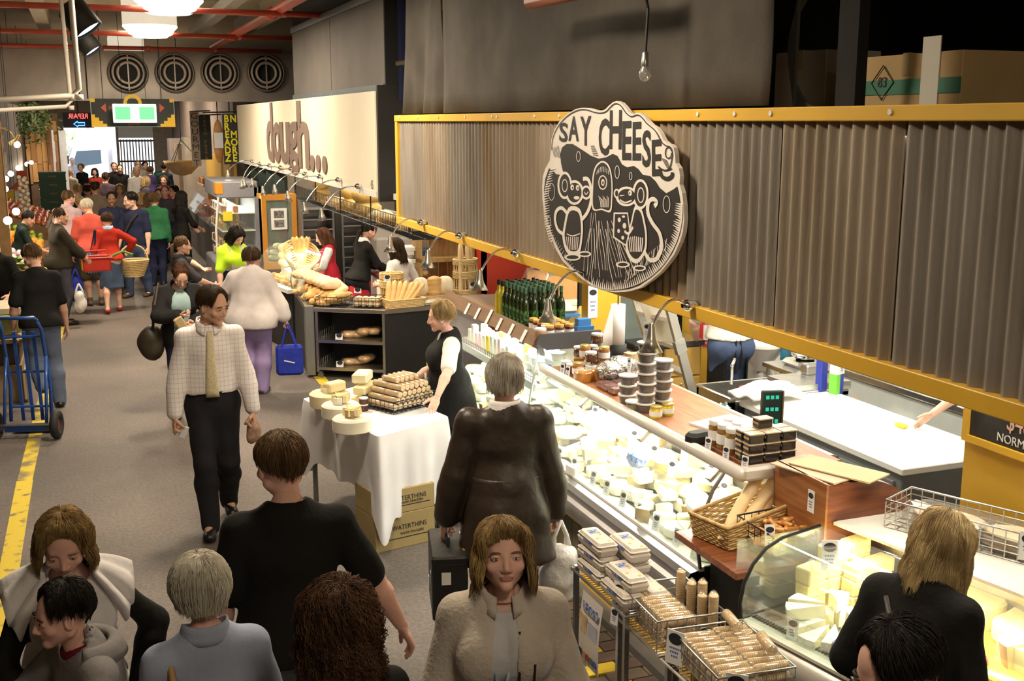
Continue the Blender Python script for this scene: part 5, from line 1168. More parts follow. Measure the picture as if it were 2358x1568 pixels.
r=thing('stepladder','aluminium stepladder leaning behind the counter','ladder',(0,0,0));A=lambda px,py,y:P(px,py,y=y)
bl,tl_,br,tr=A(1515,850,8.35),A(1456,660,8.15),A(1608,960,7.75),A(1532,670,7.75)
def flat(b,a,c,w_,t):
 a=Vector(a);c=Vector(c);f=frame(c-a,(1,.3,0));b.box((a+c)/2,(w_,t,(c-a).length),f)
part(r,'side_rail',AL,lambda b:flat(b,br,tr,.085,.028));part(r,'side_rail',AL,lambda b:flat(b,bl+(bl-tl_)*.35,tl_,.085,.028))
for k in(.12,.34,.56,.78):
 part(r,'tread',AL,lambda b:flat(b,br+(tr-br)*k,(bl+(bl-tl_)*.35)+(tl_-(bl+(bl-tl_)*.35))*k,.10,.03))
part(r,'platform_panel',mat('ladder_panel',(.62,.58,.47),.5,var=.04),lambda b:b.add([A(1465,672,8.0),A(1525,680,7.9),A(1570,812,7.9),A(1505,780,8.0)]+[p+Vector((.01,.03,0)) for p in(A(1465,672,8.0),A(1525,680,7.9),A(1570,812,7.9),A(1505,780,8.0))],[(0,1,2,3),(7,6,5,4),(0,4,5,1),(1,5,6,2),(2,6,7,3),(3,7,4,0)]))
part(r,'foot_plate',GREY,lambda b:flat(b,br,br+(tr-br)*.16,.10,.04));part(r,'hinge',STEEL,lambda b:flat(b,br+(tr-br)*.52,br+(tr-br)*.62,.11,.035))
for p,q in((br,tr),(bl+(bl-tl_)*.35,tl_)):
 d=(p-q).normalized();part(r,'leg_extension',AL,lambda b:flat(b,p,p+d*(p.z/max(.2,-d.z)),.08,.026))
YCAB=mat('cabinet_ochre',(.48,.29,.07),.5,var=.05)
r=thing('drawer_cabinet','ochre drawer cabinet with steel top behind the ladder','cabinet',(4.05,9.0,0));part(r,'carcass',YCAB,lambda b:b.span((0,0,0),(1.3,.55,.92)));part(r,'steel_top',STEEL,lambda b:b.span((-.02,-.03,.92),(1.32,.57,.97)))
for i in range(3):
 for j in range(3):d=part(r,'drawer',YCAB,lambda b:b.span((.03+i*.43,-.02,.06+j*.29),(.42+i*.43,0,.33+j*.29),bev=.004));part(d,'knob',STEEL,lambda b:b.ball((.22+i*.43,-.03,.27+j*.29),.012))
r=thing('glass_cabinet','grey framed glass cabinet standing on the drawer cabinet','cabinet',(4.30,9.15,.97));part(r,'frame',DGREY,lambda b:(b.span((0,0,0),(.03,.4,.95)),b.span((.75,0,0),(.78,.4,.95)),b.span((0,.37,0),(.78,.4,.95)),b.span((0,0,.9),(.78,.4,.95)),b.span((0,0,0),(.78,.4,.03))));part(r,'glass_door',GLASS,lambda b:b.span((.03,0,.03),(.75,.006,.9)));part(r,'shelf',GLASS,lambda b:b.span((.03,.02,.45),(.75,.36,.46)));
for x,z in((.35,.62),(.52,.60)):part(r,'notice',PAPER,lambda b:b.box((x,-.004,z),(.12,.002,.14)))
r=thing('slicing_tray','cut yellow cheese on a black tray before the glass cabinet','tray',(4.72,8.86,.97));part(r,'tray',BLK,lambda b:b.box((0,0,.03),(.45,.28,.06),bev=.01));part(r,'cheese_piece',CHM[3],lambda b:b.ball((.05,0,.10),.10,14,8,(1.1,.8,.6)),True)
r=thing('wrapped_ham','net wrapped golden cheese hanging behind the towel roll','cheese',(3.98,8.75,.97));part(r,'ball',mat('provolone',(.55,.38,.10),.5,var=.1),lambda b:b.lathe([(.02,.0),(.12,.05),(.15,.16),(.12,.30),(.04,.40),(.02,.44)],18),True);part(r,'white_band',WHITE,lambda b:b.lathe([(.14,.08),(.152,.14)],18,cap=False),True)
mb=MB();mb.span((3.75,8.6,.97),(4.1,8.9,1.0));mb.span((3.7,8.6,0),(4.1,9.0,.97));tag(mb.build('side_unit',YCAB),'ochre side unit with white paper top beside the drawers','cabinet')
mb=MB();mb.add([(0,0,0),(.22,0,.16),(.2,.02,0)],[(0,1,2)]);mb.box((0,0,.35),(.16,.05,.02));o=mb.build('blue_tray',mat('blue_card',(.05,.20,.48)));o.modifiers.new('t','SOLIDIFY').thickness=.01;tag(place(o,(3.85,8.68,1.0)),'blue folded tray beside the golden cheese','tray')
mb=MB();mb.span((4.10,1.2,0),(4.16,4.27,2.1));yw=struct(mb.build('wall_end',YEL))
bz0,by0=P(2236,1000,x=4.09).z,P(2238,960,x=4.09).y
r=thing('price_blackboard','yellow framed blackboard with chalk price $48 on the yellow wall','blackboard',(4.09,0,0));part(r,'slate',mat('slate',(.022,.021,.020),.7,col2=(.045,.043,.042),scale=5),lambda b:b.span((-.008,2.2,bz0),(.005,by0,2.08)))
part(r,'frame',YEL,lambda b:(b.span((-.025,2.2,bz0-.035),(0,by0,bz0)),b.span((-.025,by0,bz0-.035),(0,by0+.035,2.1))))
CHALK=mat('chalk',(.68,.66,.64),.9,var=.2,scale=60);CHALKP=mat('chalk_peach',(.68,.42,.32),.9,var=.2,scale=60)
for t_,px,py,sz,m_,kx in(('$48',2347,980,.125,CHALKP,.8),('NORMALLY',2352,1024,.062,CHALK,.95)):q=P(px,py,x=4.08);text(t_,sz,m_,r,(-.012,q.y,q.z),WALLROT,.001,kx)
for i,x in enumerate((3.7,4.7,5.7)):
 strip_light('fluorescent_batten',['fluorescent batten nearest the counter under the stall ceiling','middle fluorescent batten under the stall ceiling','fluorescent batten nearest the back wall of the stall'][i],(x,5.0,2.94),(x,8.2,2.94),'stall battens');light('batten_light','AREA',(x,6.6,2.90),58,(1,.93,.78),.12,size_y=3.1)
mb=MB();mb.span((6.95,3,0),(7.05,10.2,2.9));struct(mb.build('wall_stall_back',WHITE));mb=MB();mb.span((2.85,3.0,3.0),(7.0,10.1,3.02));struct(mb.build('ceiling_stall',WHITE))
# ------------------------------------------------------------------ near end: bread shelf, pretzels, curved timber box
BREADC=mat('crust_gold',(.62,.34,.11),.55,col2=(.74,.48,.20),scale=6,bump=.15,bscale=25);BREADP=mat('crust_pale',(.74,.52,.27),.6,col2=(.80,.62,.38),scale=7,bump=.15,bscale=25);BREADB=mat('crust_brown',(.40,.17,.05),.5,col2=(.55,.28,.09),scale=8,bump=.2,bscale=30);FLOUR=mat('crust_floured',(.70,.53,.32),.8,col2=(.82,.72,.56),scale=9,bump=.2,bscale=30)
def loaf_mesh(L,r,m,slash=0,flat=.8,nm='loaf'):
 mb=MB();n=17;prof=[]
 def fn(u,v):
  t=v*2-1;rad=r*max(.0004,(1-abs(t)**(5 if L>4*r else 2.6)))**.5;a=u*2*PI
  if slash:rad*=1+.05*math.sin(t*slash*PI+math.sin(a)*.8)*(math.sin(a)>0)
  z=math.sin(a)*rad*flat;return(t*L/2,math.cos(a)*rad,max(-r*flat*.75,z)+r*flat*.75)
 mb.grid(fn,14,n,wrap=True);return mb.mesh(nm,m,True)
BAG=loaf_mesh(.55,.034,BREADP,6,nm='baguette')
def wicker(name,label,loc,rz,lx,ly,h,m,cat='basket',slope=0.0,flare=.1,rows=9,group=None):
 r=thing(name,label,cat,loc,rz,group);mb=MB()
 def edge(t,z):
  k=1+flare*z/h;c=[(-lx/2,-ly/2),(lx/2,-ly/2),(lx/2,ly/2),(-lx/2,ly/2)];s=t*4;i=int(s)%4;f=s-int(s);a,b=c[i],c[(i+1)%4];return Vector(((a[0]+(b[0]-a[0])*f)*k,(a[1]+(b[1]-a[1])*f)*k,z))
 def top(t):e=edge(t,h);return h*(1+slope*(e.x/lx))
 N=96
 for q in range(rows):
  pts=[]
  for i in range(N):
   t=i/N;z=(q+.5)/rows*top(t);p=edge(t,z);o=.004*math.sin(i*PI/2+q*PI);d=Vector((p.x/lx,p.y/ly,0)).normalized();pts.append(p+d*o)
  mb.tube(pts,h/rows*.48,4,closed=True)
 stuff(mb.build('weave',m,r,True))
 mb=MB();mb.tube([edge(i/N,top(i/N)) for i in range(N)],.010,6,closed=True);mb.build('rim',m,r,True)
 mb=MB();mb.box((0,0,.006),(lx*.98,ly*.98,.01));mb.build('base',m,r);return r
WICK=mat('wicker',(.42,.26,.09),.65,col2=(.58,.40,.17),scale=30,bump=.3,bscale=60);WICKL=mat('wicker_light',(.62,.42,.17),.6,col2=(.74,.56,.28),scale=30,bump=.3,bscale=60)
def wire_basket(name,label,loc,rz,lx,ly,h,nx,ny,nz,m,cat='wire basket',r=.0028,group=None,hf=None):
 R=thing(name,label,cat,loc,rz,group);mb=MB();hf=hf or h
 def hz(x,y):return h if y>0 else hf
 for i in range(nx+1):x=-lx/2+lx*i/nx;mb.tube([(x,-ly/2,hf),(x,-ly/2,0),(x,ly/2,0),(x,ly/2,h)],r,4)
 for i in range(ny+1):y=-ly/2+ly*i/ny;q=hf+(h-hf)*i/ny;mb.tube([(-lx/2,y,q),(-lx/2,y,0),(lx/2,y,0),(lx/2,y,q)],r,4)
 for k in range(nz):z=k/nz;mb.tube([(-lx/2,-ly/2,z*hf),(lx/2,-ly/2,z*hf),(lx/2,ly/2,z*h),(-lx/2,ly/2,z*h)],r,4,closed=True)
 mb.build('wire_mesh',m,R);mb=MB();mb.tube([(-lx/2,-ly/2,hf),(lx/2,-ly/2,hf),(lx/2,ly/2,h),(-lx/2,ly/2,h)],r*1.7,6,closed=True);mb.build('rim_wire',m,R,True);return R
r=thing('bread_shelf','dark timber shelf jutting out past the end of the long case','shelf',(2.68,4.13,0));part(r,'board',DWOOD,lambda b:b.span((0,0,.915),(1.05,.58,.95),bev=.003));part(r,'acrylic_screen',CLEAR,lambda b:b.span((.02,.03,.95),(.9,.034,1.10)))
part(r,'support',BLK,lambda b:b.span((.2,.1,0),(1.0,.55,.915)))
a,b_=P(1662,1268,z=.955),P(1838,1210,z=.955)
ang=math.atan2(b_.y-a.y,b_.x-a.x);ang=.22
bc=Vector((3.03,4.56,.952));wk=wicker('bread_basket','deep wicker basket of baguettes on the timber shelf',bc,ang,.54,.25,.15,WICK,slope=.35,flare=.10,rows=10)
for i,(lx_,ly_,tz,az,ay) in enumerate(((.05,.06,.17,.25,-.62),(.10,.0,.16,.18,-.60),(.19,.02,.14,.20,-.42),(.21,-.05,.12,.22,-.40),(-.06,-.07,.05,.05,-.04))):
 o=obj('baguette',BAG,None,bc+Matrix.Rotation(ang,3,'Z')@Vector((lx_,ly_,tz)),(0,ay,ang+az),None if i!=4 else(.9,.9,.8))
 tag(o,['tallest baguette leaning in the wicker basket','second baguette leaning in the wicker basket','shorter baguette behind in the wicker basket','rightmost short baguette in the wicker basket','baguette lying flat in the wicker basket'][i],'bread','baguettes in the wicker basket')
pw=wire_basket('pretzel_basket','dark wire basket lined with paper and filled with pretzels',(3.10,4.345,.953),.10,.40,.27,.14,9,6,3,BWIRE,hf=.12)
part(pw,'paper_liner',mat('greaseproof',(.66,.58,.54),.7,var=.05),lambda b:b.grid(lambda u,v:((u-.5)*.38,(v-.5)*.24,.01+.05*abs(2*u-1)**3+.03*math.sin(v*9+u*5)*.3),12,8))
part(pw,'front_bar',STEEL,lambda b:b.box((0,-.135,.12),(.40,.02,.02)))
PRZ=mat('pretzel_glaze',(.42,.15,.03),.3,col2=(.66,.34,.10),scale=14,bump=.1,bscale=30,coat=.3)
def pretzel():
 mb=MB();pts=[]
 for i in range(40):
  t=i/39*2*PI*.94+.2;pts.append(Vector((.065*math.sin(t)*(1+.25*math.cos(2*t)),.05*math.cos(t)-.01+.03*math.cos(2*t),.012+.008*math.sin(3*t))))
 mb.tube(pts,[.008+.008*math.sin(PI*i/39) for i in range(40)],8);mb.tube([(-.06,.02,.012),(-.01,-.02,.025),(.03,-.045,.014)],[.009,.009,.007],8);mb.tube([(.06,.02,.012),(.01,-.02,.03),(-.03,-.045,.014)],[.009,.009,.007],8);return mb.mesh('pretzel',PRZ,True)
pz=pretzel();pp=[(-.13,-.06,.03,.2,0),(-.03,-.04,.04,.6,.3),(.07,-.05,.035,-.4,.2),(.13,.0,.04,1.2,.4),(-.10,.05,.05,2.0,.5),(.0,.05,.06,.9,.7),(.10,.07,.06,-.8,.5),(-.04,.0,.08,1.6,.3),(.05,.0,.085,2.6,.2)]
for(x,y,z,a,t) in pp:tag(obj('pretzel',pz,None,(3.10+x,4.345+y,.955+z),(t,.1,a),1.25),'glossy brown pretzel in the dark wire basket','pretzel','pretzels')
tag_card('price tag clipped to the pretzel basket',(2.92,4.22,1.02),-.3,.10,.05,'basket tags',.2)
r=thing('curved_timber_bin','mahogany timber box with a quarter-round side and paper on top','box',(3.17,4.14,.952))
q=[(0,0),(.58,0),(.58,.03)]+[(.58*math.cos(t)*.62+.22 if 0 else.20+.38*math.cos(t),.36*math.sin(t)) for t in[i*PI/2/10 for i in range(1,11)]]+[(0,.36)]
part(r,'curved_body',DWOOD,lambda b:b.prism(q,.40,Matrix(((1,0,0,0),(0,0,1,0),(0,1,0,0),(0,0,0,1)))))
part(r,'left_panel',WOOD,lambda b:b.span((-.012,-.01,0),(0,.41,.37)))
tag_card('price tag fixed to the curved timber box',(3.155,4.24,1.15),-PI/2,.11,.05,'box tags',0)
for i,(c,d,rz) in enumerate((((.11,.22,.366),(.26,.40,.008),.25),((.18,.16,.377),(.20,.44,.008),.4))):
 part(r,'paper_bags',[mat('bags_peach',(.60,.42,.30),.8,var=.03),mat('bags_kraft',(.62,.48,.28),.8,var=.03)][i],lambda b:b.box(c,d,(0,0,rz),bev=.002))
# ------------------------------------------------------------------ small curved-glass case with butter and brie
cb=thing('butter_display_case','low curved-glass case with butter blocks and a brie wheel','display case',(2.60,4.03,.07),.20)
def profb(name,pts,m,y0,y1,smooth=True):return prof(name,pts,m,y0,y1,smooth,0,cb)
LB=2.2
profb('bumper',[(.10,.50),(.03,.53),(.0,.58),(.01,.64),(.06,.68),(.10,.685)],mat('bumper_pale',(.42,.40,.38),.35,.4,var=.03),-LB,0)
part(cb,'plinth',DGREY,lambda b:b.span((.1,-LB,-.07),(.85,0,.5)));part(cb,'ledge',ledge,lambda b:b.span((.04,-LB,.685),(.14,-.01,.70)))
mb=MB();yy=-LB
while yy<-.02:mb.box((.125,yy,.705),(.03,.009,.006));yy+=.018
stuff(mb.build('vent_slots',BLK,cb))
part(cb,'deck',STEEL,lambda b:b.span((.12,-LB,.66),(.85,-.01,.705)))
gb=[(.06,.70),(.05,.78),(.07,.87),(.12,.95),(.20,1.01),(.30,1.04),(.55,1.05)]
profb('curved_glass',gb,GLASS,-LB,0);part(cb,'end_glass',GLASS,lambda b:b.add([(p[0],0,p[1]) for p in gb]+[(.80,0,1.05),(.80,0,.70)],[tuple(range(len(gb)+2))]));part(cb,'end_frame',BLK,lambda b:b.tube([(p[0],0,p[1]) for p in gb],.009,6),True)
part(cb,'top_shelf',WHITE,lambda b:b.span((.62,-LB,1.045),(1.22,-.02,1.06)));part(cb,'rear_wall',STEEL,lambda b:b.span((.84,-LB,.5),(.86,0,1.045)))
light('butter_case_light','AREA',(3.24,3.55,1.10),10,(1,.95,.80),.10,(0,0,.2),size_y=1.1)
BUT=mat('butter',(.86,.72,.33),.4,var=.03,scale=10,sss=.15);bt_=MB();bt_.box((0,0,.035),(.13,.085,.07),bev=.006);btm=bt_.mesh('butter_block',BUT)
rr=random.Random(21)
def cbl(x,y,z):return Matrix.Translation((2.60,4.03,.07))@Matrix.Rotation(.20,4,'Z')@Vector((x,y,z))
for(x,y,n) in((.40,-.10,3),(.54,-.10,4),(.68,-.10,4),(.60,-.20,3),(.74,-.20,3),(.60,-.31,2),(.74,-.31,2),(.62,-.42,2),(.75,-.43,1)):
 for q in range(n):tag(obj('butter_block',btm,None,cbl(x+rr.uniform(-.01,.01),y,.706+q*.071),(0,0,.2+rr.uniform(-.15,.15))),'pale yellow butter block stacked in the low curved case','butter','butter blocks')
tag_card('larger price card on the tub among the butter blocks',cbl(.40,-.20,.93),-.4,.14,.075,'butter case cards',.1)
r=thing('clear_tub','clear plastic tub on top of the butter stack','tub',cbl(.36,-.17,.92));part(r,'tub_wall',PLAST,lambda b:b.lathe([(.03,0),(.045,.05)],16,cap=False),True)
for i in range(11):
 a=i*2*PI/11;me=_TX.setdefault('brie',None)
 if me is None:
  q_=MB();n=5;w_=2*PI/11*.86;pts=[(.02,0)]+[(.185*math.cos(-w_/2+w_*k/n),.185*math.sin(-w_/2+w_*k/n)) for k in range(n+1)];q_.prism(pts,.055);
  for f in range(len(q_.f)):q_.mi[f]=0
  q_.mi[2]=1;q_.mi[len(q_.f)-1]=1;_TX['brie']=me=q_.mesh('brie_slice',[WRIND,CHM[0]])
 c=cbl(.30,-.34,.708+(.012 if i%2 else.0));tag(obj('brie_slice',me,None,c+Vector((.02*math.cos(a),.02*math.sin(a),0)),(0,.12,a)),'white rind slice of the cut brie wheel','cheese','brie wheel slices')
 if i in(1,3,4,8):tag(obj('brie_slice',me,None,cbl(.30,-.34,.78)+Vector((.03*math.cos(a+.3),.03*math.sin(a+.3),0)),(0,.1,a+.3)),'white rind slice of the cut brie wheel','cheese','brie wheel slices')
r=thing('blue_wax_cheese','half cheese in dark blue rind label by the case front','cheese',cbl(.17,-.52,.707));part(r,'rind',mat('rind_navy',(.03,.05,.13),.5,var=.2),lambda b:b.lathe([(.06,0),(.065,.01),(.065,.05),(.06,.056)],20));part(r,'cut_face',CHM[1],lambda b:b.lathe([(.001,.057),(.05,.057)],20,cap=False));part(r,'label_ring',LIDB,lambda b:b.lathe([(.05,.0575),(.06,.0575)],20,cap=False))
for i,(x,y) in enumerate(((.24,-.60),(.30,-.52),(.33,-.62),(.40,-.56))):
 r=thing('cheese_packet',['packet','packet','packet','packet'][i] and['flat cheese packet with yellow label by the brie','dark labelled cheese packet by the brie','white cheese packet behind the blue rind cheese','small wrapped cheese packet near the leaning woman'][i],'cheese',cbl(x,y,.707),i*.7);part(r,'pack',[CHM[3],DGREY,WRIND,CHM[1]][i],lambda b:b.box((0,0,.02),(.10,.06,.04),bev=.008));part(r,'pack_label',[mat('lab_red',(.6,.1,.08),.5,var=0),PAPER,LIDB,PAPER][i],lambda b:b.box((0,0,.041),(.06,.035,.002)))
tag_card('price tag on the ledge before the brie wheel',cbl(.09,-.28,.70),-.9,.10,.05,'butter case cards');tag_card('price tag on the ledge before the blue rind cheese',cbl(.09,-.62,.70),-.9,.11,.055,'butter case cards')
EDAM=mat('wax_yellow',(.78,.45,.05),.25,var=.08,coat=.4);EDR=mat('wax_red',(.55,.03,.03),.2,var=.05,coat=.5)
for i,(x,y,z,rad,h,m) in enumerate(((.62,-.78,.706,.17,.09,EDAM),(.55,-1.05,.706,.16,.08,EDAM),(.75,-.95,.80,.13,.08,CHM[1]),(.60,-1.28,.706,.15,.09,CHM[3]),(.78,-.70,.706,.12,.20,CHM[3]),(.45,-.92,.706,.06,.10,EDR),(.80,-1.2,.75,.13,.07,CHM[1]))):
 tag(obj('waxed_cheese',roundm(rad,h,m),None,cbl(x,y,z),(0,0,i)),['yellow waxed wheel behind the leaning woman','yellow waxed wheel nearest the bottom corner','pale cut wheel stacked on the waxed wheels','holey cut wheel at the lower right edge','tall golden cheese under the blonde hair','small red waxed cheese ball','flat pale cheese at the far right'][i],'cheese')
for i,(x,y,z) in enumerate(((.70,-.85,.80),(.50,-1.15,.79),(.66,-1.10,.79),(.80,-1.05,.86))):
 tag(obj('cheese_wedge',[wm[4],wm[1]][i%2],None,cbl(x,y,z),(.1,.1,i*1.3),1.3),'yellow cut cheese wedge on the waxed wheels','cheese','yellow wedges right of the butter')
rzb=math.atan2(-.49,.22);wb=wire_basket('flatbread_basket','long chrome wire basket of wrapped flat breads on the white shelf',(3.66,3.72,1.133),rzb,.72,.26,.13,13,5,4,WIRE,r=.003)
flb=MB();flb.ball((0,0,.012),.13,20,6,(1.35,.85,.10));fm=flb.mesh('flat_bread',mat('flatbread',(.74,.56,.36),.7,col2=(.82,.68,.50),scale=9,bump=.2,bscale=20),True);fw_=MB();fw_.box((0,0,.03),(.37,.24,.06),bev=.02);fwm=fw_.mesh('bag_film',CLEAR)
for i,(d,z) in enumerate(((-.12,.01),(-.11,.045),(.22,.01),(.22,.045))):
 r=thing('flatbread_pack',['lower flat bread pack at the left end of the chrome basket','upper flat bread pack at the left end of the chrome basket','lower flat bread pack by the basket price card','upper flat bread pack by the basket price card'][i],'bread',Vector((3.66,3.72,1.133))+Matrix.Rotation(rzb,3,'Z')@Vector((d,0,z)),rzb,'flat bread packs');obj('flat_bread',fm,r);obj('flat_bread',fm,r,(.005,0,.018));obj('bag_film',fwm,r,(0,0,-.005))
tag_card('price card hung on the chrome wire basket',(3.66,3.40,1.15),-.9,.13,.075,'basket cards',0)
# ------------------------------------------------------------------ egg stand and wafer baskets on a wire rack
EGG=mat('egg_carton',(.62,.56,.50),.85,var=.04,scale=20,bump=.2,bscale=60)
def carton_mesh():
 mb=MB();mb.box((0,0,.022),(.105,.255,.044),bev=.01,taper=1.06);mb.box((0,0,.056),(.112,.262,.026),bev=.012,taper=.92);return mb.mesh('carton_shell',EGG)
em=carton_mesh();ep=MB();ep.box((0,.05,.0697),(.05,.05,.001));ep.box((-.0565,0,.045),(.001,.10,.014));eb=ep.mesh('blue_print',mat('print_blue',(.06,.14,.45),.7,col2=(.5,.45,.4),scale=50,lo=.45,hi=.55));ey=MB()
for q in range(4):ey.cyl((.02*(-1)**q,-.09+q*.05,.0697),.008,.001,8)
eyy=ey.mesh('yolk_print',mat('print_yellow',(.75,.42,.03),.7,var=0))
rack=thing('wire_rack','low chrome wire rack with legs carrying eggs and wafers','rack',(0,0,0))
def shelf_wires(b,x0,x1,y0,y1,z):
 n=int((y1-y0)/.025)
 for i in range(n+1):y=y0+(y1-y0)*i/n;b.tube([(x0,y,z),(x1,y,z)],.0022,4)
 for x in(x0,(x0+x1)/2,x1):b.tube([(x,y0,z-.004),(x,y1,z-.004)],.005,5)
part(rack,'egg_shelf',WIRE,lambda b:shelf_wires(b,2.20,2.50,4.30,4.92,.74));part(rack,'wafer_shelf',WIRE,lambda b:shelf_wires(b,2.24,2.60,4.04,4.50,.66));part(rack,'wafer_shelf',WIRE,lambda b:shelf_wires(b,2.24,2.60,3.40,4.02,.655))
part(rack,'shelf_edge',WIRE,lambda b:(b.tube([(2.2,4.3,.74),(2.2,4.92,.74),(2.5,4.92,.74),(2.5,4.3,.74)],.007,5,closed=True),b.tube([(2.24,4.04,.66),(2.24,4.5,.66),(2.60,4.5,.66),(2.60,4.04,.66)],.007,5,closed=True),b.tube([(2.24,3.4,.655),(2.24,4.02,.655),(2.60,4.02,.655),(2.60,3.4,.655)],.007,5,closed=True)))
for x,y in((2.22,4.9),(2.22,4.33),(2.48,4.33),(2.26,4.48),(2.58,4.48),(2.26,3.99),(2.58,3.99),(2.26,3.43),(2.58,3.43)):part(rack,'leg',STEEL,lambda b:b.span((x-.012,y-.012,0),(x+.012,y+.012,.76 if y>4.3 else.66)))
for i,(x,y,q,rz) in enumerate(((2.27,4.76,0,0),(2.27,4.48,0,0),(2.40,4.74,0,.03),(2.40,4.46,0,0),(2.28,4.77,1,.05),(2.41,4.68,1,0),(2.30,4.49,1,.02),(2.28,4.78,2,0),(2.40,4.66,2,-.02))):
 r=thing('egg_carton',['bottom layer egg carton at the far aisle corner of the rack','bottom layer egg carton above the hanging leaflet','bottom layer egg carton at the far case side','bottom layer egg carton beside the cracker basket','middle layer egg carton at the far aisle corner','middle layer egg carton on the case side','middle layer egg carton nearest the cracker basket','topmost egg carton on the left of the stack','topmost egg carton on the right of the stack'][i],'egg carton',(x,y,.747+q*.071),rz,'egg cartons');obj('carton_shell',em,r);obj('blue_print',eb,r);obj('yolk_print',eyy,r)
r=thing('egg_poster','hanging leaflet with egg photo below the egg cartons','poster',(2.185,4.62,.50));part(r,'sheet',mat('leaflet',(.72,.66,.60),.6,var=.03),lambda b:b.grid(lambda u,v:(-.012*math.sin(v*PI)-.02*v,(u-.5)*-.23,.20-.36*v),8,8));r.children and None
part(r,'egg_photo',mat('eggs_print',(.60,.35,.18),.6,col2=(.75,.6,.35),scale=20),lambda b:b.box((-.022,.06,.03),(.002,.07,.14)));part(r,'blue_heading',mat('print_blue2',(.08,.16,.5),.6,col2=(.6,.58,.6),scale=45,lo=.45,hi=.55),lambda b:b.box((-.018,-.01,.14),(.002,.17,.05)));part(r,'text_block',mat('pale_blue',(.55,.55,.66),.6,var=.05),lambda b:b.box((-.022,-.04,.02),(.002,.10,.13)))
for q in range(5):part(r,'stamp_picture',[INK,CARD,EDR,mat('st',(.1,.2,.1)),LIDB][q],lambda b:b.box((-.028,.085-q*.042,-.11),(.002,.03,.035)))
WAF=mat('wafer',(.66,.44,.20),.65,col2=(.76,.56,.32),scale=10,stretch=(30,1,1),bump=.3,bscale=40)
wf=MB()
for i in range(15):wf.cyl((-.07+i*.01,0,.022),.022,.0085,14,(0,PI/2,0))
wfm=wf.mesh('crackers',WAF,'auto');wc=MB();wc.lathe([(.004,-.098),(.018,-.085),(.0245,-.076),(.0245,.076),(.018,.085),(.006,.098)],12,(0,0,.022),(0,PI/2,0));wcm=wc.mesh('clear_sleeve',CLEAR,True)
def wafer(loc,rot,lab,grp):
 r=thing('cracker_roll',lab,'crackers',loc,0,grp);obj('crackers',wfm,r);obj('clear_sleeve',wcm,r);r.rotation_euler=rot
b1=wire_basket('wafer_basket','chrome wire basket of cracker rolls next to the eggs',(2.42,4.26,.665),-.06,.34,.42,.15,7,9,3,WIRE)
for i in range(8):
 for q in range(3):wafer((2.36+.003*i,4.09+i*.048,.672+q*.046),(0,0,-.1),'cracker roll lying in the basket next to the eggs','cracker rolls by the eggs')
for i in range(7):wafer((2.525+.03*(i%2),4.10+i*.05,.80-.02*(i%3)),(0,PI/2,0),'cracker roll standing in the basket next to the eggs','standing cracker rolls')
b2=wire_basket('wafer_basket','front chrome wire basket heaped with wrapped cracker rolls',(2.43,3.76,.66),-.08,.35,.46,.14,8,8,3,WIRE)
for i in range(8):
 for q in range(3):
  for k in range(2):wafer((2.345+k*.165+.003*i,3.58+i*.05,.668+q*.046),(0,0,-.12+rr.uniform(-.08,.08)),'cracker roll heaped in the front wire basket','cracker rolls in the front basket')
wafer((2.52,3.90,.825),(0,.05,1.35),'cracker roll on top of the heap by the glass','top cracker roll');wafer((2.54,3.66,.825),(0,.05,1.3),'cracker roll on top of the heap near the man','top cracker roll near')
tag_card('large price card on the basket next to the eggs',(2.235,4.45,.70),-1.3,.14,.085,'basket price cards',.1);tag_card('large price card on the front wire basket',(2.245,3.92,.68),-1.1,.15,.09,'basket price cards',.1);tag_card('price card at the bottom edge of the front basket',(2.30,3.51,.68),-.7,.14,.09,'basket price cards',.1)
tag_card('small black oval tag under the egg cartons',(2.19,4.40,.66),-1.3,.08,.05,'egg tags',.1)
# ------------------------------------------------------------------ bakery: cream sign wall
DOK=mat('dough_brown',(.20,.135,.11),.6,var=.03)
ds=thing('bakery_sign','long cream fascia sign reading dough... over the bakery','sign',(XW,0,0))
for(a,b) in((11.13,15.55),(15.58,21.9)):part(ds,'cream_panel',CREAM,lambda q:q.span((0,a,2.24),(.05,b,3.30),bev=.004))
part(ds,'edge_band',WHITE,lambda q:q.span((-.004,11.13,2.24),(.03,21.9,2.30)))
def dletter(ch,x0,x1,yt,yb,m=DOK):
 a=P(x0,(yt+yb)/2,x=XW-.01);b=P(x1,(yt+yb)/2,x=XW-.01);xm=(x0+x1)/2;zt=P(xm,yt,x=XW-.01).z;zb=P(xm,yb,x=XW-.01).z
 if ch=='.':q=MB();q.cyl((0,0,0),.5,1,20);me=q.mesh('letter',m);me.transform(Matrix.Diagonal((1,1,.01,1)))
 else:me=text_mesh(ch,1,.006,m,1,.025)
 co=np.array([v.co for v in me.vertices]);lo,hi=co.min(0),co.max(0);w_,h_=abs(a.y-b.y),zt-zb
 me.transform(Matrix.Diagonal((w_/(hi[0]-lo[0]),h_/(hi[1]-lo[1]),1,1))@Matrix.Translation((-(lo[0]+hi[0])/2,-(lo[1]+hi[1])/2,0)))
 obj('letter',me,ds,(-.012,(a.y+b.y)/2,(zt+zb)/2),WALLROT)
for a in(('d',614,628.5,236,371),('o',630,646.5,281,375),('u',645,667,281,377),('g',666,688,280,402),('h',685,711,231,387),('.',715,724,357,395),('.',728,737.5,356,396),('.',742.5,752.5,359,400)):dletter(*a)
text('45',.13,mat('grey_print',(.25,.22,.2),.6,var=0),ds,(-.006,11.28,2.36),WALLROT,.001,.8)
up=struct(empty('wall_upper',(2.86,0,0)))
gp=mat('upper_panel',(.125,.108,.095),.7,var=.1,scale=2)
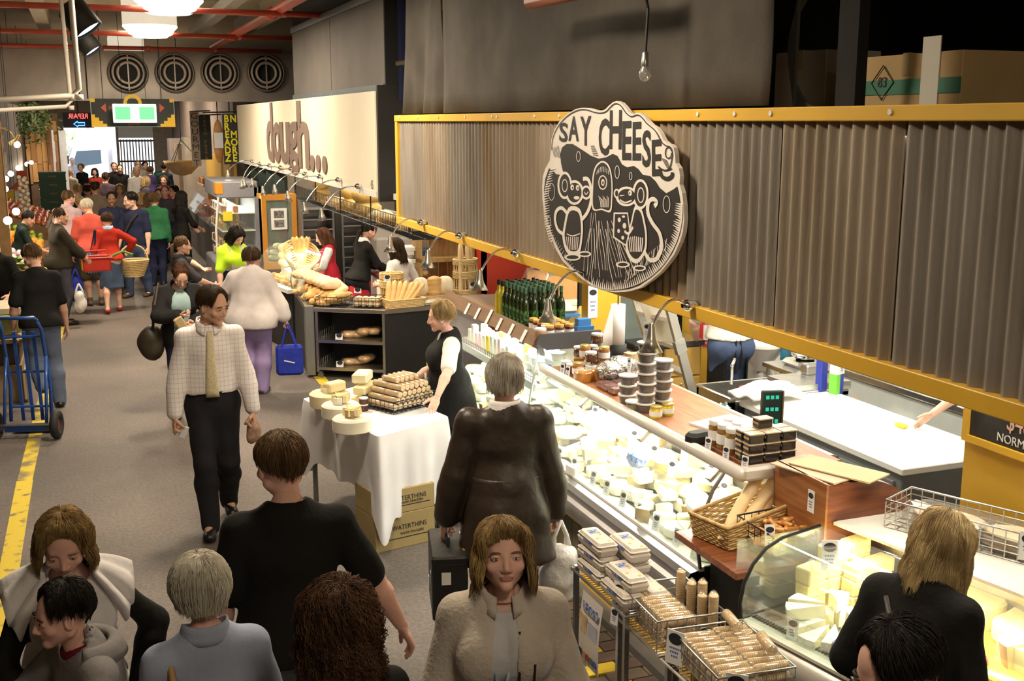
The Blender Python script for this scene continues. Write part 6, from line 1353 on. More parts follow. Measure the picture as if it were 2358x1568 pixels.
for i in range(2):part(up,'panel',gp,lambda q:q.span((0,11.1+i*2.6,3.36),(.03,11.1+i*2.6+2.58,4.22)))
part(up,'capping_rail',mat('steel_blue',(.10,.12,.14),.5,.4,var=.1),lambda q:(q.span((-.02,11.1,4.22),(.05,16.3,4.30)),q.span((-.02,11.1,3.30),(.05,16.3,3.37))))
part(up,'end_return',BLK,lambda q:q.span((-.09,11.06,2.2),(.75,11.12,3.36)))
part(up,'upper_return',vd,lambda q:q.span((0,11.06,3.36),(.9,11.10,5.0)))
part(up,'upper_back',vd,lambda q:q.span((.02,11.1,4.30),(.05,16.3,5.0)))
for i,(bx,by,tx,ty) in enumerate(((828,429,740,486),(782,414,700,472),(739,407,662,445),(705,401,632,430),(673,389,605,433),(648,386,580,415),(622,381,562,417),(600,377,556,420),(583,372,524,395))):
 b=P(bx,by,x=XW-.02);t=P(tx,ty,x=2.30);gooseneck(['nearest gooseneck lamp under the dough sign','second gooseneck lamp under the dough sign','third gooseneck lamp under the dough sign','fourth gooseneck lamp, below the letter h','fifth gooseneck lamp, below the letter u','sixth gooseneck lamp under the cream sign','seventh gooseneck lamp under the cream sign','eighth gooseneck lamp under the cream sign','farthest flaring gooseneck lamp by the yellow letters sign'][i],b,t,'gooseneck lamps under the dough sign',10 if i<8 else 16,.05,1.0,(.1,0,-1))
# ------------------------------------------------------------------ counters
A_,B_,C_=Vector((2.39,12.87,0)),Vector((3.14,12.40,0)),Vector((4.50,12.63,0))
ZB=.85
r=thing('bakery_counter','black fronted bakery counter with steel edged top','counter',(0,0,0))
bcp=[B_.xy,C_.xy,(4.45,13.25),(3.52,13.05)]
part(r,'black_front',BLK,lambda q:q.prism([(p[0]*.999+.004,p[1]+.02) for p in bcp],.76,z0=.04));part(r,'steel_top',STEEL,lambda q:q.prism(bcp,.05,z0=.80))
part(r,'kick',DGREY,lambda q:q.prism([(p[0],p[1]+.06) for p in bcp],.05))
u=(B_-A_).normalized();n_=Vector((-u.y,u.x,0));tr=thing('bread_trolley','steel trolley with wire shelves at the bakery corner','trolley',A_,math.atan2(u.y,u.x));wl=(B_-A_).length
part(tr,'steel_top',STEEL,lambda q:q.span((0,0,.80),(wl,.62,.85),bev=.006));part(tr,'dark_back',BLK,lambda q:q.span((.02,.55,.08),(wl-.02,.6,.8)));part(tr,'side_panel',BLK,lambda q:q.span((.0,.02,.06),(.02,.6,.8)))
for x in(.03,wl-.03):
 for y in(.03,.58):part(tr,'post',STEEL,lambda q:q.span((x-.016,y-.016,.07),(x+.016,y+.016,.80)))
for z in(.10,.43):part(tr,'shelf',STEEL,lambda q:q.span((.02,.0,z),(wl-.02,.6,z+.035)));part(tr,'wire_side',WIRE,lambda q:[q.tube([(.04,y/10*.6,z+.035),(.04,y/10*.6,z+.12),],.003,4) for y in range(10)]+[q.tube([(.04,.56,z+.035+k*.03),(wl-.06,.56,z+.035+k*.03)],.003,4) for k in range(4)]+[q.tube([(.04+k*.05,.56,z+.035),(.04+k*.05,.56,z+.13)],.003,4) for k in range(14)])
for x in(.05,wl-.05):
 for y in(.05,.55):part(tr,'castor',GREY,lambda q:(q.cyl((x,y,.035),.035,.03,14,(PI/2,0,0)),q.box((x,y,.065),(.04,.04,.03))))
def trl(x,y,z):return tr.location+Matrix.Rotation(tr.rotation_euler.z,3,'Z')@Vector((x,y,z))
pkb=MB();pkb.box((0,0,.035),(.22,.15,.07),bev=.03);pkl=pkb.mesh('packed_loaf',BREADC,True);pkw=MB();pkw.box((0,0,.036),(.26,.17,.078),bev=.03);pkwm=pkw.mesh('bag_film',CLEAR,True)
for z,n in((.47,4),(.14,3)):
 for i in range(n):
  r=thing('bagged_bread',['bagged bread on the lower trolley shelf','bagged bread on the upper trolley shelf'][z>.3],'bread',trl(.38+.09*i,.24+.05*(i%2),z+.045*(i//2)),.4*i,['lower shelf bread','upper shelf bread'][z>.3]);obj('packed_loaf',pkl,r);obj('bag_film',pkwm,r)
for z in(.47,.14):tag_card(['ticket on the lower trolley shelf','ticket on the upper trolley shelf'][z>.3],trl(.30,.02,z),tr.rotation_euler.z,.07,.09,'trolley tickets',.2)
r=thing('side_counter','black side counter of the bakery along the aisle','counter',(0,0,0));sp=[(2.32,13.0),(2.40,13.0),(2.74,13.46),(3.0,14.3),(2.42,14.35)]
part(r,'black_side',BLK,lambda q:q.prism(sp,.76,z0=.03));part(r,'steel_top',STEEL,lambda q:q.prism(sp,.05,z0=.80));part(r,'column',GREY,lambda q:q.span((2.30,12.9,.03),(2.40,13.0,.86)));part(r,'sneeze_glass',GLASS,lambda q:q.add([(2.32,12.95,.86),(2.42,14.3,.86),(2.42,14.3,1.15),(2.36,13.2,1.15)],[(0,1,2,3)]))
gc=thing('pastry_case','curved clear pastry case with white base at the bakery front','display case',(0,0,0));q0,q1=Vector((2.40,14.38,0)),Vector((2.18,15.75,0));d_=(q1-q0);nn=Vector((.987,.16,0))
part(gc,'black_base',BLK,lambda q:q.prism([q0.xy,q1.xy,(q1+nn*.55).xy,(q0+nn*.55).xy],.78));part(gc,'white_deck',WHITE,lambda q:q.prism([(q0-nn*.06).xy,(q1-nn*.06).xy,(q1+nn*.55).xy,(q0+nn*.55).xy],.05,z0=.80))
def gcf(u_,v_):t=[(0,.86),(-.01,1.0),(.04,1.15),(.14,1.26),(.30,1.31),(.45,1.32)][int(round(u_*5))];p=q0+d_*v_+nn*t[0];return(p.x,p.y,t[1])
part(gc,'curved_glass',GLASS,lambda q:q.grid(gcf,6,4),True);part(gc,'end_glass',GLASS,lambda q:q.add([gcf(k/5,0) for k in range(6)]+[(q0+nn*.45+Vector((0,0,.86)))[:]],[tuple(range(7))]));part(gc,'glass_bead',STEEL,lambda q:q.tube([gcf(k/5,0) for k in range(6)],.008,5));part(gc,'light_tube',TUBEG,lambda q:q.tube([q0+nn*.4+Vector((0,0,1.28)),q1+nn*.4+Vector((0,0,1.28))],.015,8))
light('pastry_light','AREA',tuple(q0+d_*.5+nn*.32+Vector((0,0,1.25))),16,(1,.92,.75),.15,(0,0,math.atan2(d_.y,d_.x)-PI/2),size_y=1.2)
rr=random.Random(31)
bun=MB();bun.ball((0,0,.03),.045,12,7,(1,1,.7));bnm=[bun.mesh('bun',m,True) for m in(BREADB,BREADC,FLOUR,BREADP)]
for i in range(9):
 for j in range(4):
  p=q0+d_*(.06+i*.11)+nn*(.06+j*.13);tag(obj('pastry',bnm[rr.choice([0,0,1,1])],None,(p.x,p.y,.852),(0,0,i),rr.uniform(.8,1.15)),'brown pastry inside the curved clear pastry case','pastry','pastries in the case')
# ---- breads on the counters
LOAFS=[loaf_mesh(.34,.075,BREADC,5),loaf_mesh(.30,.085,BREADP,4),loaf_mesh(.26,.09,FLOUR,3),loaf_mesh(.20,.05,BREADC,3),loaf_mesh(.24,.05,BREADP,4)]
def loaf(k,loc,rot,lab,grp,sc=None,name='loaf'):return tag(obj(name,LOAFS[k],None,loc,rot,sc),lab,'bread',grp)
for i in range(8):p=Vector((2.52+.02*i,14.2-i*.15,.852+.17));loaf(1 if i<5 else 2,p,(0,.05*rr.random(),.2+rr.uniform(-.2,.2)),'big golden loaf on the top row of the bread heap','top row loaves')
for i in range(10):loaf(0,(2.56+.02*i,14.25-i*.14,.90),(0,0,.15+rr.uniform(-.2,.2)),'golden loaf in the middle of the bread heap','middle row loaves')
for i in range(9):loaf(4,(2.80-.005*i,13.75-i*.09,.97),(0,-.5,-.3+rr.uniform(-.1,.1)),'pale finger loaf leaning in the bread heap','leaning finger loaves')
for i in range(12):loaf(3,(2.42+.05*(i%3),13.95-.08*i,.855+.05*(i%2)),(0,0,.6+rr.uniform(-.3,.3)),'small brown loaf at the aisle side of the heap','small brown loaves')
w1=wire_basket('roll_basket','dark wire basket of long rolls at the counter corner',trl(.20,.18,.852),tr.rotation_euler.z,.36,.28,.12,8,6,3,BWIRE)
for i in range(7):loaf(3,trl(.08+.04*i,.12+.06*(i%3),.86+.05*(i//3)),(0,-.15*(i%2),tr.rotation_euler.z+.2*i),'long roll in the dark wire corner basket','rolls in the corner basket')
w2=wire_basket('roll_basket','dark wire basket of small round rolls at the counter corner',trl(.62,.20,.852),tr.rotation_euler.z,.34,.28,.12,8,6,3,BWIRE)
for i in range(16):tag(obj('round_roll',bnm[2+i%2],None,trl(.50+.08*(i%4),.12+.075*(i//4%2)+.01,.86+.055*(i//8)),(0,0,i),1),'small floury round roll in the wire basket','bread','round rolls')
tag_card('ticket above the dark wire roll baskets',trl(.45,.30,.99),tr.rotation_euler.z,.055,.09,'bakery tickets',0)
w3=wicker('baguette_tray','low wicker tray of short baguettes at the counter edge',B_+Vector((.26,.17,.852)),.17,.42,.26,.10,WICKL,rows=6)
BG2=loaf_mesh(.42,.036,BREADC,5,nm='baguette')
for i in range(7):tag(obj('baguette',BG2,None,B_+Vector((.10+.055*i,.22,.96+.01*(i%2))),(0,-1.0+.06*i,1.2-.12*i)),'short baguette leaning in the low wicker tray','bread','short baguettes in the tray')
def rattan(name,label,loc,rz,r0,h,mid=True):
 R=thing(name,label,'basket',loc,rz);mb=MB();n=22
 for i in range(n):a=2*PI*i/n;mb.tube([(r0*math.cos(a),r0*math.sin(a)*.8,0),(r0*1.05*math.cos(a),r0*.84*math.sin(a),h)],.007,4)
 mb.build('stakes',WICKL,R)
 for z,nb2 in((.0,6),(h*.5,5 if mid else 0),(h-.07,4)):
  if not nb2:continue
  mb=MB()
  for k in range(nb2):mb.tube([((r0*1.04)*math.cos(2*PI*i/40)+.006*math.cos(i*PI+k*PI)*math.cos(2*PI*i/40),(r0*.84)*math.sin(2*PI*i/40),z+.01+k*.018) for i in range(40)],.011,4,closed=True)
  mb.build('woven_band',WICKL,R,True)
 return R
LB_=loaf_mesh(.70,.033,BREADP,7,nm='baguette')
c=P(1072,672,z=.855);R1=rattan('tall_rattan_basket','tall rattan stand with upright baguettes at the counter end',(4.32,12.98,.852),.2,.15,.48)
for i,(dx,dy) in enumerate(((-.10,-.02),(-.05,.03),(.02,-.03),(.07,.02))):tag(obj('baguette',LB_,None,(4.30+dx,12.92+dy,1.20),(0,PI/2-.06*i,.4*i)),['leftmost upright baguette in the tall rattan stand','second upright baguette in the tall rattan stand','third upright baguette in the tall rattan stand','rightmost upright baguette in the tall rattan stand'][i],'bread','upright baguettes')
R2=rattan('tall_rattan_basket','rattan bin of bread sticks behind the wicker tray',(3.36,12.92,.852),0,.135,.36)
for i in range(9):a=i*.7;tag(obj('bread_stick',BG2,None,(3.36+.07*math.cos(a),12.92+.05*math.sin(a),1.05),(0,PI/2,a),.85),'bread stick standing in the rattan bin','bread','bread sticks')
tag_card('paper ticket on the rattan bin',(3.27,12.78,1.12),.1,.08,.085,'bakery tickets',0);tag_card('paper ticket on the low wicker tray',(3.50,12.72,.98),.1,.07,.10,'bakery tickets',0);tag_card('paper ticket on the tall rattan stand',(4.36,12.82,.98),.1,.07,.09,'bakery tickets',0)
r=thing('display_board','pale timber riser under three round loaves','board',(3.87,12.92,.852),.1);part(r,'riser',mat('beech',(.55,.34,.13),.5,col2=(.62,.42,.2),scale=6,stretch=(1,6,6)),lambda q:q.box((0,0,.035),(.52,.26,.07),bev=.005))
for i,(x,k) in enumerate(((3.70,2),(3.87,0),(4.03,2))):loaf(k,(x,12.92,1.02),(PI/2*.9,PI/2 if k==0 else 0,.2-.2*i),['floured round loaf left on the timber riser','ridged pointed loaf in the middle of the riser','floured round loaf right on the timber riser'][i],'round loaves',(.85,1.3,.9) if k==2 else(.8,1.3,1.2))
for i in range(5):
 r=thing('flatbread_pack','long bagged flat bread on the bakery counter edge','bread',(3.66+.17*i,12.60+.03*(i%2)+.03*i*.5,.853),.17+.1*(i%2),'bagged flat breads at the bakery');obj('flat_bread',fm,r);obj('flat_bread',fm,r,(0,0,.02));obj('bag_film',fwm,r)
CRT=mat('crate_pine',(.34,.19,.07),.7,col2=(.46,.29,.12),scale=5,stretch=(6,6,.7))
for k,(x,y,z) in enumerate(((4.08,13.7,.85),(4.08,13.7,1.28))):
 r=thing('wooden_crate',['lower upright slatted crate behind the loaves','upper upright slatted crate behind the loaves'][k],'crate',(x,y,z),.05)
 for i in range(4):part(r,'slat',CRT,lambda q:q.span((-.02+i*.13,-.02,0),(.10+i*.13,0,.42)))
 part(r,'frame',CRT,lambda q:(q.span((-.24,-.3,0),(-.21,0,.43)),q.span((-.24,-.3,.40),(.5,0,.43)),q.span((.47,-.3,0),(.5,0,.43)),q.span((-.24,-.3,0),(.5,0,.02))))
mb=MB();mb.span((3.8,13.4,0),(4.6,14.0,.85));tag(mb.build('back_bench',STEEL),'steel bench carrying the upright crates','bench')
for i,z in enumerate((1.06,1.50)):tag(obj('round_roll',bnm[1],None,(3.93,13.52,z),(0,0,0),1.6),['loaf in the lower upright crate','loaf in the upper upright crate'][i],'bread')
mb=MB();mb.span((4.62,13.2,0),(4.68,15.5,2.1));mb.span((4.62,13.2,0),(5.4,13.25,2.1));struct(mb.build('wall_red',mat('red_wall',(.62,.055,.025),.55,var=.03)))
bxm=MB();bxm.box((0,0,.025),(.30,.26,.05),bev=.004);bxx=bxm.mesh('cake_box',mat('cake_box',(.72,.70,.65),.6,var=.03))
for i in range(9):tag(obj('cake_box',bxx,None,(3.72+rr.uniform(-.02,.02),13.72+rr.uniform(-.02,.02),.97+i*.052),(rr.uniform(-.03,.03),0,rr.uniform(-.3,.3))),'flat white cake box in the leaning pile','box','cake box pile')
mb=MB();mb.span((3.45,13.45,0),(3.79,14.05,.97));tag(mb.build('packing_bench',WHITE),'white packing bench beside the bakers','bench')
# ---- baskets behind the glass: big round basket of baguettes, brioche tower
rb=thing('round_bread_basket','big round wicker basket tipped up with golden baguettes','basket',(2.66,15.05,1.05),.3);mb=MB()
for k in range(10):mb.tube([((.14+.012*k)*math.cos(2*PI*i/36),(.14+.012*k)*math.sin(2*PI*i/36),k*.024+.10*(k/9)*math.sin(2*PI*i/36)) for i in range(36)],.013,5,closed=True)
mb.build('weave',WICKL,rb,True);part(rb,'foot',WICKL,lambda q:q.cyl((0,0,-.05),.15,.12,20));rb.rotation_euler=(.25,-.15,.3)
for i in range(10):a=i*.63;tag(obj('baguette',BG2,None,(2.66+.09*math.cos(a),15.05+.09*math.sin(a),1.26),(0,-PI/2+.25,a)),'golden baguette standing in the round wicker basket','bread','baguettes in the round basket')
mb=MB();mb.span((2.48,14.45,.85),(2.80,15.7,1.0));tag(mb.build('display_step',WHITE),'white step inside the bakery under the round basket','step')
for i in range(3):tag(obj('brioche',bnm[3],None,(2.52,15.55,1.0+.10*i),(0,0,i),(2.3-.1*i,2.3-.1*i,2.3)),['lowest brioche of the tower','middle brioche of the tower','domed top brioche of the tower'][i]+' by the round basket','bread')
# ---- overhead wire shelf with loaves
ws=thing('overhead_wire_shelf','black wire shelf of loaves hung under the cream sign','shelf',(2.95,0,0));mb=MB()
for i in range(95):y=10.5+i*.07;mb.tube([(0,y,1.86),(.42,y,1.86)],.004,4);mb.tube([(0,y,1.86),(0,y,2.05)],.0035,4)
for z in(1.86,1.92,1.98,2.05):mb.tube([(0,10.5,z),(0,17.1,z)],.005,4)
for x in(.14,.28,.42):mb.tube([(x,10.5,1.86),(x,17.1,1.86)],.005,4)
mb.build('wire_grid',BWIRE,ws)
for y in(10.6,12.2,13.8,15.4,17.0):part(ws,'hanger',BWIRE,lambda q:(q.tube([(0,y,1.86),(0,y,2.5)],.008,5),q.tube([(.42,y,1.86),(.42,y,2.5)],.008,5)))
SQL=MB();SQL.box((0,0,.08),(.30,.16,.16),bev=.045);sqm=SQL.mesh('tin_loaf',mat('crust_yellow',(.66,.42,.12),.5,col2=(.76,.55,.22),scale=7,bump=.1,bscale=25),True)
for i,(y,k) in enumerate(((11.3,1),(12.05,0),(12.55,1),(13.15,2),(13.35,2),(14.0,2),(14.3,0),(14.9,1),(15.4,0),(16.0,2))):
 o=obj('shelf_loaf',sqm if k==2 else LOAFS[k],None,(3.15,y,1.868),(0,0,.1*i),(1.1,1.1,1.1));tag(o,'loaf on the black overhead wire shelf','bread','overhead loaves')
 if k==2:tag(obj('shelf_loaf',sqm,None,(3.15,y,2.045),(0,0,.1*i+.05),(1.1,1.1,.95)),'loaf on the black overhead wire shelf','bread','overhead loaves')
part(up,'white_soffit',WHITE,lambda q:q.span((.05,10.2,2.22),(.6,11.05,2.28)))
# ---- ovens and racks at the back
r=thing('bakers_rack','tall dark rack of steel baking trays at the back','rack',(2.95,16.6,0));part(r,'frame',GREY,lambda q:(q.span((0,0,0),(.03,.5,1.85)),q.span((.47,0,0),(.5,.5,1.85)),q.span((0,.47,0),(.5,.5,1.85))))
for i in range(11):part(r,'tray',STEEL,lambda q:q.span((.03,0,.2+i*.15),(.47,.46,.215+i*.15)))
r=thing('bakers_rack','second tray rack beside the ovens','rack',(3.6,16.8,0));part(r,'frame',GREY,lambda q:(q.span((0,0,0),(.03,.5,1.8)),q.span((.5,0,0),(.53,.5,1.8)),q.span((0,.47,0),(.53,.5,1.8))))
for i in range(9):part(r,'tray',STEEL,lambda q:q.span((.03,0,.3+i*.16),(.5,.46,.315+i*.16)))
r=thing('bread_slicer','pale grey bread slicer with tilted lid behind the bakers','machine',(3.85,15.6,0));part(r,'stand',GREY,lambda q:q.span((0,0,0),(.6,.6,.85)));part(r,'housing',mat('slicer_grey',(.48,.47,.43),.4,var=.05),lambda q:q.box((.3,.25,1.1),(.6,.5,.5),bev=.03));part(r,'lid',mat('slicer_pale',(.62,.61,.56),.4,var=.03),lambda q:q.box((.2,.0,1.5),(.34,.03,.52),(.35,.25,0),bev=.01));part(r,'plate_label',CARD,lambda q:q.box((.2,-.03,1.55),(.22,.01,.12),(.35,.25,0)))
r=thing('till_desk','white desk with papers where the baker writes','desk',(3.62,14.55,0));part(r,'desk_body',WHITE,lambda q:q.span((0,0,0),(.6,.5,.92)));part(r,'dark_red_edge',mat('maroon',(.12,.015,.015),.5,var=0),lambda q:q.span((-.02,-.02,.92),(.62,.52,.95)));part(r,'papers',PAPER,lambda q:(q.box((.2,.15,.955),(.2,.28,.006),(0,0,.3)),q.box((.35,.25,.96),(.2,.28,.006),(0,0,-.2))))
r=thing('blue_binder_box','dark blue box on the desk behind the baker','box',(4.42,15.1,.95));part(r,'box',mat('navy_box',(.03,.05,.09),.5,var=.05),lambda q:q.box((0,0,.14),(.24,.3,.28),bev=.01))
bt3=lathe_mesh('bottle_body',[(.035,0),(.04,.01),(.04,.13),(.02,.17),(.014,.2)],mat('blue_bottle',(.25,.45,.62),.2,var=0));
for i,x in enumerate((4.30,4.48)):tag(obj('spray_bottle',bt3,None,(x,14.75,.955)),['clear blue bottle on the bakery desk','teal bottle right of the clear blue one'][i],'bottle')
mb=MB();mb.span((4.25,14.6,0),(4.6,15.3,.95));tag(mb.build('back_cupboard',STEEL),'steel cupboard carrying bottles behind the desk','cupboard')
mb=MB();mb.span((2.9,17.4,0),(4.6,17.5,2.3));mb.span((4.62,15.5,0),(4.7,22,3.2));struct(mb.build('wall_bakery',mat('bakery_wall',(.30,.26,.21),.8,var=.1)))
mb=MB();mb.span((2.85,11.1,3.0),(4.7,22,3.03));struct(mb.build('ceiling_bakery',dark))
cu=MB();cu.grid(lambda u_,v_:(2.82+.04*math.sin(u_*30),17.2+u_*4.2,2.35-v_*(1.0-.55*math.sin(u_*PI)*0)*1.5),60,8);o=cu.build('green_curtain',mat('dark_green',(.010,.022,.016),.9,var=.2),smooth=True);o.modifiers.new('t','SOLIDIFY').thickness=.02;tag(o,'dark green canvas drop under the far end of the cream sign','curtain')
rc=thing('cold_drinks_case','tall grey open-front refrigerated case past the bakery','display case',(1.98,19.4,0));gcs=mat('case_grey',(.30,.30,.34),.45,.1,var=.03)
part(rc,'base',gcs,lambda q:q.span((0,0,0),(.75,1.9,.62),bev=.03));part(rc,'back',gcs,lambda q:q.span((.68,0,.62),(.75,1.9,1.9)));part(rc,'hood',gcs,lambda q:q.span((.05,0,1.72),(.75,1.9,2.0),bev=.02));part(rc,'orange_corner',mat('case_orange',(.75,.30,.02),.4,var=0),lambda q:q.span((.04,-.006,1.80),(.16,.3,1.98)))
for z in(.85,1.15,1.45):part(rc,'shelf',WHITE,lambda q:q.span((.12,.03,z),(.68,1.87,z+.02)))
part(rc,'side_glass',GLASS,lambda q:q.add([(.02,0,.62),(.02,0,1.2),(.10,0,1.72),(.68,0,1.72),(.68,0,.62)],[(0,1,2,3,4)]));part(rc,'front_post',WHITE,lambda q:q.tube([(.02,0,.62),(.02,0,1.2),(.08,0,1.74)],.02,6));part(rc,'inner_light',TUBEG,lambda q:q.tube([(.2,.1,1.70),(.2,1.8,1.70)],.014,8))
yl=mat('notice_yellow',(.85,.72,.04),.6,var=.03)
for i,(y,z) in enumerate(((.0,1.42),(.0,1.0),(.6,1.35))):part(rc,'yellow_notice',yl,lambda q:q.box((.22,y-.01,z),(.16,.004,.16)))
light('cold_case_light','AREA',(2.35,20.3,1.68),14,(1,.95,.8),.3,size_y=1.7)
jm=[JAM,OLIVE,mat('pink_pack',(.6,.3,.3),.4,var=.2),mat('brown_pack',(.3,.14,.06),.5,var=.3),WHITE]
pm2=[];
for m in jm:q=MB();q.box((0,0,.06),(.09,.09,.12),bev=.015);pm2.append(q.mesh('packet',m))
for z in(.64,.87,1.17,1.47):
 for i in range(13):
  for j in range(2):tag(obj('chilled_packet',pm2[rr.randrange(5)],None,(2.15+j*.2,19.5+i*.14,z),(0,0,rr.uniform(-.2,.2))),'small chilled packet on a shelf of the grey case','packet','chilled packets')
od=thing('orange_framed_cabinet','orange timber framed glass cabinet with two photos pinned on it','cabinet',(2.42,16.9,0));ORW=mat('orange_timber',(.55,.24,.03),.45,var=.06,scale=4)
part(od,'frame',ORW,lambda q:(q.span((0,0,.9),(.07,.06,1.84)),q.span((.45,0,.9),(.52,.06,1.84)),q.span((0,0,1.84),(.52,.06,1.93)),q.span((0,.0,.8),(.52,.06,.9)),q.span((0,.061,1.86),(.07,.5,1.92)),q.span((.45,.061,1.86),(.52,.5,1.92))));part(od,'glass',GLASS,lambda q:q.span((.07,.03,.9),(.45,.034,1.84)));part(od,'base',BLK,lambda q:q.span((0,0,0),(.52,.5,.8)))
ph=part(od,'photo_mount',PAPER,lambda q:q.box((.25,-.004,1.56),(.24,.004,.32)))
for z in(1.63,1.49):part(od,'photo',mat('photo_grey',(.06,.06,.055),.5,col2=(.3,.3,.28),scale=30),lambda q:q.box((.25,-.008,z),(.15,.002,.11)))
for i in range(7):loaf(i%2,(2.58+.03*i,17.15+.0*i,.82+.09*(i%4)),(0,.1,.3*i),'loaf inside the orange framed cabinet','cabinet loaves',.7)
dc=thing('deli_glass_case','far square glass deli case with grey base behind the oil bottles','display case',(4.55,11.2,0));part(dc,'base',mat('case_pale',(.35,.36,.32),.5,var=.05),lambda q:q.span((0,0,0),(1.6,.8,.92)));part(dc,'top',WHITE,lambda q:q.span((.25,.1,1.32),(1.6,.8,1.35)))
part(dc,'slanted_glass',GLASS,lambda q:q.add([(.0,0,.92),(1.6,0,.92),(1.6,.15,1.32),(.2,.15,1.32)],[(0,1,2,3)]));part(dc,'side_glass',GLASS,lambda q:q.add([(0,0,.92),(.2,.15,1.32),(.2,.8,1.32),(0,.8,.92)],[(0,1,2,3)]));part(dc,'corner_frame',STEEL,lambda q:(q.tube([(0,0,.92),(.2,.15,1.32),(1.6,.15,1.32)],.018,6),q.tube([(.55,0,.92),(.6,.15,1.32)],.014,6)));part(dc,'rear_panel',mat('orange_back',(.45,.18,.05),.6,var=.1),lambda q:q.span((.2,.78,.92),(1.6,.8,1.32)))
light('deli_light','AREA',(5.4,11.6,1.30),14,(1,.95,.8),.3,(0,0,PI/2),size_y=1.3)
for i in range(8):tag(obj('deli_tray',bm_[i%4],None,(4.85+.17*i,11.5+.1*(i%2),.922),(0,0,i)),'pale deli block behind the far slanted glass','cheese','deli blocks')
pkp=[PAPER,mat('purple_box',(.16,.03,.25),.5,var=.05),BLK,mat('peach_box',(.7,.55,.4),.5,var=.05)]
pmx=[]
for m in pkp:q=MB();q.box((0,0,.025),(.09,.09,.05),bev=.003);pmx.append(q.mesh('packet',m))
for i in range(10):
 for z in range(3):tag(obj('stacked_pack',pmx[1 if i<2 else(i+z)%2*2 if i<7 else 3],None,(4.72+i*.105,11.55+.02*(z%2),1.352+z*.051),(0,0,.02*z)),['plain white pack on top of the deli case','purple pack on top of the deli case','black pack on top of the deli case','peach pack on top of the deli case'][1 if i<2 else(i+z)%2*2 if i<7 else 3],'packet','packs on the deli case')
for i in range(4):tag_card('blank ticket along the top of the deli case',(4.86+i*.22,11.33,1.35),0,.05,.06,'deli tickets',.3)
# ------------------------------------------------------------------ signs hanging over the aisle
FACE=(PI/2,0,0)
ms=thing('market_sign','black hanging board with stepped yellow corners and red arrows','sign',(.87,21.6,3.155));SIGY=mat('sign_yellow',(.78,.48,.02),.5,var=.02);SIGK=mat('sign_charcoal',(.025,.028,.026),.6,var=.08);SIGT=mat('sign_teal',(.30,.45,.42),.6,var=0);SIGR=mat('sign_red_arrow',(.55,.10,.04),.6,var=.03)
part(ms,'board',SIGK,lambda q:q.box((0,0,0),(1.44,.03,.50)));part(ms,'teal_edge',SIGT,lambda q:(q.box((0,-.017,-.245),(1.44,.006,.012)),q.box((-.715,-.017,0),(.012,.006,.5)),q.box((.715,-.017,0),(.012,.006,.5))))
for sx in(-1,1):
 part(ms,'yellow_corner',SIGY,lambda q:[q.span((sx*.72,-.022,-.25+.055*k),(sx*(.46+k*.065),-.016,-.25+.055*(k+1))) for k in range(4)]);part(ms,'yellow_corner',SIGY,lambda q:q.span((sx*.72,-.022,.19),(sx*.64,-.016,.25)))
 part(ms,'arrow',SIGR,lambda q:q.add([(sx*.55,-.018,.09),(sx*.46,-.018,.17),(sx*.46,-.018,.01)],[(0,1,2) if sx>0 else(0,2,1)]))
 text('30',.085,SIGR,ms,(sx*.38,-.02,.09),FACE,.001)
part(ms,'yellow_roundel',SIGY,lambda q:q.lathe([(.10,0),(.16,0)],20,(0,-.02,.17),(PI/2,0,0),cap=False));text('SOUTH',.06,SIGR,ms,(0,-.02,-.20),FACE,.001)
for x in(-.5,.5):part(ms,'hanger',BWIRE,lambda q:q.tube([(x,0,.25),(x,0,1.9)],.007))
ex=thing('exit_sign','glowing green and white emergency exit sign box','exit sign',(.88,21.2,3.145));part(ex,'frame',mat('exit_frame',(.8,.85,.8),.4,var=0,emit=(.8,1,.85),estr=.6),lambda q:q.box((0,0,0),(.74,.05,.33),bev=.01))
part(ex,'green_face',mat('exit_green',(.1,.6,.2),.4,var=0,emit=(.10,.78,.22),estr=1.1),lambda q:q.box((0,-.028,0),(.66,.006,.22)));part(ex,'white_figure',mat('exit_white',(1,1,1),.4,var=0,emit=(.9,1,.92),estr=1.6),lambda q:q.box((0,-.033,0),(.15,.004,.2),bev=.02))
for x in(-.25,.25):part(ex,'hanger',BWIRE,lambda q:q.tube([(x,0,.16),(x*.8,0,.27),(x*.8,0,1.91)],.004,4))
ne=thing('neon_sign','red and blue neon repair sign with an arrow on a dark panel','neon sign',(-.08,26,3.03));part(ne,'panel',mat('neon_panel',(.015,.015,.04),.4,var=0),lambda q:q.box((0,.02,0),(.62,.03,.32)))
text('REPAIR',.15,mat('neon_red',(1,.1,.1),var=0,emit=(1,.09,.07),estr=3),ne,(0,-.01,.08),(PI/2,0,PI),.006,.85);part(ne,'arrow_tube',mat('neon_blue',(.1,.4,1),var=0,emit=(.08,.35,1),estr=3),lambda q:q.tube([(-.1,-.01,-.08),(-.02,-.01,-.02),(-.02,-.01,-.05),(.12,-.01,-.05),(.12,-.01,-.11),(-.02,-.01,-.11),(-.02,-.01,-.14)],.012,5,closed=True))
part(ne,'hanger',BWIRE,lambda q:q.tube([(0,.02,.15),(0,.02,2.03)],.012))
bz=thing('blade_sign','black vertical blade sign with yellow letters BREADZ N MORE','sign',(2.655,22.3,2.67));part(bz,'board',mat('blade_black',(.02,.02,.018),.6,var=.05),lambda q:q.box((0,0,0),(.28,.03,.96)));LY=mat('letter_yellow',(.85,.75,.02),.5,var=0)
for i,ch in enumerate('BREADZ'):text(ch,.19,LY,bz,(-.065,-.02,.38-i*.15),FACE,.003,.85,.006)
for i,ch in enumerate('N MORE'):
 if ch!=' ':text(ch,.19,LY,bz,(.065,-.02,.38-i*.15),FACE,.003,.85,.006)
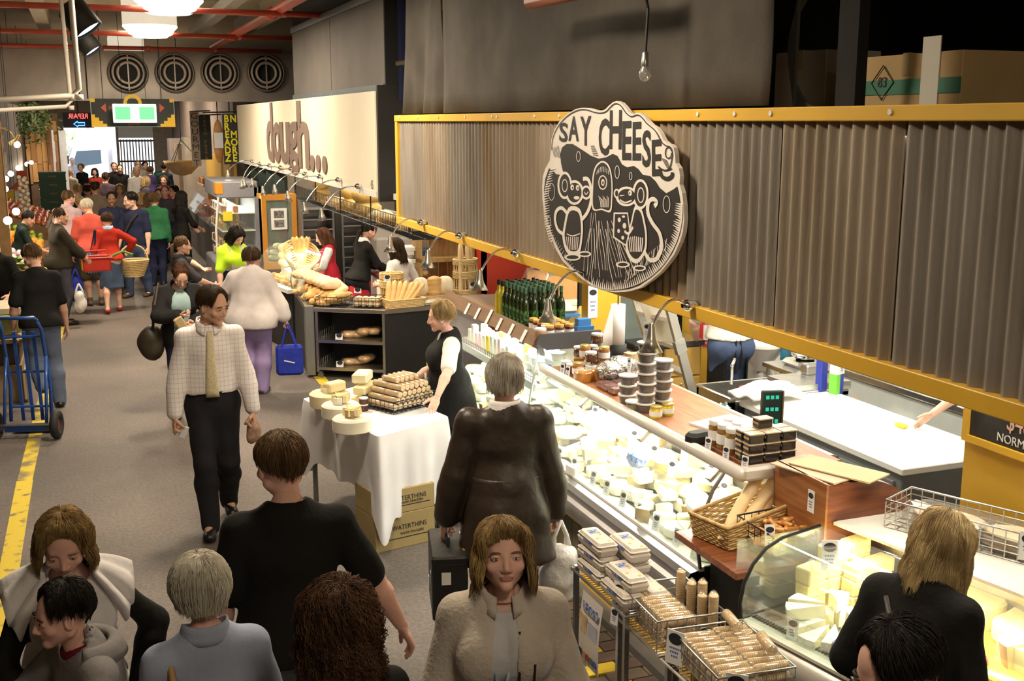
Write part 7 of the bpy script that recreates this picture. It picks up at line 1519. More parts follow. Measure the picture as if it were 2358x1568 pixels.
part(bz,'bracket',BWIRE,lambda q:(q.tube([(-.5,0,.50),(.3,0,.52)],.015),q.tube([(0,0,.5),(0,0,.74)],.012)))
for nm,lb,x,y,z,w_,h,txt,bm1,lm in(('blade_sign','black hanging blade sign reading FRESH PASTA',2.40,24.5,2.67,.24,.92,'FRESH PASTA',SIGK,mat('dull_gold',(.35,.22,.02),.6,var=0)),('blade_sign','pale hanging blade sign reading GOURMET',2.33,26,2.62,.20,1.2,'GOURMET',mat('blade_cream',(.62,.54,.44),.6,var=.04),mat('dark_print',(.12,.09,.08),.6,var=0))):
 r=thing(nm,lb,'sign',(x,y,z));part(r,'board',bm1,lambda q:q.box((0,0,0),(w_,.03,h)))
 n=len(txt)
 for i,ch in enumerate(txt):
  if ch!=' ':text(ch,h/n*1.1,lm,r,(0,-.02,h/2-h*(i+.6)/n),FACE,.002,1.2)
 part(r,'bracket',BWIRE,lambda q:q.tube([(-.1,0,h/2),(.35,0,h/2+.02)],.012))
r=thing('bread_emblem_sign','baguette shaped hanging sign left of the yellow letters','sign',(2.46,22.6,2.62));part(r,'bread_shape',BREADB,lambda q:q.ball((0,0,0),.1,14,10,(1,.3,4.2)),True);part(r,'paper_band',PAPER,lambda q:q.box((0,-.035,.02),(.17,.01,.3)));part(r,'hanger',BWIRE,lambda q:q.tube([(0,0,.4),(0,0,.79)],.01))
r=thing('bowl_lamp','woven bowl-shaped lamp shade hanging in the distance','lamp',(2.09,27,1.99));part(r,'shade',mat('shade_straw',(.55,.40,.22),.7,var=.08),lambda q:q.lathe([(.04,-.22),(.2,-.18),(.36,-.02),(.42,.12),(.40,.12)],24,cap=False),True);part(r,'chain',BWIRE,lambda q:[q.tube([(.4*math.cos(a),.4*math.sin(a),.12),(0,0,.6)],.008) for a in(0,2.1,4.2)]+[q.tube([(0,0,.6),(0,0,3.0)],.008)])
# ------------------------------------------------------------------ right side stalls beyond the bakery
tan=mat('stall_tan',(.42,.31,.22),.7,var=.1);och=mat('stall_ochre',(.55,.34,.06),.6,var=.08)
mb=MB();mb.span((2.9,23.7,0),(3.1,41,3.6));struct(mb.build('wall_far_right',mat('far_wall',(.28,.22,.19),.8,var=.12)))
r=thing('far_stall','ochre fronted delicatessen stall beyond the bakery','stall',(2.3,23.2,0));part(r,'counter',mat('counter_dk',(.10,.09,.085),.6,var=.1),lambda q:q.span((0,0,0),(.6,5.5,.9)));part(r,'glass_front',GLASS,lambda q:q.add([(0,0,.9),(0,5.5,.9),(.15,5.5,1.35),(.15,0,1.35)],[(0,1,2,3)]));part(r,'back_panel',och,lambda q:q.span((.5,0,.9),(.56,5.5,2.25)));part(r,'shelf',tan,lambda q:q.span((.25,.1,1.5),(.5,5.4,1.53)))
rr=random.Random(41)
for i in range(16):
 for z in(.905,1.535):tag(obj('stall_packet',pm2[rr.randrange(5)],None,(2.62,23.5+i*.31,z),(0,0,rr.random()),1.3),'packet on the ochre far stall','packet','far stall packets')
for i,(y,c,w_,h) in enumerate(((29.5,(.42,.36,.30),1.4,2.6),(32.2,(.30,.22,.16),1.2,2.4),(35.0,(.35,.30,.28),1.4,2.5))):
 r=thing('drapery_stall',['pale draped stall front under the bowl lamp','brown stall front past the draped one','grey stall front nearest the iron gate'][i],'stall',(2.4,y,0));part(r,'face',mat('stall_face_%d'%i,c,.8,var=.12,scale=3),lambda q:q.span((0,0,0),(.5,w_,h)));part(r,'counter',tan,lambda q:q.span((-.3,.05,0),(0,w_-.05,.95)))
# ------------------------------------------------------------------ street end: wall, iron gate, light truck outside
mb=MB();mb.span((2.26,41,0),(9,41.3,5.05));mb.span((-7,41,0),(-.62,41.3,5.05));mb.span((-.62,41,2.85),(2.26,41.3,5.05));mb.span((1.04,41,0),(1.12,41.3,2.85));struct(mb.build('wall_far',mat('end_wall',(.34,.29,.25),.8,var=.1)))
gt=thing('iron_gate','dark iron bar gate standing at the street door','gate',(1.12,41.1,0))
bar=MB();bar.span((-.018,-.018,0),(.018,.018,2.3));bme=bar.mesh('bar',BWIRE)
for i in range(11):obj('bar',bme,gt,(.06+i*.1,0,.1))
for z in(.12,.95,1.65,2.35):part(gt,'cross_bar',BWIRE,lambda q:q.span((0,-.03,z-.03),(1.14,.03,z+.03)))
part(gt,'notice',PAPER,lambda q:q.box((.6,-.05,1.45),(.28,.01,.22)))
part(gt,'frosted_fanlight',mat('fanlight',(.75,.8,.85),.5,var=.02),lambda q:q.span((0,0,2.45),(1.14,.02,2.85)))
mb=MB();mb.span((-12,41.3,-.15),(14,75,-.02));struct(mb.build('floor_street',mat('street',(.30,.30,.31),.8,var=.1)))
tk=thing('light_truck','white cab-over light truck parked outside the street door','truck',(.12,45.2,0),.1);TW=mat('truck_white',(.78,.80,.82),.25,var=.01,coat=.5)
part(tk,'cab',TW,lambda q:q.prism([(-.85,.45),(-.85,1.25),(-.52,2.1),(.62,2.15),(.70,2.0),(.70,.45)],1.7,Matrix(((1,0,0,0),(0,0,1,0),(0,1,0,0),(0,0,0,1)))))
part(tk,'side_window',mat('truck_glass',(.10,.14,.18),.08,var=0),lambda q:q.add([(-.62,-.006,1.30),(-.40,-.006,1.92),(.45,-.006,1.95),(.45,-.006,1.45),(-.1,-.006,1.38),(-.35,-.006,1.18)],[(0,5,4,3,2,1)]));part(tk,'windscreen',mat('truck_glass',(.1,.14,.18)),lambda q:q.add([(-.86,.1,1.28),(-.86,1.6,1.28),(-.54,1.6,2.06),(-.54,.1,2.06)],[(0,3,2,1)]));part(tk,'door_handle',BLK,lambda q:q.box((.2,-.02,1.15),(.14,.03,.04)));part(tk,'cargo_box',TW,lambda q:q.span((.85,-.1,.8),(4.5,1.8,2.9),bev=.02));part(tk,'mirror',BLK,lambda q:q.box((-.75,-.2,1.6),(.06,.14,.3)))
for x in(-.3,3.2):part(tk,'wheel',RUBBER,lambda q:q.cyl((x,.1,.4),.4,.24,20,(PI/2,0,0)))
part(tk,'chassis',BLK,lambda q:q.span((-.7,.1,.4),(4.4,1.6,.75)))
tr_=thing('street_tree','pale green leafy tree outside the street door','tree',(-1.9,49,0));part(tr_,'trunk',mat('bark',(.08,.06,.04),.9,var=.2),lambda q:q.tube([(0,0,0),(.05,0,1.6),(.3,0,2.8),(.5,0,4.2)],[.12,.10,.07,.03],8));mb=MB();rt=random.Random(9)
for i in range(420):
 c=Vector((rt.gauss(.6,.55),rt.gauss(0,.5),rt.gauss(3.1,.55)));d=Vector((rt.uniform(-1,1),rt.uniform(-1,1),rt.uniform(-1,.4))).normalized();s=d.orthogonal().normalized()*.06;mb.add([c,c+d*.11+s,c+d*.22,c+d*.11-s],[(0,1,2,3)])
stuff(mb.build('foliage',mat('leaf_pale',(.30,.42,.10),.6,col2=(.5,.55,.2),scale=4),tr_))
mb=MB();mb.span((-8,62,0),(12,62.5,9));tag(mb.build('street_building',mat('street_facade',(.55,.50,.50),.8,var=.1,scale=1)),'pale building facade across the street','building')
mb=MB();mb.span((-3,50,0),(-.7,50.6,1.9));tag(mb.build('red_van_side',mat('dull_red',(.40,.12,.12),.6,var=.1)),'dull red vehicle side parked behind the truck','van')
# ------------------------------------------------------------------ left side: timber stall, grey sign, sheet glass, green crates
mb=MB();mb.span((-1.9,24.6,0),(-1.7,41,3.6));struct(mb.build('wall_far_left',mat('brown_wall',(.10,.06,.035),.8,var=.15)))
tc=thing('timber_cladding','stall front clad with staggered brown timber boards','cladding',(-1.36,30.1,0),-PI/2);TB=[mat('board_%d'%i,c,.7,var=.15,scale=5,stretch=(5,5,.6)) for i,c in enumerate([(.28,.14,.045),(.22,.10,.03),(.33,.18,.06)])]
bms=[]
for m in TB:q=MB();q.box((0,0,0),(.03,.36,.56),bev=.006);bms.append(q.mesh('board',m))
for i in range(6):
 for j in range(3):obj('board',bms[(i*5+j*2)%3],tc,(.0+.012*((i+j)%2),.06+i*.125,1.72+j*.50+.05*(i%2),),(0,0,0),(1,.33,.88))
mb=MB();mb.span((-.06,-.04,0),(-.03,.78,3.2));mb.build('backing',mat('brown_wall',(.1,.06,.035)),tc)
hp=thing('hanging_plant','leafy green plant hanging above the timber boards','plant',(-1.15,29.3,2.95));mb=MB()
for i in range(500):
 c=Vector((rt.gauss(0,.22),rt.gauss(0,.8),rt.gauss(.05,.22)));d=Vector((rt.uniform(-1,1),rt.uniform(-1,1),rt.uniform(-1,.5))).normalized();s=d.orthogonal().normalized()*.035;mb.add([c,c+d*.06+s,c+d*.13,c+d*.06-s],[(0,1,2,3)])
stuff(mb.build('leaves',mat('leaf_dark',(.03,.07,.02),.6,col2=(.10,.14,.04),scale=6),hp));part(hp,'trailing_stem',mat('stem',(.25,.14,.05),.7,var=0),lambda q:q.tube([(.05,0,0),(.08,.05,-.3),(.06,.1,-.7)],.012))
gs=thing('produce_sign','grey board with pale blurred lettering over the fruit stall','sign',(-1.42,23.2,0));part(gs,'board',mat('sign_greybrown',(.17,.145,.13),.6,var=.06),lambda q:q.span((-.04,-3.2,1.72),(0,6.6,3.38)))
part(gs,'frame',mat('pale_frame',(.5,.46,.40),.5,var=0),lambda q:(q.span((0,-2.4,1.92),(.02,.9,1.95)),q.span((0,-2.4,2.86),(.02,.9,2.89))))
for z,t,s in((2.62,'JUST',.32),(2.30,'ORGAN',.32),(2.06,'SILA',.18)):text(t,s,mat('letter_pale',(.55,.48,.40),.6,var=0),gs,(.012,-.55,z),(PI/2,0,PI/2),.003,1.5,.01)
def brass(label,base,tip,lx):
 r=thing('brass_arm_lamp',label,'lamp',base);t=Vector(tip)-Vector(base);BR=mat('brass',(.45,.32,.14),.3,.8,var=0)
 part(r,'arm',BR,lambda q:q.tube([(0,0,0),t*.4+Vector((0,0,.12)),t*.8+Vector((0,0,.10)),t],.012,6),True);part(r,'shade',BR,lambda q:q.lathe([(.02,.1),(.03,0),(.075,-.10)],14,t,(.5,.6,0),cap=False),True);part(r,'bulb',BULB,lambda q:q.ball(t+Vector((0,0,-.07)),.05),True)
c=P(38,322,x=-.95);brass('brass arm lamp glowing in front of the grey board',(-1.40,c.y,c.z+.15),(c.x,c.y,c.z),0)
for i,(px,py) in enumerate(((12,435),(13,412),(25,400),(42,387),(62,378),(72,374),(82,369),(37,487),(18,508))):
 c=P(px,py,x=-1.22 if i<7 else-1.0);r=thing('globe_bulb',['globe bulb nearest the grey board corner','second globe bulb below the grey board','third globe bulb below the grey board','fourth globe bulb below the grey board','fifth globe bulb below the timber boards','sixth globe bulb below the timber boards','farthest globe bulb below the timber boards','hanging bulb over the onions','hanging bulb over the seller'][i],'light bulb',c,0,'bulbs over the fruit');part(r,'globe',BULB,lambda q:q.ball((0,0,0),.05 if i<7 else.055),True);part(r,'cord',BLK,lambda q:q.tube([(0,0,.05),(0,0,5.05-c.z)],.004));
 if i in(0,2,5,7):light('fruit_bulb_light','POINT',tuple(c+Vector((.1,0,-.12))),18,WARM,.06)
mb=MB();mb.add([(-.78,30,1.3),(-.42,30.3,1.3),(-.42,30.3,2.78),(-.78,30,2.80)],[(0,1,2,3)]);o=mb.build('sheet_screen',mat('film_sheet',(.62,.64,.70),.25,var=.1,scale=3));o.modifiers.new('t','SOLIDIFY').thickness=.02;tag(o,'pale plastic sheet screen by the street door','screen')
mb=MB();mb.span((-.8,29.95,0),(-.74,30.05,2.82));tag(mb.build('screen_post',mat('brown_post',(.12,.05,.025),.6,var=.1)),'dark brown post holding the plastic sheet screen','post')
GC=[mat('crate_green',(.015,.085,.05),.5,var=.1),mat('crate_blue',(.015,.04,.12),.5,var=.1)]
def crate_mesh(m):
 q=MB();w_,d,h=.55,.38,.19
 for(a,b) in(((-w_/2,-d/2,0),(w_/2,-d/2+.015,h)),((-w_/2,d/2-.015,0),(w_/2,d/2,h)),((-w_/2,-d/2,0),(-w_/2+.015,d/2,h)),((w_/2-.015,-d/2,0),(w_/2,d/2,h)),((-w_/2,-d/2,0),(w_/2,d/2,.012)),((-w_/2-.012,-d/2-.012,h-.03),(w_/2+.012,d/2+.012,h))):q.span(a,b)
 return q.mesh('crate_body',m)
cms=[crate_mesh(m) for m in GC];cs=MB();cs.box((0,-.195,.10),(.16,.01,.03));csm=cs.mesh('hand_slot',mat('slot_tan',(.25,.16,.08),.7,var=0))
for i in range(10):
 k=1 if i in(3,4) else 0;r=thing('plastic_crate',['green plastic crate in the tall stack by the fruit','dark blue plastic crate in the tall stack by the fruit'][k],'crate',(-.72,27.0,i*.19),.05,['green crates','blue crates'][k]);obj('crate_body',cms[k],r);obj('hand_slot',csm,r)
# ---- sloping fruit stands
FST=mat('stand_timber',(.16,.08,.03),.7,var=.15)
def stand(label,y0,y1,x0,x1,z0,z1):
 r=thing('produce_stand',label,'stand',(0,0,0));part(r,'sloping_top',FST,lambda q:q.add([(x0,y0,z0),(x1,y0,z1),(x1,y1,z1),(x0,y1,z0),(x0,y0,0),(x1,y0,0),(x1,y1,0),(x0,y1,0)],[(0,3,2,1),(0,1,5,4),(2,3,7,6),(3,0,4,7),(1,2,6,5)]));part(r,'front_lip',FST,lambda q:q.span((x0,y0,z0),(x0+.02,y1,z0+.05)));return r
stand('sloping stand heaped with oranges beside the aisle',19.75,22.6,-.72,-1.7,.78,1.15);stand('sloping stand of red apples farther along',22.8,26.2,-.72,-1.65,1.0,1.35);stand('low front stand of lemons and greens',17.9,19.6,-.42,-.74,.55,.72);stand('stand of cauliflowers and garlic',17.2,18.9,-.80,-1.7,.78,1.1)
def fruit(name,m,rad,n,fn,lab,grp,cat='fruit',sc=(1,1,.95)):
 q=MB();q.ball((0,0,0),rad,12,8,sc);me=q.mesh(name,m,True)
 for i in range(n):tag(obj(name,me,None,fn(i),(rr.random(),rr.random(),rr.random()*6),rr.uniform(.9,1.1)),lab,cat,grp)
ORG=mat('orange_peel',(.80,.33,.02),.45,var=.08,bump=.1,bscale=300);RAP=mat('apple_red',(.42,.035,.03),.3,col2=(.6,.25,.08),scale=8);LEM=mat('lemon',(.82,.58,.04),.45,var=.06);GRN=mat('green_leaf',(.06,.16,.02),.6,col2=(.16,.30,.05),scale=9);LIM=mat('lime',(.32,.48,.04),.45,var=.1)
def slope(x0,x1,z0,z1,y0,y1,nx,rad):
 def f(i):u=(i%nx+.5)/nx+rr.uniform(-.02,.02);k=i//nx;return(x0+(x1-x0)*u,y0+rad+(k*rad*2.05)%(y1-y0-2*rad)+rr.uniform(-.01,.01),z0+(z1-z0)*u+rad+(.0 if k*rad*2.05<y1-y0-2*rad else rad*1.5))
 return f
fruit('orange',ORG,.052,190,slope(-.78,-1.55,.80,1.10,19.8,21.8,7,.052),'orange heaped on the sloping stand','oranges');fruit('lime',LIM,.045,36,slope(-.80,-1.6,.82,1.12,21.9,22.5,6,.05),'green lime beside the oranges','limes')
fruit('red_apple',RAP,.046,230,slope(-.78,-1.6,1.02,1.33,22.9,26.1,8,.052),'red apple on the farther sloping stand','red apples');fruit('lemon',LEM,.045,60,slope(-.46,-.70,.57,.72,18.0,19.5,4,.048),'lemon in the low front stand','lemons',sc=(1.2,1,.95))
fruit('onion',mat('onion',(.45,.18,.10),.4,var=.2),.05,60,slope(-1.75,-2.05,1.15,1.35,20.0,24.0,4,.055),'brown onion on the high back shelf','onions','vegetable')
mb=MB();mb.span((-2.1,19.5,0),(-1.72,24.3,1.13));tag(mb.build('high_shelf',FST),'high timber shelf of onions at the back of the stall','shelf')
fruit('garlic_bulb',mat('garlic',(.62,.50,.48),.6,col2=(.5,.3,.4),scale=20),.045,44,slope(-.98,-1.6,.90,1.1,18.2,18.9,6,.05),'pinkish garlic bulb beside the cauliflowers','garlic bulbs','vegetable')
gl=MB();
CAU=mat('cauliflower',(.78,.68,.48),.8,var=.08,scale=30,bump=.8,bscale=60)
for i,(x,y,z) in enumerate(((-1.15,17.75,.98),(-.92,17.6,.90),(-1.2,17.42,.98),(-1.42,17.6,1.08),(-.95,17.95,.94))):
 r=thing('cauliflower',['largest cauliflower on the stand','cauliflower at the stand front','cauliflower behind the man in black','cauliflower at the back of the stand','cauliflower beside the garlic'][i],'vegetable',(x,y,z+.05));part(r,'curd',CAU,lambda q:[q.ball((.055*math.cos(a*2.4)*(.3+.7*(a%3)/2),.055*math.sin(a*2.4)*(.3+.7*(a%3)/2),.03*math.cos(a)),.055,9,6) for a in range(12)],True)
 mb=MB()
 for k in range(7):a=k*.9;mb.grid(lambda u,v:((.07+.07*v)*math.cos(a+(u-.5)*.9),(.07+.07*v)*math.sin(a+(u-.5)*.9),-.07+.12*v-.03*v*v),4,4)
 mb.build('outer_leaf',GRN,r,True)
gb_=thing('garlic_braid','hanging braid of garlic above the apples','vegetable',(-1.18,24.0,1.25));
for k in range(26):part(gb_,'bulb',mat('garlic2',(.66,.56,.44),.6,var=.1),lambda q:q.ball((.07*math.cos(k*2.4),.07*math.sin(k*2.4),k*.027),.045,8,6),True)
rg=thing('cold_poster_stack','stack of red and yellow price posters behind the fruit','poster',(-1.35,26.6,0));part(rg,'red_panel',mat('poster_red',(.55,.10,.03),.6,var=.08),lambda q:q.span((-.25,0,1.55),(.15,.03,1.95)));part(rg,'yellow_panel',mat('poster_yellow',(.75,.55,.03),.6,var=.05),lambda q:q.span((-.3,.01,1.15),(.18,.04,1.52)));part(rg,'white_panel',PAPER,lambda q:q.span((-.15,-.01,1.32),(.14,.01,1.5)));part(rg,'post',BLK,lambda q:q.span((.16,0,0),(.2,.04,2.1)))
part(rg,'lower_yellow_panel',yl,lambda q:q.span((-.2,-.01,.8),(.15,.02,1.1)))
mb=MB();mb.span((-1.20,17.0,0),(-1.06,17.12,3.0));tag(mb.build('stall_post',mat('stall_post',(.20,.11,.04),.7,var=.12)),'brown timber post at the near end of the fruit stall','post')
r=thing('veg_bin','cardboard covered trestle holding the cabbage near the hand truck','bin',(0,0,0));part(r,'top_board',CARD,lambda q:q.span((-2.2,12.82,.66),(-.74,13.85,.70)));part(r,'front_box',mat('old_card',(.30,.21,.11),.85,var=.15,scale=4),lambda q:q.span((-2.0,12.9,0),(-.80,13.8,.40)));part(r,'box',mat('carton_dark',(.07,.055,.04),.8,var=.2),lambda q:q.span((-2.0,12.95,.40),(-.82,13.8,.66)));part(r,'fallen_card',PAPER,lambda q:q.box((-.76,12.88,.2),(.02,.16,.4),(.2,0,0)))
CB=MB();CB.ball((0,0,.11),.15,18,12,(1.15,1,.78));r=thing('cabbage','big round green cabbage on the cardboard trestle','vegetable',(-.95,13.08,.70));m_=mat('cabbage',(.22,.28,.09),.5,col2=(.42,.46,.20),scale=5,bump=.4,bscale=14);CB.build('heart',m_,r,True)
mb=MB()
for k in range(6):a=k*1.05;mb.grid(lambda u,v:((.165+.03*v*v)*math.cos(a+(u-.5)*1.1)*1.1*math.cos((v-.4)*.9),(.165+.03*v*v)*math.sin(a+(u-.5)*1.1)*math.cos((v-.4)*.9),.12+.13*math.sin((v-.45)*1.5)),6,6)
mb.build('outer_leaf',m_,r,True)
mb=MB();mb.span((-2.3,14.0,0),(-.80,14.7,.86));tag(mb.build('produce_table',mat('cream_table',(.55,.48,.36),.7,var=.08)),'cream topped produce table beside the man in black','table')
ht=thing('hand_truck','blue tubular hand truck with black pneumatic tyres','hand truck',(-.69,11.32,0),-.25);BL=mat('blue_enamel',(.015,.07,.30),.35,var=.06,coat=.3)
for x in(-.19,.19):part(ht,'side_tube',BL,lambda q:q.tube([(x,.10,.14),(x*.98,.16,.5),(x*.95,.04,1.05),(x*.9,-.06,1.16)],.018,8),True);part(ht,'wheel_stay',BL,lambda q:q.tube([(x*1.02,-.08,.16),(x*.97,.10,.80)],.016,8),True)
part(ht,'handle',BL,lambda q:q.tube([(-.17,-.06,1.16),(-.165,-.10,1.19),(.165,-.10,1.19),(.17,-.06,1.16)],.018,8),True)
for x in(-.09,0,.09):part(ht,'slat',BL,lambda q:q.box((x,.125,.58),(.032,.012,.9),(.08,0,0)))
for z,y in((.28,.12),(.62,.145),(.98,.075)):part(ht,'cross_bar',BL,lambda q:q.tube([(-.19,y,z),(.19,y,z)],.013,6))
part(ht,'toe_plate',BL,lambda q:(q.box((0,.0,.10),(.42,.10,.06)),q.box((0,.26,.03),(.40,.24,.01))))
for x in(-.28,.28):
 wh=part(ht,'wheel',RUBBER,lambda q:q.tube([(x,-.06+.10*math.cos(2*PI*i/24),.142+.10*math.sin(2*PI*i/24)) for i in range(24)],.042,10,closed=True),True);part(wh,'hub',mat('hub_red',(.20,.03,.02),.5,var=.05),lambda q:q.cyl((x,-.06,.142),.07,.03,16,(0,PI/2,0)))
part(ht,'axle',STEEL,lambda q:q.tube([(-.28,-.06,.142),(.28,-.06,.142)],.012))
# ------------------------------------------------------------------ sampling table in the aisle
TZ=.87;TA,TBb,TC_=Vector((1.75,7.20,TZ)),Vector((2.37,7.52,TZ)),Vector((1.46,8.46,TZ));TD=TBb+TC_-TA
tb_=thing('sampling_table','aisle table draped in a white cloth with cheese samples','table',(0,0,0));ctr=(TA+TD)/2
def tin(p,k=.93):q=ctr+(p-ctr)*k;return q
part(tb_,'table_top',mat('ply',(.3,.2,.1),.7),lambda q:q.prism([tin(p).xy for p in(TA,TBb,TD,TC_)],.02,z0=TZ-.03))
for p in(TA,TBb,TD,TC_):c=tin(p,.85);part(tb_,'leg',GREY,lambda q:q.tube([(c.x,c.y,0),(c.x,c.y,TZ-.03)],.02))
linen=mat('white_linen',(.74,.73,.76),.8,var=.03,scale=4,bump=.15,bscale=6)
cor=[TA,TBb,TD,TC_];segs=[]
for k in range(4):
 a,b=cor[k],cor[(k+1)%4]
 for i in range(16):segs.append((a+(b-a)*(i/16),k,i/16))
def drop(u,v):
 i=int(round(u*64))%64;p,k,f=segs[i];out=(p-ctr);out.z=0;out.normalize();near=min(f,1-f)
 dl=.42+.10*math.sin(i*.55)+(.16 if near<.14 else 0);dl={0:.62,1:.56,2:.48,3:.46}[k]+(.14 if(near<.16) else 0)+.02*math.sin(i*1.7)
 if v==0:return p
 w_=.012+(.030*math.sin(i*.8)+.018*math.sin(i*1.9))*v+.05*v*(near<.12)
 return(p.x+out.x*w_,p.y+out.y*w_,TZ-dl*v)
mb=MB();mb.grid(drop,64,9,wrap=True,flip=True);mb.add([s[0] for s in segs],[tuple(range(63,-1,-1))][:1]);mb.f[-1]=tuple(reversed(mb.f[-1]))
cl=mb.build('tablecloth',linen,None,True);sd=cl.modifiers.new('s','SUBSURF');sd.levels=1;sd.render_levels=2;tag(cl,'white linen cloth hanging in folds over the sampling table','tablecloth')
rr=random.Random(51)
def on_t(px,py,z=TZ+.004):p=P(px,py,z=z);return Vector((p.x,p.y,z))
big=roundm(.155,.11,mat('big_wheel',(.76,.62,.36),.6,col2=(.82,.72,.50),scale=8),'whole_cheese');big2=roundm(.14,.10,mat('white_wheel',(.80,.74,.60),.7,var=.06),'whole_cheese')
for i,(px,py,me) in enumerate(((760,935,big),(785,960,big2),(812,992,big2))):
 c=on_t(px,py);c.z=TZ+.006;tag(obj('whole_cheese',me,None,c,(0,0,i)),['golden whole cheese at the back of the sampling table','middle whole cheese on the sampling table','white wrapped whole cheese at the table corner'][i],'cheese')
 for j in range(6):
  a=j*1.05+i;q=c+Vector((.07*math.cos(a),.07*math.sin(a),.115));k=rr.choice([0,1,2,3]);o=obj('sample_wedge',[wm[0],wm[3],wm[4],wm[1]][(i+j)%4],None,q,(0,.1,a+PI),.8);tag(o,['cut wedge on the golden whole cheese','cut wedge on the middle whole cheese','cut wedge on the white wrapped cheese'][i],'cheese','sample wedges %d'%i)
for i,(px,py,z) in enumerate(((772,935,.115),(843,928,.0),(843,928,.085),(836,926,.165))):
 c=on_t(px,py);tag(obj('cheese_slab',bm_[[2,2,2,0][i]],None,(c.x,c.y,TZ+.008+z),(0,0,.5+.2*i),(1.6,1.5,1.2) if i else(1.0,1.3,1.3)),['upright golden cheese block on the whole cheese','lowest yellow cheese slab at the table back','middle yellow cheese slab at the table back','top yellow cheese slab at the table back'][i],'cheese')
j9=jar(TUBC,LIDW,.05,.035)
for i in range(2):c=on_t(838,945);put_jar(j9,(c.x,c.y,TZ+.006+.05*i),['small lidded pot on the sampling table','small lidded pot stacked on its twin'][i],'sample pots','tub','sample_pot')
c=on_t(925,935);rz=math.atan2((TBb-TA).y,(TBb-TA).x);wbk=wire_basket('cracker_basket','dark wire tray heaped with wrapped cracker rolls on the cloth',(c.x,c.y+.02,TZ+.008),rz,.46,.34,.09,10,7,2,BWIRE)
for lv in range(5):
 n=9-lv*1
 for i in range(n):
  for k in range(2 if lv<4 else 1):
   q=Vector(((i-(n-1)/2)*.048,(k-.5)*.16 if lv<4 else 0,.03+lv*.044));q=Matrix.Rotation(rz,3,'Z')@q+Vector((c.x,c.y+.02,TZ));r=thing('cracker_roll','wrapped cracker roll heaped in the tray on the cloth','crackers',q,0,'cracker rolls on the sampling table');obj('crackers',wfm,r);obj('clear_sleeve',wcm,r);r.rotation_euler=(0,0,rz+PI/2+rr.uniform(-.06,.06))
kr=mat('carton_kraft',(.36,.27,.12),.8,var=.06,scale=4)
for i,(z,h) in enumerate(((0,.26),(.262,.18))):
 r=thing('storage_carton',['lower printed carton under the sampling table','upper printed carton under the sampling table'][i],'cardboard box',(1.93,7.46,z),.22);part(r,'carton',kr,lambda q:q.box((0,0,h/2),(.48,.32,h),bev=.004));part(r,'lid_line',INK,lambda q:q.box((0,-.161,h*.3),(.40,.001,.006)));text('WATERTHINE' if 0 else 'WATERTHINS',.05,INK,r,(.03,-.162,h*.6),FACE,.0005,.9)
 text('CRACKERS' if 0 else 'WAFER CRACKERS',.025,INK,r,(.05,-.162,h*.42),FACE,.0005,.9)
# ------------------------------------------------------------------ people
def fab(n,c,rough=.85,bump=.45,bs=13,**k):return mat('cloth_'+n,c,rough,var=.10,scale=6,bump=bump,bscale=bs,spec=.25,**k)
HB=hair_mat('dark_brown',(.030,.016,.008),(.075,.038,.018));HK=hair_mat('black',(.008,.007,.006),(.025,.018,.014));HM=hair_mat('mid_brown',(.075,.040,.018),(.17,.095,.042));HBL=hair_mat('blonde',(.26,.155,.06),(.56,.40,.19));HDB=hair_mat('dark_blonde',(.15,.085,.03),(.42,.28,.11));HW=hair_mat('white',(.50,.44,.33),(.74,.70,.60));HG=hair_mat('grey',(.30,.27,.22),(.55,.50,.42));HA=hair_mat('auburn',(.06,.022,.012),(.15,.06,.03));HC=hair_mat('curly_brown',(.035,.015,.008),(.14,.065,.03))
BT=fab('black',(.010,.0095,.009));WT=fab('white',(.70,.67,.66));JN=fab('jeans',(.06,.085,.16));NV=fab('navy',(.016,.02,.05));BS=mat('shoe_black',(.012,.011,.011),.35,var=.1);BRS=mat('shoe_brown',(.07,.045,.03),.6,var=.1);CH_=fab('charcoal',(.045,.042,.045));DKT=fab('dark_trousers',(.016,.015,.018));OL=fab('olive',(.10,.085,.05))
def lo3(l,f,px,py,z):return local_of(l,f,P(px,py,z=z))
l=P(140,1160,z=1.60);l.z=0;f=186
rw=person('blonde woman in white ruffled blouse over black sleeves, looking down',l,f,1.60,True,0,'pink','wavy',HDB,head=(-8,20,0),lean=.06,hands=((.17,.33,.92),(-.22,.10,.86)),elbow=((1,-.2,-.2),(-1,-.4,0)),hpose=('pinch','relax'),hroll=(40,0),brows=BROWL,top2=dict(m=BT,sleeve=.97,name='undershirt',hem=.95,neck=1.40),top=dict(m=WT,sleeve=0,hem=.72,o=.022,puff=.02,neck=1.41,vneck=.10,name='blouse'),bottom=dict(m=JN),shoes=dict(m=BS),hairseed=4)
for sx in(1,-1):
 S_,T_=rw['S'],rw['T'];mb=MB()
 def ruf(u,v,sx=sx):
  a=(u-.5)*PI*1.15;w_=.026*math.sin(u*30)*v;c=T_((sx*(.085+.115*v),.0,1.455-.005*v));r_=(.085+.055*v+w_)*S_
  return(c[0]+sx*math.cos(a)*.05*v,c[1]+math.sin(a)*r_,c[2]-.055*v*v*S_+math.cos(a)*.045*S_-.13*abs(math.sin(a))*v*S_+.02*math.sin(u*30+1)*v)
 mb.grid(ruf,40,8);o=mb.build('ruffle',WT,rw['R'],True);o.modifiers.new('t','SOLIDIFY').thickness=.004
l=P(168,1342,z=1.46);l.z=0;f=112
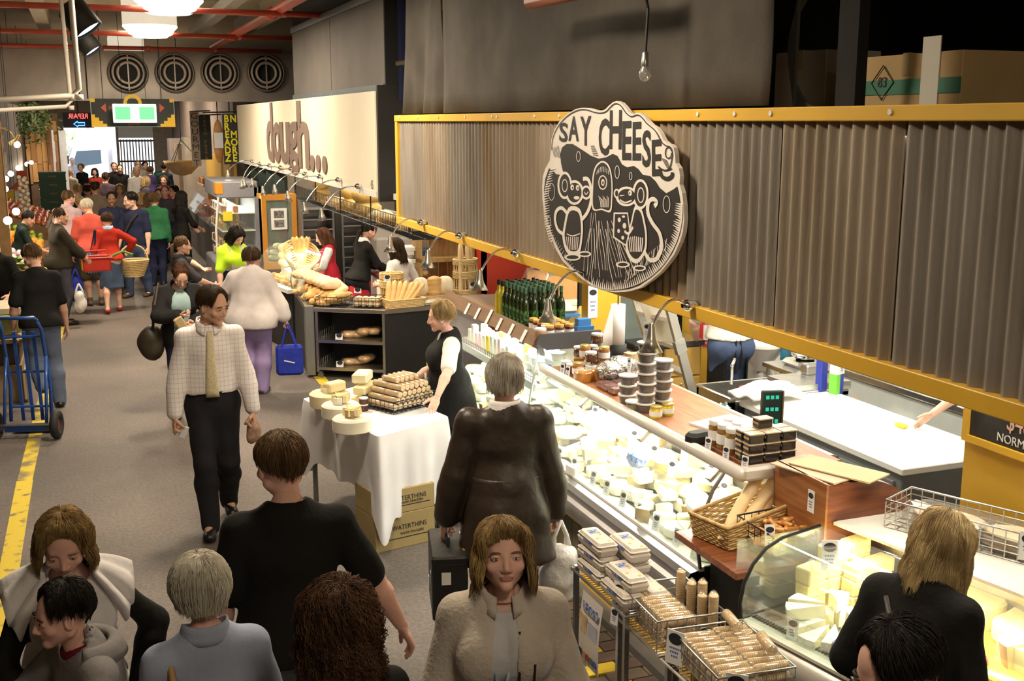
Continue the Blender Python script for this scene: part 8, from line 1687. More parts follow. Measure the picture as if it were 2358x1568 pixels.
by=person('boy with dark hair and grey hooded top eating, in profile',l,f,1.46,False,0,'pink','spiky',HK,build=.82,head=(-6,6,0),hands=((.10,.25,1.0),(-.16,.24,1.05)),hpose=('pinch','pinch'),hroll=(0,-30),elbow=((1,-.4,-.4),(-1,-.4,-.4)),top2=dict(m=fab('maroon',(.16,.01,.025)),sleeve=.3,name='shirt'),top=dict(m=fab('hoodie_grey',(.20,.185,.18)),sleeve=.95,o=.020,open=.045,neck=1.44,no=.009,name='hooded_top'),bottom=dict(m=JN),shoes=dict(m=BS))
mb=MB();T_=by['T'];S_=by['S']
mb.grid(lambda u,v:tuple(np.array(T_((0,-.03,1.40)))+np.array((math.cos(u*PI*1.3+PI*.85)*(.10+.03*v)*1.1,math.sin(u*PI*1.3+PI*.85)*(.10+.04*v),.045+.03*math.sin(v*PI)-.05*v))*S_),24,6);o=mb.build('hood',fab('hoodie_grey',(.2,.185,.18)),by['R'],True);o.modifiers.new('t','SOLIDIFY').thickness=.02
mb=MB();w_=by['wr'][1];mb.box(tuple(w_+np.array((.03,.08,.03))),(.02,.05,.07),(.4,0,0),bev=.005);tag(mb.build('snack_bar',mat('snack_yellow',(.85,.75,.05),.5,var=0)),'small yellow wrapped snack in the hand of the boy','snack').parent=None
o=bpy.data.objects['snack_bar'];o.matrix_world=Matrix.Translation(by['R'].location)@Matrix.Rotation(math.radians(112),4,'Z')
l=P(462,1295,z=1.58);l.z=0
pw_=person('white-haired woman seen from behind in pale blue polo shirt',l,8,1.58,True,0,'pink','bob',HW,build=1.18,head=(-4,4,0),top=dict(m=fab('pale_blue',(.32,.36,.48),bump=.3),sleeve=.5,collar=1,hem=.85,puff=.02),bottom=dict(m=NV),shoes=dict(m=BS),hands=((.27,.08,.75),(-.27,.08,.75)))
mb=MB();T_=pw_['T'];mb.tube([T_((-.13,-.10,1.20)),T_((-.14,-.105,1.34)),T_((-.14,-.03,1.43)),T_((-.14,.07,1.38)),T_((-.15,.12,1.2))],.012,6);mb.build('bag_strap',mat('strap_tan',(.42,.26,.10),.6,var=.05),pw_['R'],True)
l=P(655,1010,z=1.78);l.z=0;f=-4
h0=lo3(l,f,925,1440,.92)
person('broad man in black t-shirt walking away with one arm swung out',l,f,1.78,False,0,'pink','short',HM,build=1.12,head=(22,8,0),hands=(h0,(-.30,.10,.86)),elbow=((.2,-1,.2),(-.6,-.8,0)),top=dict(m=BT,sleeve=.44,hem=.88,puff=.012),bottom=dict(m=fab('grey_cargo',(.12,.125,.12))),shoes=dict(m=BS),feet=((.10,.2),(-.10,-.12)))
l=P(785,1342,z=1.66);l.z=0
person('person with long dark curly hair seen from behind',l,5,1.62,True,0,'fair','curly',HC,top=dict(m=BT,sleeve=.95),bottom=dict(m=JN),shoes=dict(m=BS))
l=P(1158,1205,z=1.65);l.z=0
FL=fab('fleece_cream',(.46,.405,.34),.95,.3,60)
fw_p=person('woman in cream fleece jacket facing the camera with a lanyard',l,164,1.65,True,0,'pink','shag',HDB,build=1.14,head=(2,-14,0),hands=((.30,.10,.74),(-.30,.10,.74)),elbow=((.8,-.6,0),(-.8,-.6,0)),brows=BROWL,top2=dict(m=fab('pale_shirt',(.45,.44,.46)),sleeve=.3,vneck=.16,neck=1.42,name='shirt'),top=dict(m=FL,sleeve=.97,o=.022,open=.035,vneck=.20,neck=1.44,hem=.82,puff=.02,collar=1,no=.005,name='fleece_jacket'),bottom=dict(m=JN),shoes=dict(m=BS),hairseed=9)
T_=fw_p['T'];R_=fw_p['R'];LN=mat('lanyard',(.50,.52,.56),.6,col2=(.12,.25,.4),scale=40)
mb=MB();mb.tube([T_((.06,.02,1.45)),T_((.055,.10,1.36)),T_((.035,.17,1.2)),T_((.02,.165,1.05))],.007,5);mb.tube([T_((-.06,.02,1.45)),T_((-.05,.10,1.36)),T_((-.0,.17,1.2)),T_((.018,.165,1.05))],.007,5);mb.build('lanyard',LN,R_,True)
mb=MB();mb.tube([T_((-.05,.12,1.36)),T_((-.045,.175,1.22)),T_((-.04,.17,.95))],.004,4);mb.tube([T_((-.10,.175,1.26)),T_((-.095,.165,1.12))],.004,4);mb.build('zip',BLK,R_)
l=Vector((2.02,5.42,0));f=-12;LE=mat('brown_leather',(.030,.020,.014),.42,var=.2,scale=5,bump=.6,bscale=9)
hl=lo3(l,f,1022,1165,.80);hr_=lo3(l,f,1238,1185,.80)
lm=person('grey-haired man in brown leather coat with briefcase and white bag',l,f,1.76,False,0,'pink','scraggy',HG,build=1.06,head=(-14,10,0),hands=((.30,.06,.80),(-.34,.04,.80)),hpose=('grip','grip'),elbow=((.6,-1,0),(-.6,-1,0)),top2=dict(m=WT,sleeve=.2,o=.004,hem=1.2,collar=1,name='shirt'),top=dict(m=LE,sleeve=.96,o=.026,hem=.64,puff=.02,flare=.018,no=.011,fr=16,name='leather_coat'),bottom=dict(m=fab('blue_jeans',(.02,.04,.12))),shoes=dict(m=BS))
T_=lm['T'];mb=MB();mb.grid(lambda u,v:tuple(np.array(T_((math.cos(-PI*.98*u-.03)*.186,math.sin(-PI*.98*u-.03)*.150-.012,1.08)))+np.array((0,0,.05*(v-.5)))),30,3);o=mb.build('back_belt',LE,lm['R'],True);o.modifiers.new('t','SOLIDIFY').thickness=.008
wl_=world_of(lm,lm['wr'][1]);bf=thing('briefcase','worn black pilot briefcase covered in stickers, held beside the leather coat','briefcase',(wl_.x-.0,wl_.y-.02,wl_.z-.50),math.radians(f)+PI/2*.98)
LC=mat('case_leather',(.013,.012,.012),.45,var=.2,scale=6,bump=.15,bscale=30)
part(bf,'case_body',LC,lambda q:q.box((0,0,.17),(.44,.19,.34),bev=.014));part(bf,'lid',LC,lambda q:q.box((0,0,.345),(.445,.195,.05),bev=.012));part(bf,'handle',LC,lambda q:q.tube([(-.07,0,.37),(-.06,0,.41),(.06,0,.41),(.07,0,.37)],.012,6));part(bf,'latch',LIDG,lambda q:(q.box((-.12,-.09,.36),(.04,.03,.03)),q.box((.12,-.09,.36),(.04,.03,.03))))
for(x,y,z,a,b,k) in((-.224,.02,.25,.001,.05,0),(-.224,-.05,.10,.001,.05,1),(-.08,.098,.2,.05,.001,2),(.10,.098,.1,.05,.001,0),(-.16,-.098,.22,.07,.001,2),(.05,-.098,.12,.06,.001,0)):part(bf,'sticker',[WHITE,PAPER,mat('sticker_blue',(.5,.52,.62),.5,var=.2)][k],lambda q:q.box((x,y,z),(a,b if a<.01 else.002,.07),bev=0))
def carrier(label,top,h,wd,m,seed=1,name='carrier_bag',loops=True):
 r=thing(name,label,'bag',top);g=SDF((-wd,-wd,-h*1.1),(wd,wd,.02),.02);g.ell((0,0,-h*.62),(wd*.52,wd*.42,h*.36),.03);g.cone((0,0,-h*.3),(0,0,-.12),wd*.30,wd*.10,.08);g.noise(.016,26,seed);V,F=g.surf();obj('film',mesh_np('film',relax(V,F,1),F,m),r)
 if loops:part(r,'handle_loops',m,lambda q:(q.tube([(0,0,.03),(-.04,0,-.06),(-.05,0,-.16)],[.012,.014,.03],6),q.tube([(0,0,.03),(.04,.01,-.06),(.05,.01,-.16)],[.012,.014,.03],6)),True)
 return r
PB=mat('bag_film_white',(.78,.74,.70),.35,var=.06,scale=9,bump=.8,bscale=14,trans=.15)
wr_=world_of(lm,lm['wr'][0]);carrier('full white plastic carrier bag held beside the leather coat',wr_+Vector((.03,-.02,-.08)),.46,.24,PB)
l=Vector((2.56,8.16,0));f=82
hs_=lo3(l,f,1005,920,.98)
sl_=person('blonde seller in black vest and apron behind the sampling table',l,f,1.62,True,0,'pink','bobshort',HBL,build=1.12,head=(-6,8,0),hands=((.14,.30,.95),hs_),hpose=('relax','flat'),elbow=((.6,-1,0),(-.7,-.8,0)),brows=BROWL,top2=dict(m=WT,sleeve=.42,o=.014,hem=1.12,name='t_shirt'),top=dict(m=BT,sleeve=0,o=.026,hem=.70,puff=.012,vneck=.08,name='vest'),bottom=dict(m=DKT),shoes=dict(m=BS))
mb=MB();T_=sl_['T'];mb.lathe([(.05,0),(.06,0)],20,tuple(T_((-.06,.195,1.12))),(PI/2,0,0),cap=False);mb.box(tuple(T_((-.06,.196,1.125))),(.07,.004,.022));mb.box(tuple(T_((-.06,.196,1.10))),(.05,.004,.012));mb.build('printed_emblem',WHITE,sl_['R'])
mb=MB();mb.ball(tuple(sl_['hx']((-.375,0,-.13))),.009);mb.build('earring',WHITE,sl_['R'],True)
l=Vector((.76,8.25,0));f=176;CK=checks('office_shirt',(.80,.74,.72),(.56,.50,.52),34,30,.10)
tm=person('man in checked white shirt and cream tie walking towards the camera',l,f,1.82,False,0,'tan','short',HB,build=.98,head=(46,14,0),hands=((.28,.10,.84),(-.29,.12,.84)),hpose=('grip','grip'),elbow=((.7,-1,0),(-.7,-1,0)),feet=((.07,.24),(-.09,-.14)),lift=(0,.05),top=dict(m=CK,sleeve=.96,collar=1,hem=.985,tuck=1,puff=.012,o=.014,no=.009),bottom=dict(m=DKT,rise=1.02,flare=.016),shoes=dict(m=BS),hairseed=6)
T_=tm['T'];mb=MB();mb.grid(lambda u,v:tuple(T_(((u-.5)*(.035+.055*v),.125+.035*math.sin(v*2.2)-.0*(u-.5)**2,1.435-.46*v))),4,12);o=mb.build('tie',mat('tie_cream',(.58,.46,.26),.5,col2=(.70,.62,.42),scale=70),tm['R'],True);o.modifiers.new('t','SOLIDIFY').thickness=.012
mb=MB();mb.tube([T_((math.cos(a)*.152,math.sin(a)*.118,1.0)) for a in[i*2*PI/24 for i in range(24)]],.014,5,closed=True);mb.build('belt',BS,tm['R'])
p=world_of(tm,tm['wr'][1]);pbm=mat('paper_bag_print',(.34,.20,.13),.7,col2=(.55,.36,.26),scale=25);carrier('small crumpled paper bag in the hand of the tie man',p+Vector((0,-.02,-.05)),.20,.10,pbm,3,'paper_bag',False)
p=world_of(tm,tm['wr'][0]);mb=MB();mb.box((0,0,0),(.05,.02,.09),(.3,.4,0));tag(place(mb.build('receipt',PAPER),p+Vector((.05,-.05,-.11))),'folded white receipt in the hand of the tie man','paper')
l=Vector((1.62,12.4,0));f=-22;LIL=fab('lilac',(.26,.19,.36),.8,.6,9)
lw=person('heavy-set woman in white jacket and lilac trousers seen from behind',l,f,1.63,True,1,'pink','bobshort',HB,build=1.42,head=(-30,6,0),hands=((.40,.04,.74),(-.28,.25,.95)),hpose=('grip','relax'),elbow=((.8,-.7,0),(-.8,-.7,0)),top=dict(m=fab('ivory_jacket',(.62,.56,.55),.85,.25,6),sleeve=.88,o=.03,hem=.80,puff=.02,flare=.02,no=.010,collar=1,name='jacket'),bottom=dict(m=LIL,flare=.03),shoes=dict(m=BRS))
p=world_of(lw,lw['wr'][0]);tb2_=thing('tote_bag','bright blue cloth tote bag hanging from the hand of the lilac woman','bag',p+Vector((.02,-.03,-.62)),-.2);BLT=fab('tote_blue',(.02,.035,.32),.7);part(tb2_,'bag_body',BLT,lambda q:q.box((0,0,.17),(.30,.12,.34),bev=.03));part(tb2_,'straps',BLT,lambda q:(q.tube([(-.08,-.05,.33),(-.04,-.03,.48),(-.01,0,.58),(.03,-.03,.48),(.08,-.05,.33)],.012,5),q.tube([(-.08,.05,.33),(-.03,.03,.48),(.01,0,.58),(.04,.03,.48),(.08,.05,.33)],.012,5)));part(tb2_,'white_slogan',WHITE,lambda q:q.box((0,-.062,.16),(.12,.002,.012),(0,.25,0)))
l=Vector((1.76,15.1,0));HV=mat('hi_vis',(.55,.85,.02),.7,var=.06,emit=None,bump=.3,bscale=12);f=205
hv=person('woman in fluorescent yellow work shirt with grey reflective bands',l,f,1.65,True,1,'fair','shag',HK,build=1.1,head=(8,38,0),hands=((.27,.08,.78),(-.25,.15,.85)),top2=dict(m=NV,sleeve=0,hem=.86,o=.002,name='navy_panel'),top=dict(m=HV,sleeve=.44,hem=1.12,o=.02,collar=1),bottom=dict(m=NV),shoes=dict(m=BS))
T_=hv['T'];RF=mat('reflective',(.42,.40,.38),.4,.3,var=.05)
for z in(1.13,):mb=MB();mb.grid(lambda u,v:T_((math.cos(u*2*PI)*.172,math.sin(u*2*PI)*.135+.008,z+.025-.05*v)),28,2,wrap=True);mb.build('reflective_band',RF,hv['R'],True)
for sx in(.10,-.10):mb=MB();mb.grid(lambda u,v:T_((sx+(u-.5)*.045,.04+.115*math.sin(v*PI*.62+.1),1.435-.30*v)),3,8);mb.build('reflective_band',RF,hv['R'],True)
l=Vector((.80,11.6,0));f=180
te=person('woman in pale teal top and black cardigan looking down at a paper bag',l,f,1.63,True,1,'fair','tied',HA,head=(10,42,0),hands=((.03,.26,1.10),(-.10,.24,1.02)),hpose=('pinch','grip'),elbow=((.9,-.5,-.2),(-.9,-.5,-.2)),top2=dict(m=fab('pale_teal',(.30,.42,.42)),sleeve=.2,hem=.84,neck=1.42,o=.012,name='top'),top=dict(m=fab('black_knit',(.018,.017,.018)),sleeve=.96,hem=.80,o=.03,open=.085,neck=1.42,name='cardigan'),bottom=dict(m=NV),shoes=dict(m=BS))
p=world_of(te,(.02,.36,1.02));mb=MB();mb.box((0,0,0),(.09,.03,.20),(.3,-.5,0),bev=.01);tag(place(mb.build('paper_bag',mat('kraft2',(.55,.40,.20),.8,var=.05)),p),'brown paper bag held by the woman in teal','bag')
bgm=mat('bag_dark',(.03,.022,.012),.5,var=.2);p=world_of(te,(.30,.02,.80));g=SDF((-.25,-.2,-.3),(.25,.2,.3),.02);g.ell((0,0,0),(.13,.09,.19),.02);g.noise(.012,22,4);V,F=g.surf();r=thing('shoulder_bag','slouchy dark shoulder bag of the woman in teal','bag',p);obj('pouch',mesh_np('pouch',V,F,bgm),r);part(r,'strap',bgm,lambda q:q.tube([(.02,0,.16),(.04,.02,.4),(.10,0,.60),(.05,-.08,.4),(.02,-.02,.16)],.014,5))
p=world_of(te,(-.22,.2,.72));mb=MB();mb.box((0,0,.12),(.10,.05,.24),bev=.01);tag(place(mb.build('gift_bag',mat('gift_red',(.60,.03,.02),.5,var=.05)),p),'small red carrier hanging from her left hand','bag')
l=Vector((1.0,14.1,0));f=-75
po=person('woman with long ponytail in charcoal shirt, forearm raised',l,f,1.62,True,1,'fair','tied',HM,head=(-6,4,0),hands=((.20,.34,1.02),(-.06,.30,1.20)),hpose=('grip','relax'),elbow=((.9,-.3,-.5),(-1,.3,.2)),top=dict(m=CH_,sleeve=.45,collar=1,hem=.88),bottom=dict(m=DKT),shoes=dict(m=BS))
hx=po['hx'];mb=MB()
for i in range(26):r_=random.Random(i);a,b=r_.uniform(-.05,.05),r_.uniform(-.04,.04);mb.tube([hx((a*.5,-.46,.12)),hx((a,-.60+b,.02)),hx((a*2,-.60+b,-.5)),hx((a*2.5,-.54+b,-1.25))],[.008,.012,.011,.003],4)
mb.build('ponytail',HM,po['R'],True)
p=world_of(po,(.20,.38,.92));carrier('dark shopping bag hanging from the ponytail woman',p,.30,.18,bgm,6,'shopping_bag')
l=Vector((-.56,12.55,0));f=6
person('man in black t-shirt and jeans leaning on one leg by the vegetables',l,f,1.74,False,1,'tan','short',HM,head=(20,26,0),lean=.10,hands=((.26,.10,.84),(-.26,.10,.86)),feet=((.12,-.02),(-.06,-.24)),lift=(0,.22),top=dict(m=BT,sleeve=.44,hem=.86,puff=.015),bottom=dict(m=fab('faded_jeans',(.11,.135,.20),.8,.6,10),flare=.02),shoes=dict(m=BS,hi=.06))
person('person in black bending over the cream table at the left edge',(-1.06,15.35,0),160,1.66,False,1,'fair','crop',HK,lean=.45,head=(0,20,0),hands=((.25,.35,.88),(-.2,.35,.88)),top=dict(m=BT,sleeve=.5),bottom=dict(m=DKT),shoes=dict(m=BS))
l=Vector((.26,18.7,0));f=2
rc_=person('woman in red cardigan and denim skirt carrying a wicker basket',l,f,1.58,True,1,'fair','bobshort',HB,build=1.06,head=(0,6,0),hands=((.30,.14,.95),(-.20,.05,.80)),hpose=('grip','relax'),elbow=((1,-.4,0),(-.6,-1,0)),top=dict(m=fab('red_knit',(.40,.025,.012)),sleeve=.95,hem=.93,o=.018,collar=1,cm=fab('sky_collar',(.35,.45,.6))),skirt=dict(m=fab('denim_skirt',(.07,.105,.18)),z=.42,fl=.20),shoes=dict(m=mat('shoe_red',(.30,.02,.02),.4,var=0),hi=-.02),feet=((.10,.10),(-.10,-.18)))
p=world_of(rc_,rc_['wr'][0]);bk_=thing('shopping_basket','round wicker shopping basket with hoop handle on her arm','basket',(p.x+.06,p.y,.55),.2);mb=MB()
for k in range(9):rr_=.13+.010*k;mb.tube([(rr_*1.1*math.cos(2*PI*i/28),rr_*.85*math.sin(2*PI*i/28),k*.028) for i in range(28)],.017,5,closed=True)
stuff(mb.build('weave',WICKL,bk_,True));part(bk_,'rim',WICKL,lambda q:q.tube([(.235*math.cos(2*PI*i/28),.185*math.sin(2*PI*i/28),.25) for i in range(28)],.018,5,closed=True));part(bk_,'hoop_handle',WICKL,lambda q:q.tube([(.23*math.cos(a),0,.25+.25*math.sin(a)) for a in[i*PI/12 for i in range(13)]],.014,6));part(bk_,'base',WICKL,lambda q:q.cyl((0,0,0),.13,.02,20))
p=world_of(rc_,(-.26,-.05,.78));r=thing('shoulder_bag','dark blue striped cloth bag on the shoulder of the red cardigan woman','bag',p);part(r,'pouch',checks('bag_stripes',(.06,.065,.09),(.16,.16,.2),25,1,.3,True),lambda q:q.box((0,0,.02),(.24,.10,.36),bev=.04));part(r,'strap',NV,lambda q:q.tube([(-.03,0,.18),(.06,.02,.55),(.07,-.06,.54),(.03,-.02,.18)],.014,5))
person('man in coral t-shirt and olive shorts seen from behind',(.0,19.5,0),4,1.76,False,1,'tan','crop',HW,build=1.22,head=(30,20,0),top=dict(m=fab('coral',(.52,.085,.06)),sleeve=.44,hem=.84,puff=.02),bottom=dict(m=OL,t=.52,flare=.03,name='shorts'),shoes=dict(m=BRS),hands=((.3,.12,.8),(-.3,.1,.8)))
bj=person('bald man in dark olive jacket holding a red basket',(-.45,17.75,0),-72,1.74,False,1,'tan','thin',HB,build=1.1,head=(-8,8,0),hands=((.12,.36,.95),(-.1,.36,.95)),hpose=('grip','grip'),elbow=((.8,-.6,-.3),(-.8,-.6,-.3)),top=dict(m=fab('dark_olive',(.035,.028,.018)),sleeve=.75,o=.024,hem=.86,puff=.02,collar=1,name='jacket'),bottom=dict(m=fab('slate',(.06,.06,.08))),shoes=dict(m=BS))
p=world_of(bj,(.0,.52,.78));r=thing('hand_basket','red plastic hand basket held in front of the bald man','basket',p,.1);RP=mat('basket_red',(.50,.03,.015),.4,var=.05);part(r,'tub',RP,lambda q:(q.span((-.2,-.14,0),(.2,-.125,.2)),q.span((-.2,.125,0),(.2,.14,.2)),q.span((-.2,-.14,0),(-.185,.14,.2)),q.span((.185,-.14,0),(.2,.14,.2)),q.span((-.2,-.14,0),(.2,.14,.012))));part(r,'rim',RP,lambda q:q.tube([(-.22,-.16,.2),(.22,-.16,.2),(.22,.16,.2),(-.22,.16,.2)],.014,5,closed=True));part(r,'handle',RP,lambda q:q.tube([(-.2,0,.2),(-.15,0,.3),(.15,0,.3),(.2,0,.2)],.01,5));part(r,'leeks',GRN,lambda q:q.tube([(.1,0,.15),(.4,.05,.26),(.55,.1,.2)],.02,5))
tb3_=carrier('white carrier bags hanging low beside the bald man',Vector((-.22,17.45,.62)),.42,.17,PB,8,'carrier_bag');carrier('bright blue carrier bag under the red basket',Vector((-.26,17.75,.80)),.5,.22,fab('tote_blue',(.02,.035,.32)),9,'carrier_bag')
person('man in pink shirt and dark trousers seen from behind',(-.36,21.1,0),-20,1.80,False,1,'pink','crop',HM,build=1.1,head=(-35,8,0),top=dict(m=fab('pink_shirt',(.55,.40,.43)),sleeve=.6,hem=.94,collar=1,puff=.02),bottom=dict(m=DKT),shoes=dict(m=BS))
nvm=person('young man in navy t-shirt with cross-body strap, facing the camera',(.72,20.2,0),150,1.80,False,1,'fair','spiky',HK,build=1.1,head=(-40,10,0),top=dict(m=NV,sleeve=.46,hem=.86),bottom=dict(m=JN),shoes=dict(m=BRS),hands=((.28,.1,.82),(-.28,.1,.82)),feet=((.14,.1),(-.12,-.1)))
mb=MB();T_=nvm['T'];mb.tube([T_((-.12,.10,1.40)),T_((-.03,.155,1.28)),T_((.12,.14,1.05)),T_((.17,.05,.95))],.02,5);mb.build('cross_strap',CH_,nvm['R'])
person('dark-skinned man in navy top behind the navy t-shirt',(.40,21.5,0),178,1.74,False,1,'dark','crop',HK,head=(0,4,0),top=dict(m=NV,sleeve=.9),bottom=dict(m=DKT),shoes=dict(m=BS))
person('person in green hooded jacket seen from behind',(1.13,21.5,0),-10,1.70,False,1,'fair','bobshort',HM,top=dict(m=fab('green',(.03,.16,.065)),sleeve=.95,o=.022,hem=.88,collar=1,name='jacket'),bottom=dict(m=NV),shoes=dict(m=BS))
person('woman with long black hair in black, standing at the far counter',(1.60,21.6,0),-55,1.72,True,1,'fair','long',HK,top=dict(m=BT,sleeve=.6,hem=.84),bottom=dict(m=BT,flare=.05),shoes=dict(m=BS),hands=((.15,.34,1.0),(-.1,.34,1.0)),feet=((.2,-.1),(-.12,.1)))
person('person in royal blue t-shirt beside the coral shirt',(-.16,22.7,0),10,1.62,True,1,'tan','tied',HBL,top=dict(m=fab('royal',(.035,.05,.17)),sleeve=.42),bottom=dict(m=NV),shoes=dict(m=BS))
person('man in beige shirt seen from behind beyond the blue shirt',(.14,24.2,0),-8,1.80,False,2,'tan','crop',HB,build=1.1,top=dict(m=fab('beige',(.26,.20,.14)),sleeve=.5),bottom=dict(m=DKT),shoes=dict(m=BS))
person('fruit seller in dark green polo behind the cauliflowers',(-1.12,19.35,0),-80,1.62,False,1,'tan','crop',HK,lean=.25,head=(0,25,0),hands=((.2,.42,.95),(-.1,.40,.95)),top=dict(m=fab('bottle_green',(.012,.022,.018)),sleeve=.45,collar=1),bottom=dict(m=DKT),shoes=dict(m=BS))
far=[(178,424,1.72,5,0,'crop',HBL,'fair',BT,'balding person in black seen from behind near the crates'),(200,425,1.66,10,1,'bobshort',HB,'fair',fab('sand',(.35,.27,.2)),'dark-haired person in sand top left of the beige shirt'),(242,398,1.76,0,0,'crop',HB,'tan',fab('plum',(.10,.065,.085)),'man in plum shirt seen from behind'),(275,425,1.62,175,1,'wavy',HDB,'fair',fab('white_pink',(.5,.42,.42)),'woman with light brown hair facing the camera'),(160,388,1.70,-30,0,'thin',HG,'fair',fab('cream_jkt',(.52,.44,.32)),'man in cream jacket near the street door'),(187,378,1.66,150,1,'bobshort',HDB,'fair',BT,'blonde person in black beside the truck door'),(218,388,1.60,170,1,'shag',HK,'fair',fab('far_red',(.38,.04,.02)),'woman in red top beside the yellow bin'),(262,375,1.78,185,0,'crop',HA,'fair',BT,'left of two men in black by the gate'),(276,380,1.74,180,0,'crop',HB,'fair',BT,'right of two men in black by the gate'),(314,383,1.80,178,0,'crop',HG,'tan',WT,'man in white short-sleeved shirt before the iron gate'),(318,371,1.76,175,0,'crop',HM,'fair',fab('stone',(.4,.34,.28)),'man in stone shirt behind the white shirt'),(333,374,1.70,190,0,'spiky',HK,'fair',fab('stone2',(.32,.26,.2)),'dark-haired man right of the stone shirt'),(333,408,1.62,-60,1,'wavy',HBL,'fair',fab('stripe',(.12,.1,.12)),'blonde woman in striped top by the yellow post'),(346,384,1.66,0,1,'bobshort',HB,'fair',fab('violet',(.06,.04,.14)),'person in violet top under the tan wall'),(377,376,1.80,-20,0,'crop',HK,'fair',fab('teal_dark',(.015,.03,.035)),'man in dark top carrying a green backpack'),(378,405,1.66,160,1,'bobshort',HM,'fair',fab('cherry',(.38,.015,.03)),'woman in cherry red t-shirt'),(368,436,1.58,150,0,'spiky',HB,'fair',WT,'boy in white top beside the green jacket'),(380,428,1.66,170,0,'crop',HM,'pink',fab('dusk',(.06,.05,.06)),'man right of the boy in white'),(340,447,1.60,-5,1,'long',HM,'fair',fab('umber',(.2,.12,.06)),'long-haired person behind the navy t-shirt'),(402,428,1.64,120,1,'bobshort',HK,'fair',fab('taupe',(.28,.2,.16)),'dark-haired person behind the woman in black'),(326,444,1.62,0,1,'wavy',HBL,'fair',fab('rust',(.2,.09,.04)),'blonde head between navy and green tops')]
for(px,py,h,fc,fe,hs,hm,sk,tm_,lb) in far:
 q=P(px,py,z=h);person(lb,(q.x,q.y,0),fc,h,bool(fe),2,sk,hs,hm,top=dict(m=tm_,sleeve=.5 if 'shirt' in lb else.92),bottom=dict(m=[DKT,JN,NV][len(lb)%3]),shoes=dict(m=BS))
q=P(150,345,z=1.7);person('pedestrian in pale shirt outside the street door',(-.45,43.0,0),190,1.72,False,2,'fair','crop',HG,top=dict(m=fab('sky',(.5,.55,.65)),sleeve=.9),bottom=dict(m=NV),shoes=dict(m=BS))
r=thing('backpack','green backpack worn by the man in the dark top','bag',P(366,410,z=1.2));part(r,'pack',fab('pack_green',(.02,.12,.07)),lambda q:q.box((0,0,0),(.3,.2,.45),bev=.07))
r=thing('wheelie_bin','yellow and blue striped bin post near the street door','bin',P(200,420,z=.6));part(r,'yellow_band',SIGY,lambda q:(q.box((0,0,.35),(.3,.3,.12)),q.box((0,0,.0),(.2,.2,.2))));part(r,'blue_band',LIDB,lambda q:(q.box((0,0,.2),(.28,.28,.2)),q.box((0,0,-.35),(.22,.22,.5))))
RA=fab('red_apron',(.50,.02,.04),.7)
b1_=person('baker with auburn ponytail in white t-shirt and red apron',(3.08,15.35,0),80,1.55,True,1,'fair','long',HA,head=(0,22,0),hands=((.15,.3,.95),(-.15,.3,.95)),top2=dict(m=WT,sleeve=.45,hem=1.05,name='t_shirt'),top=dict(m=RA,sleeve=0,o=.02,hem=.6,vneck=.12,name='apron'),bottom=dict(m=DKT),shoes=dict(m=BS))
b2_=person('baker in black jumper and red waist apron writing at the desk',(3.40,14.80,0),-74,1.66,True,1,'fair','tied',HK,lean=.16,head=(-8,14,0),hands=((.10,.40,1.0),(-.08,.40,1.0)),hpose=('pinch','flat'),elbow=((.7,-.8,-.3),(-.7,-.8,-.3)),top2=dict(m=BT,sleeve=.8,o=.014,hem=.9,collar=1,cm=WT,name='jumper'),skirt=dict(m=RA,z=.45,fl=.20),bottom=dict(m=DKT),shoes=dict(m=BS))
hx=b2_['hx'];mb=MB();mb.tube([hx((0,-.45,.0)),hx((0,-.60,-.2)),hx((.02,-.58,-.8)),hx((.02,-.5,-1.1))],[.03,.03,.025,.005],6);mb.build('ponytail',HK,b2_['R'],True)
b3_=person('bakery assistant with dark wavy hair seen behind the bread sticks',(3.56,13.30,0),30,1.58,True,1,'fair','long',HB,head=(0,14,0),hands=((.2,.2,1.0),(-.2,.2,1.0)),top=dict(m=WT,sleeve=.4),bottom=dict(m=DKT),shoes=dict(m=BS))
ap=person('worker in white t-shirt, black apron and jeans seen from behind',(5.50,8.75,0),-6,1.80,False,0,'fair','short',HB,build=1.12,hands=((.14,.34,1.0),(-.24,.22,.98)),elbow=((.7,-.8,0),(-1,-.4,0)),top2=dict(m=fab('cream_tee',(.68,.64,.56)),sleeve=.4,hem=.98,puff=.03,o=.018,name='t_shirt'),bottom=dict(m=JN),shoes=dict(m=BS))
for sx in(1,-1):mb=MB();mb.grid(lambda u,v:(sx*(.10+.09*math.sin(u*PI/2)),-.16+.22*u,1.03-.60*v),8,6);o=mb.build('apron_side',BT,ap['R'],True);o.modifiers.new('t','SOLIDIFY').thickness=.01
mb=MB();mb.tube([(-.02,-.175,1.04),(-.03,-.19,.9),(-.02,-.185,.72)],.012,5);mb.tube([(.02,-.175,1.04),(.035,-.19,.9),(.03,-.185,.76)],.012,5);mb.build('apron_ties',BT,ap['R'])
l=Vector((5.84,5.50,0));f=88
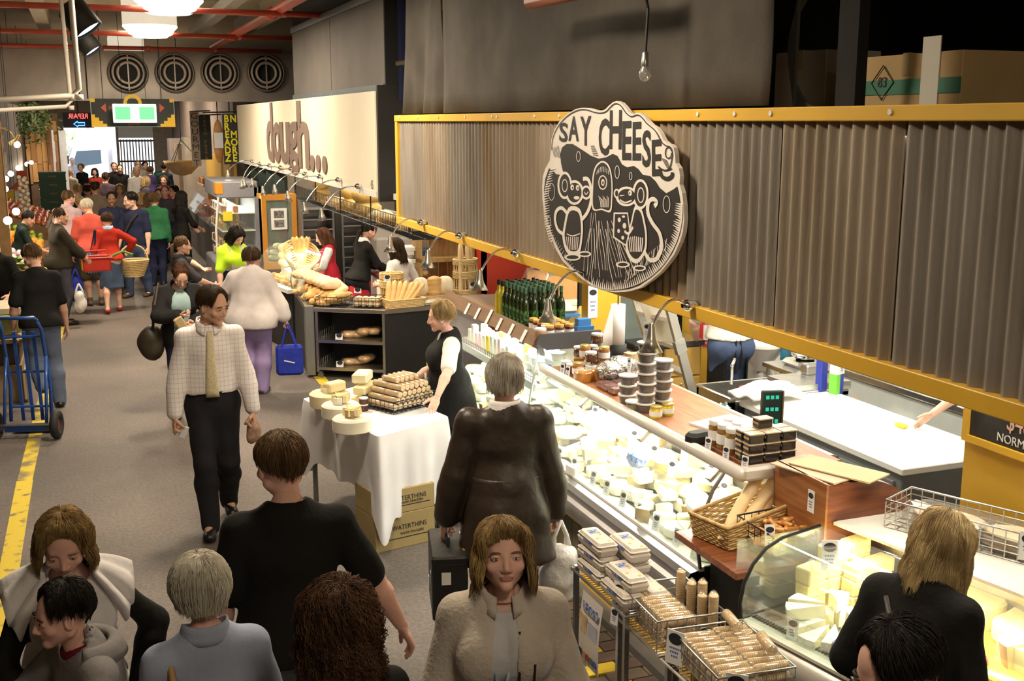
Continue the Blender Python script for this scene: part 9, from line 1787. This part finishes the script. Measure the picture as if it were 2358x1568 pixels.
wp=person('worker in white and black reaching over to wipe the white worktop',l,f,1.7,True,0,'fair','tied',HB,lean=.30,hands=(local_of(l,f,(5.26,5.97,.93)),local_of(l,f,(5.42,5.40,.95))),hpose=('flat','flat'),elbow=((.8,-.3,.8),(-.8,-.3,.5)),top2=dict(m=BT,sleeve=.52,o=.016,name='undershirt'),top=dict(m=WT,sleeve=0,o=.024,hem=.8,name='apron_bib'),bottom=dict(m=DKT),shoes=dict(m=BS))
mb=MB();mb.box((0,0,.012),(.05,.09,.024),bev=.006);tag(place(mb.build('sponge',yl),(5.21,6.03,.902)),'small yellow sponge under the wiping hand','sponge')
l=Vector((2.52,2.86,0));f=-62
rbl=person('woman with streaked blonde hair in black leaning over the low case',l,f,1.68,True,0,'fair',dict(HAIR['long'],fall=1.0,fallside=1.0,vol=.09,fw=.35),hair_mat('streaked',(.20,.12,.045),(.60,.45,.22)),lean=.48,head=(-8,30,0),hands=((.2,.30,.85),(-.2,.35,.9)),top=dict(m=BT,sleeve=.95,o=.02),bottom=dict(m=DKT),shoes=dict(m=BS),hairseed=12)
mb=MB();T_=rbl['T'];mb.tube([T_((-.13,.05,1.41)),T_((-.10,-.09,1.36)),T_((.02,-.15,1.15)),T_((.14,-.13,.98))],.013,6);mb.build('bag_strap',mat('strap_dark',(.035,.025,.02),.5,var=.1),rbl['R'],True)
l=P(2150,1425,z=1.76);l.z=0
rd=person('dark-haired man in glasses and white shirt at the bottom right corner',l,64,1.76,False,0,'pink','short',HK,head=(12,26,0),top=dict(m=fab('shirt_pale',(.60,.56,.58)),sleeve=.9,collar=1),bottom=dict(m=DKT),shoes=dict(m=BS))
hx=rd['hx'];mb=MB()
for sx in(1,-1):mb.tube([hx((sx*.155+.075*math.cos(a),.435,.01+.06*math.sin(a))) for a in[i*2*PI/16 for i in range(16)]],.0025,5,closed=True);mb.tube([hx((sx*.23,.43,.02)),hx((sx*.36,.0,.03))],.0025,4)
mb.build('glasses',CHROME,rd['R'],True)
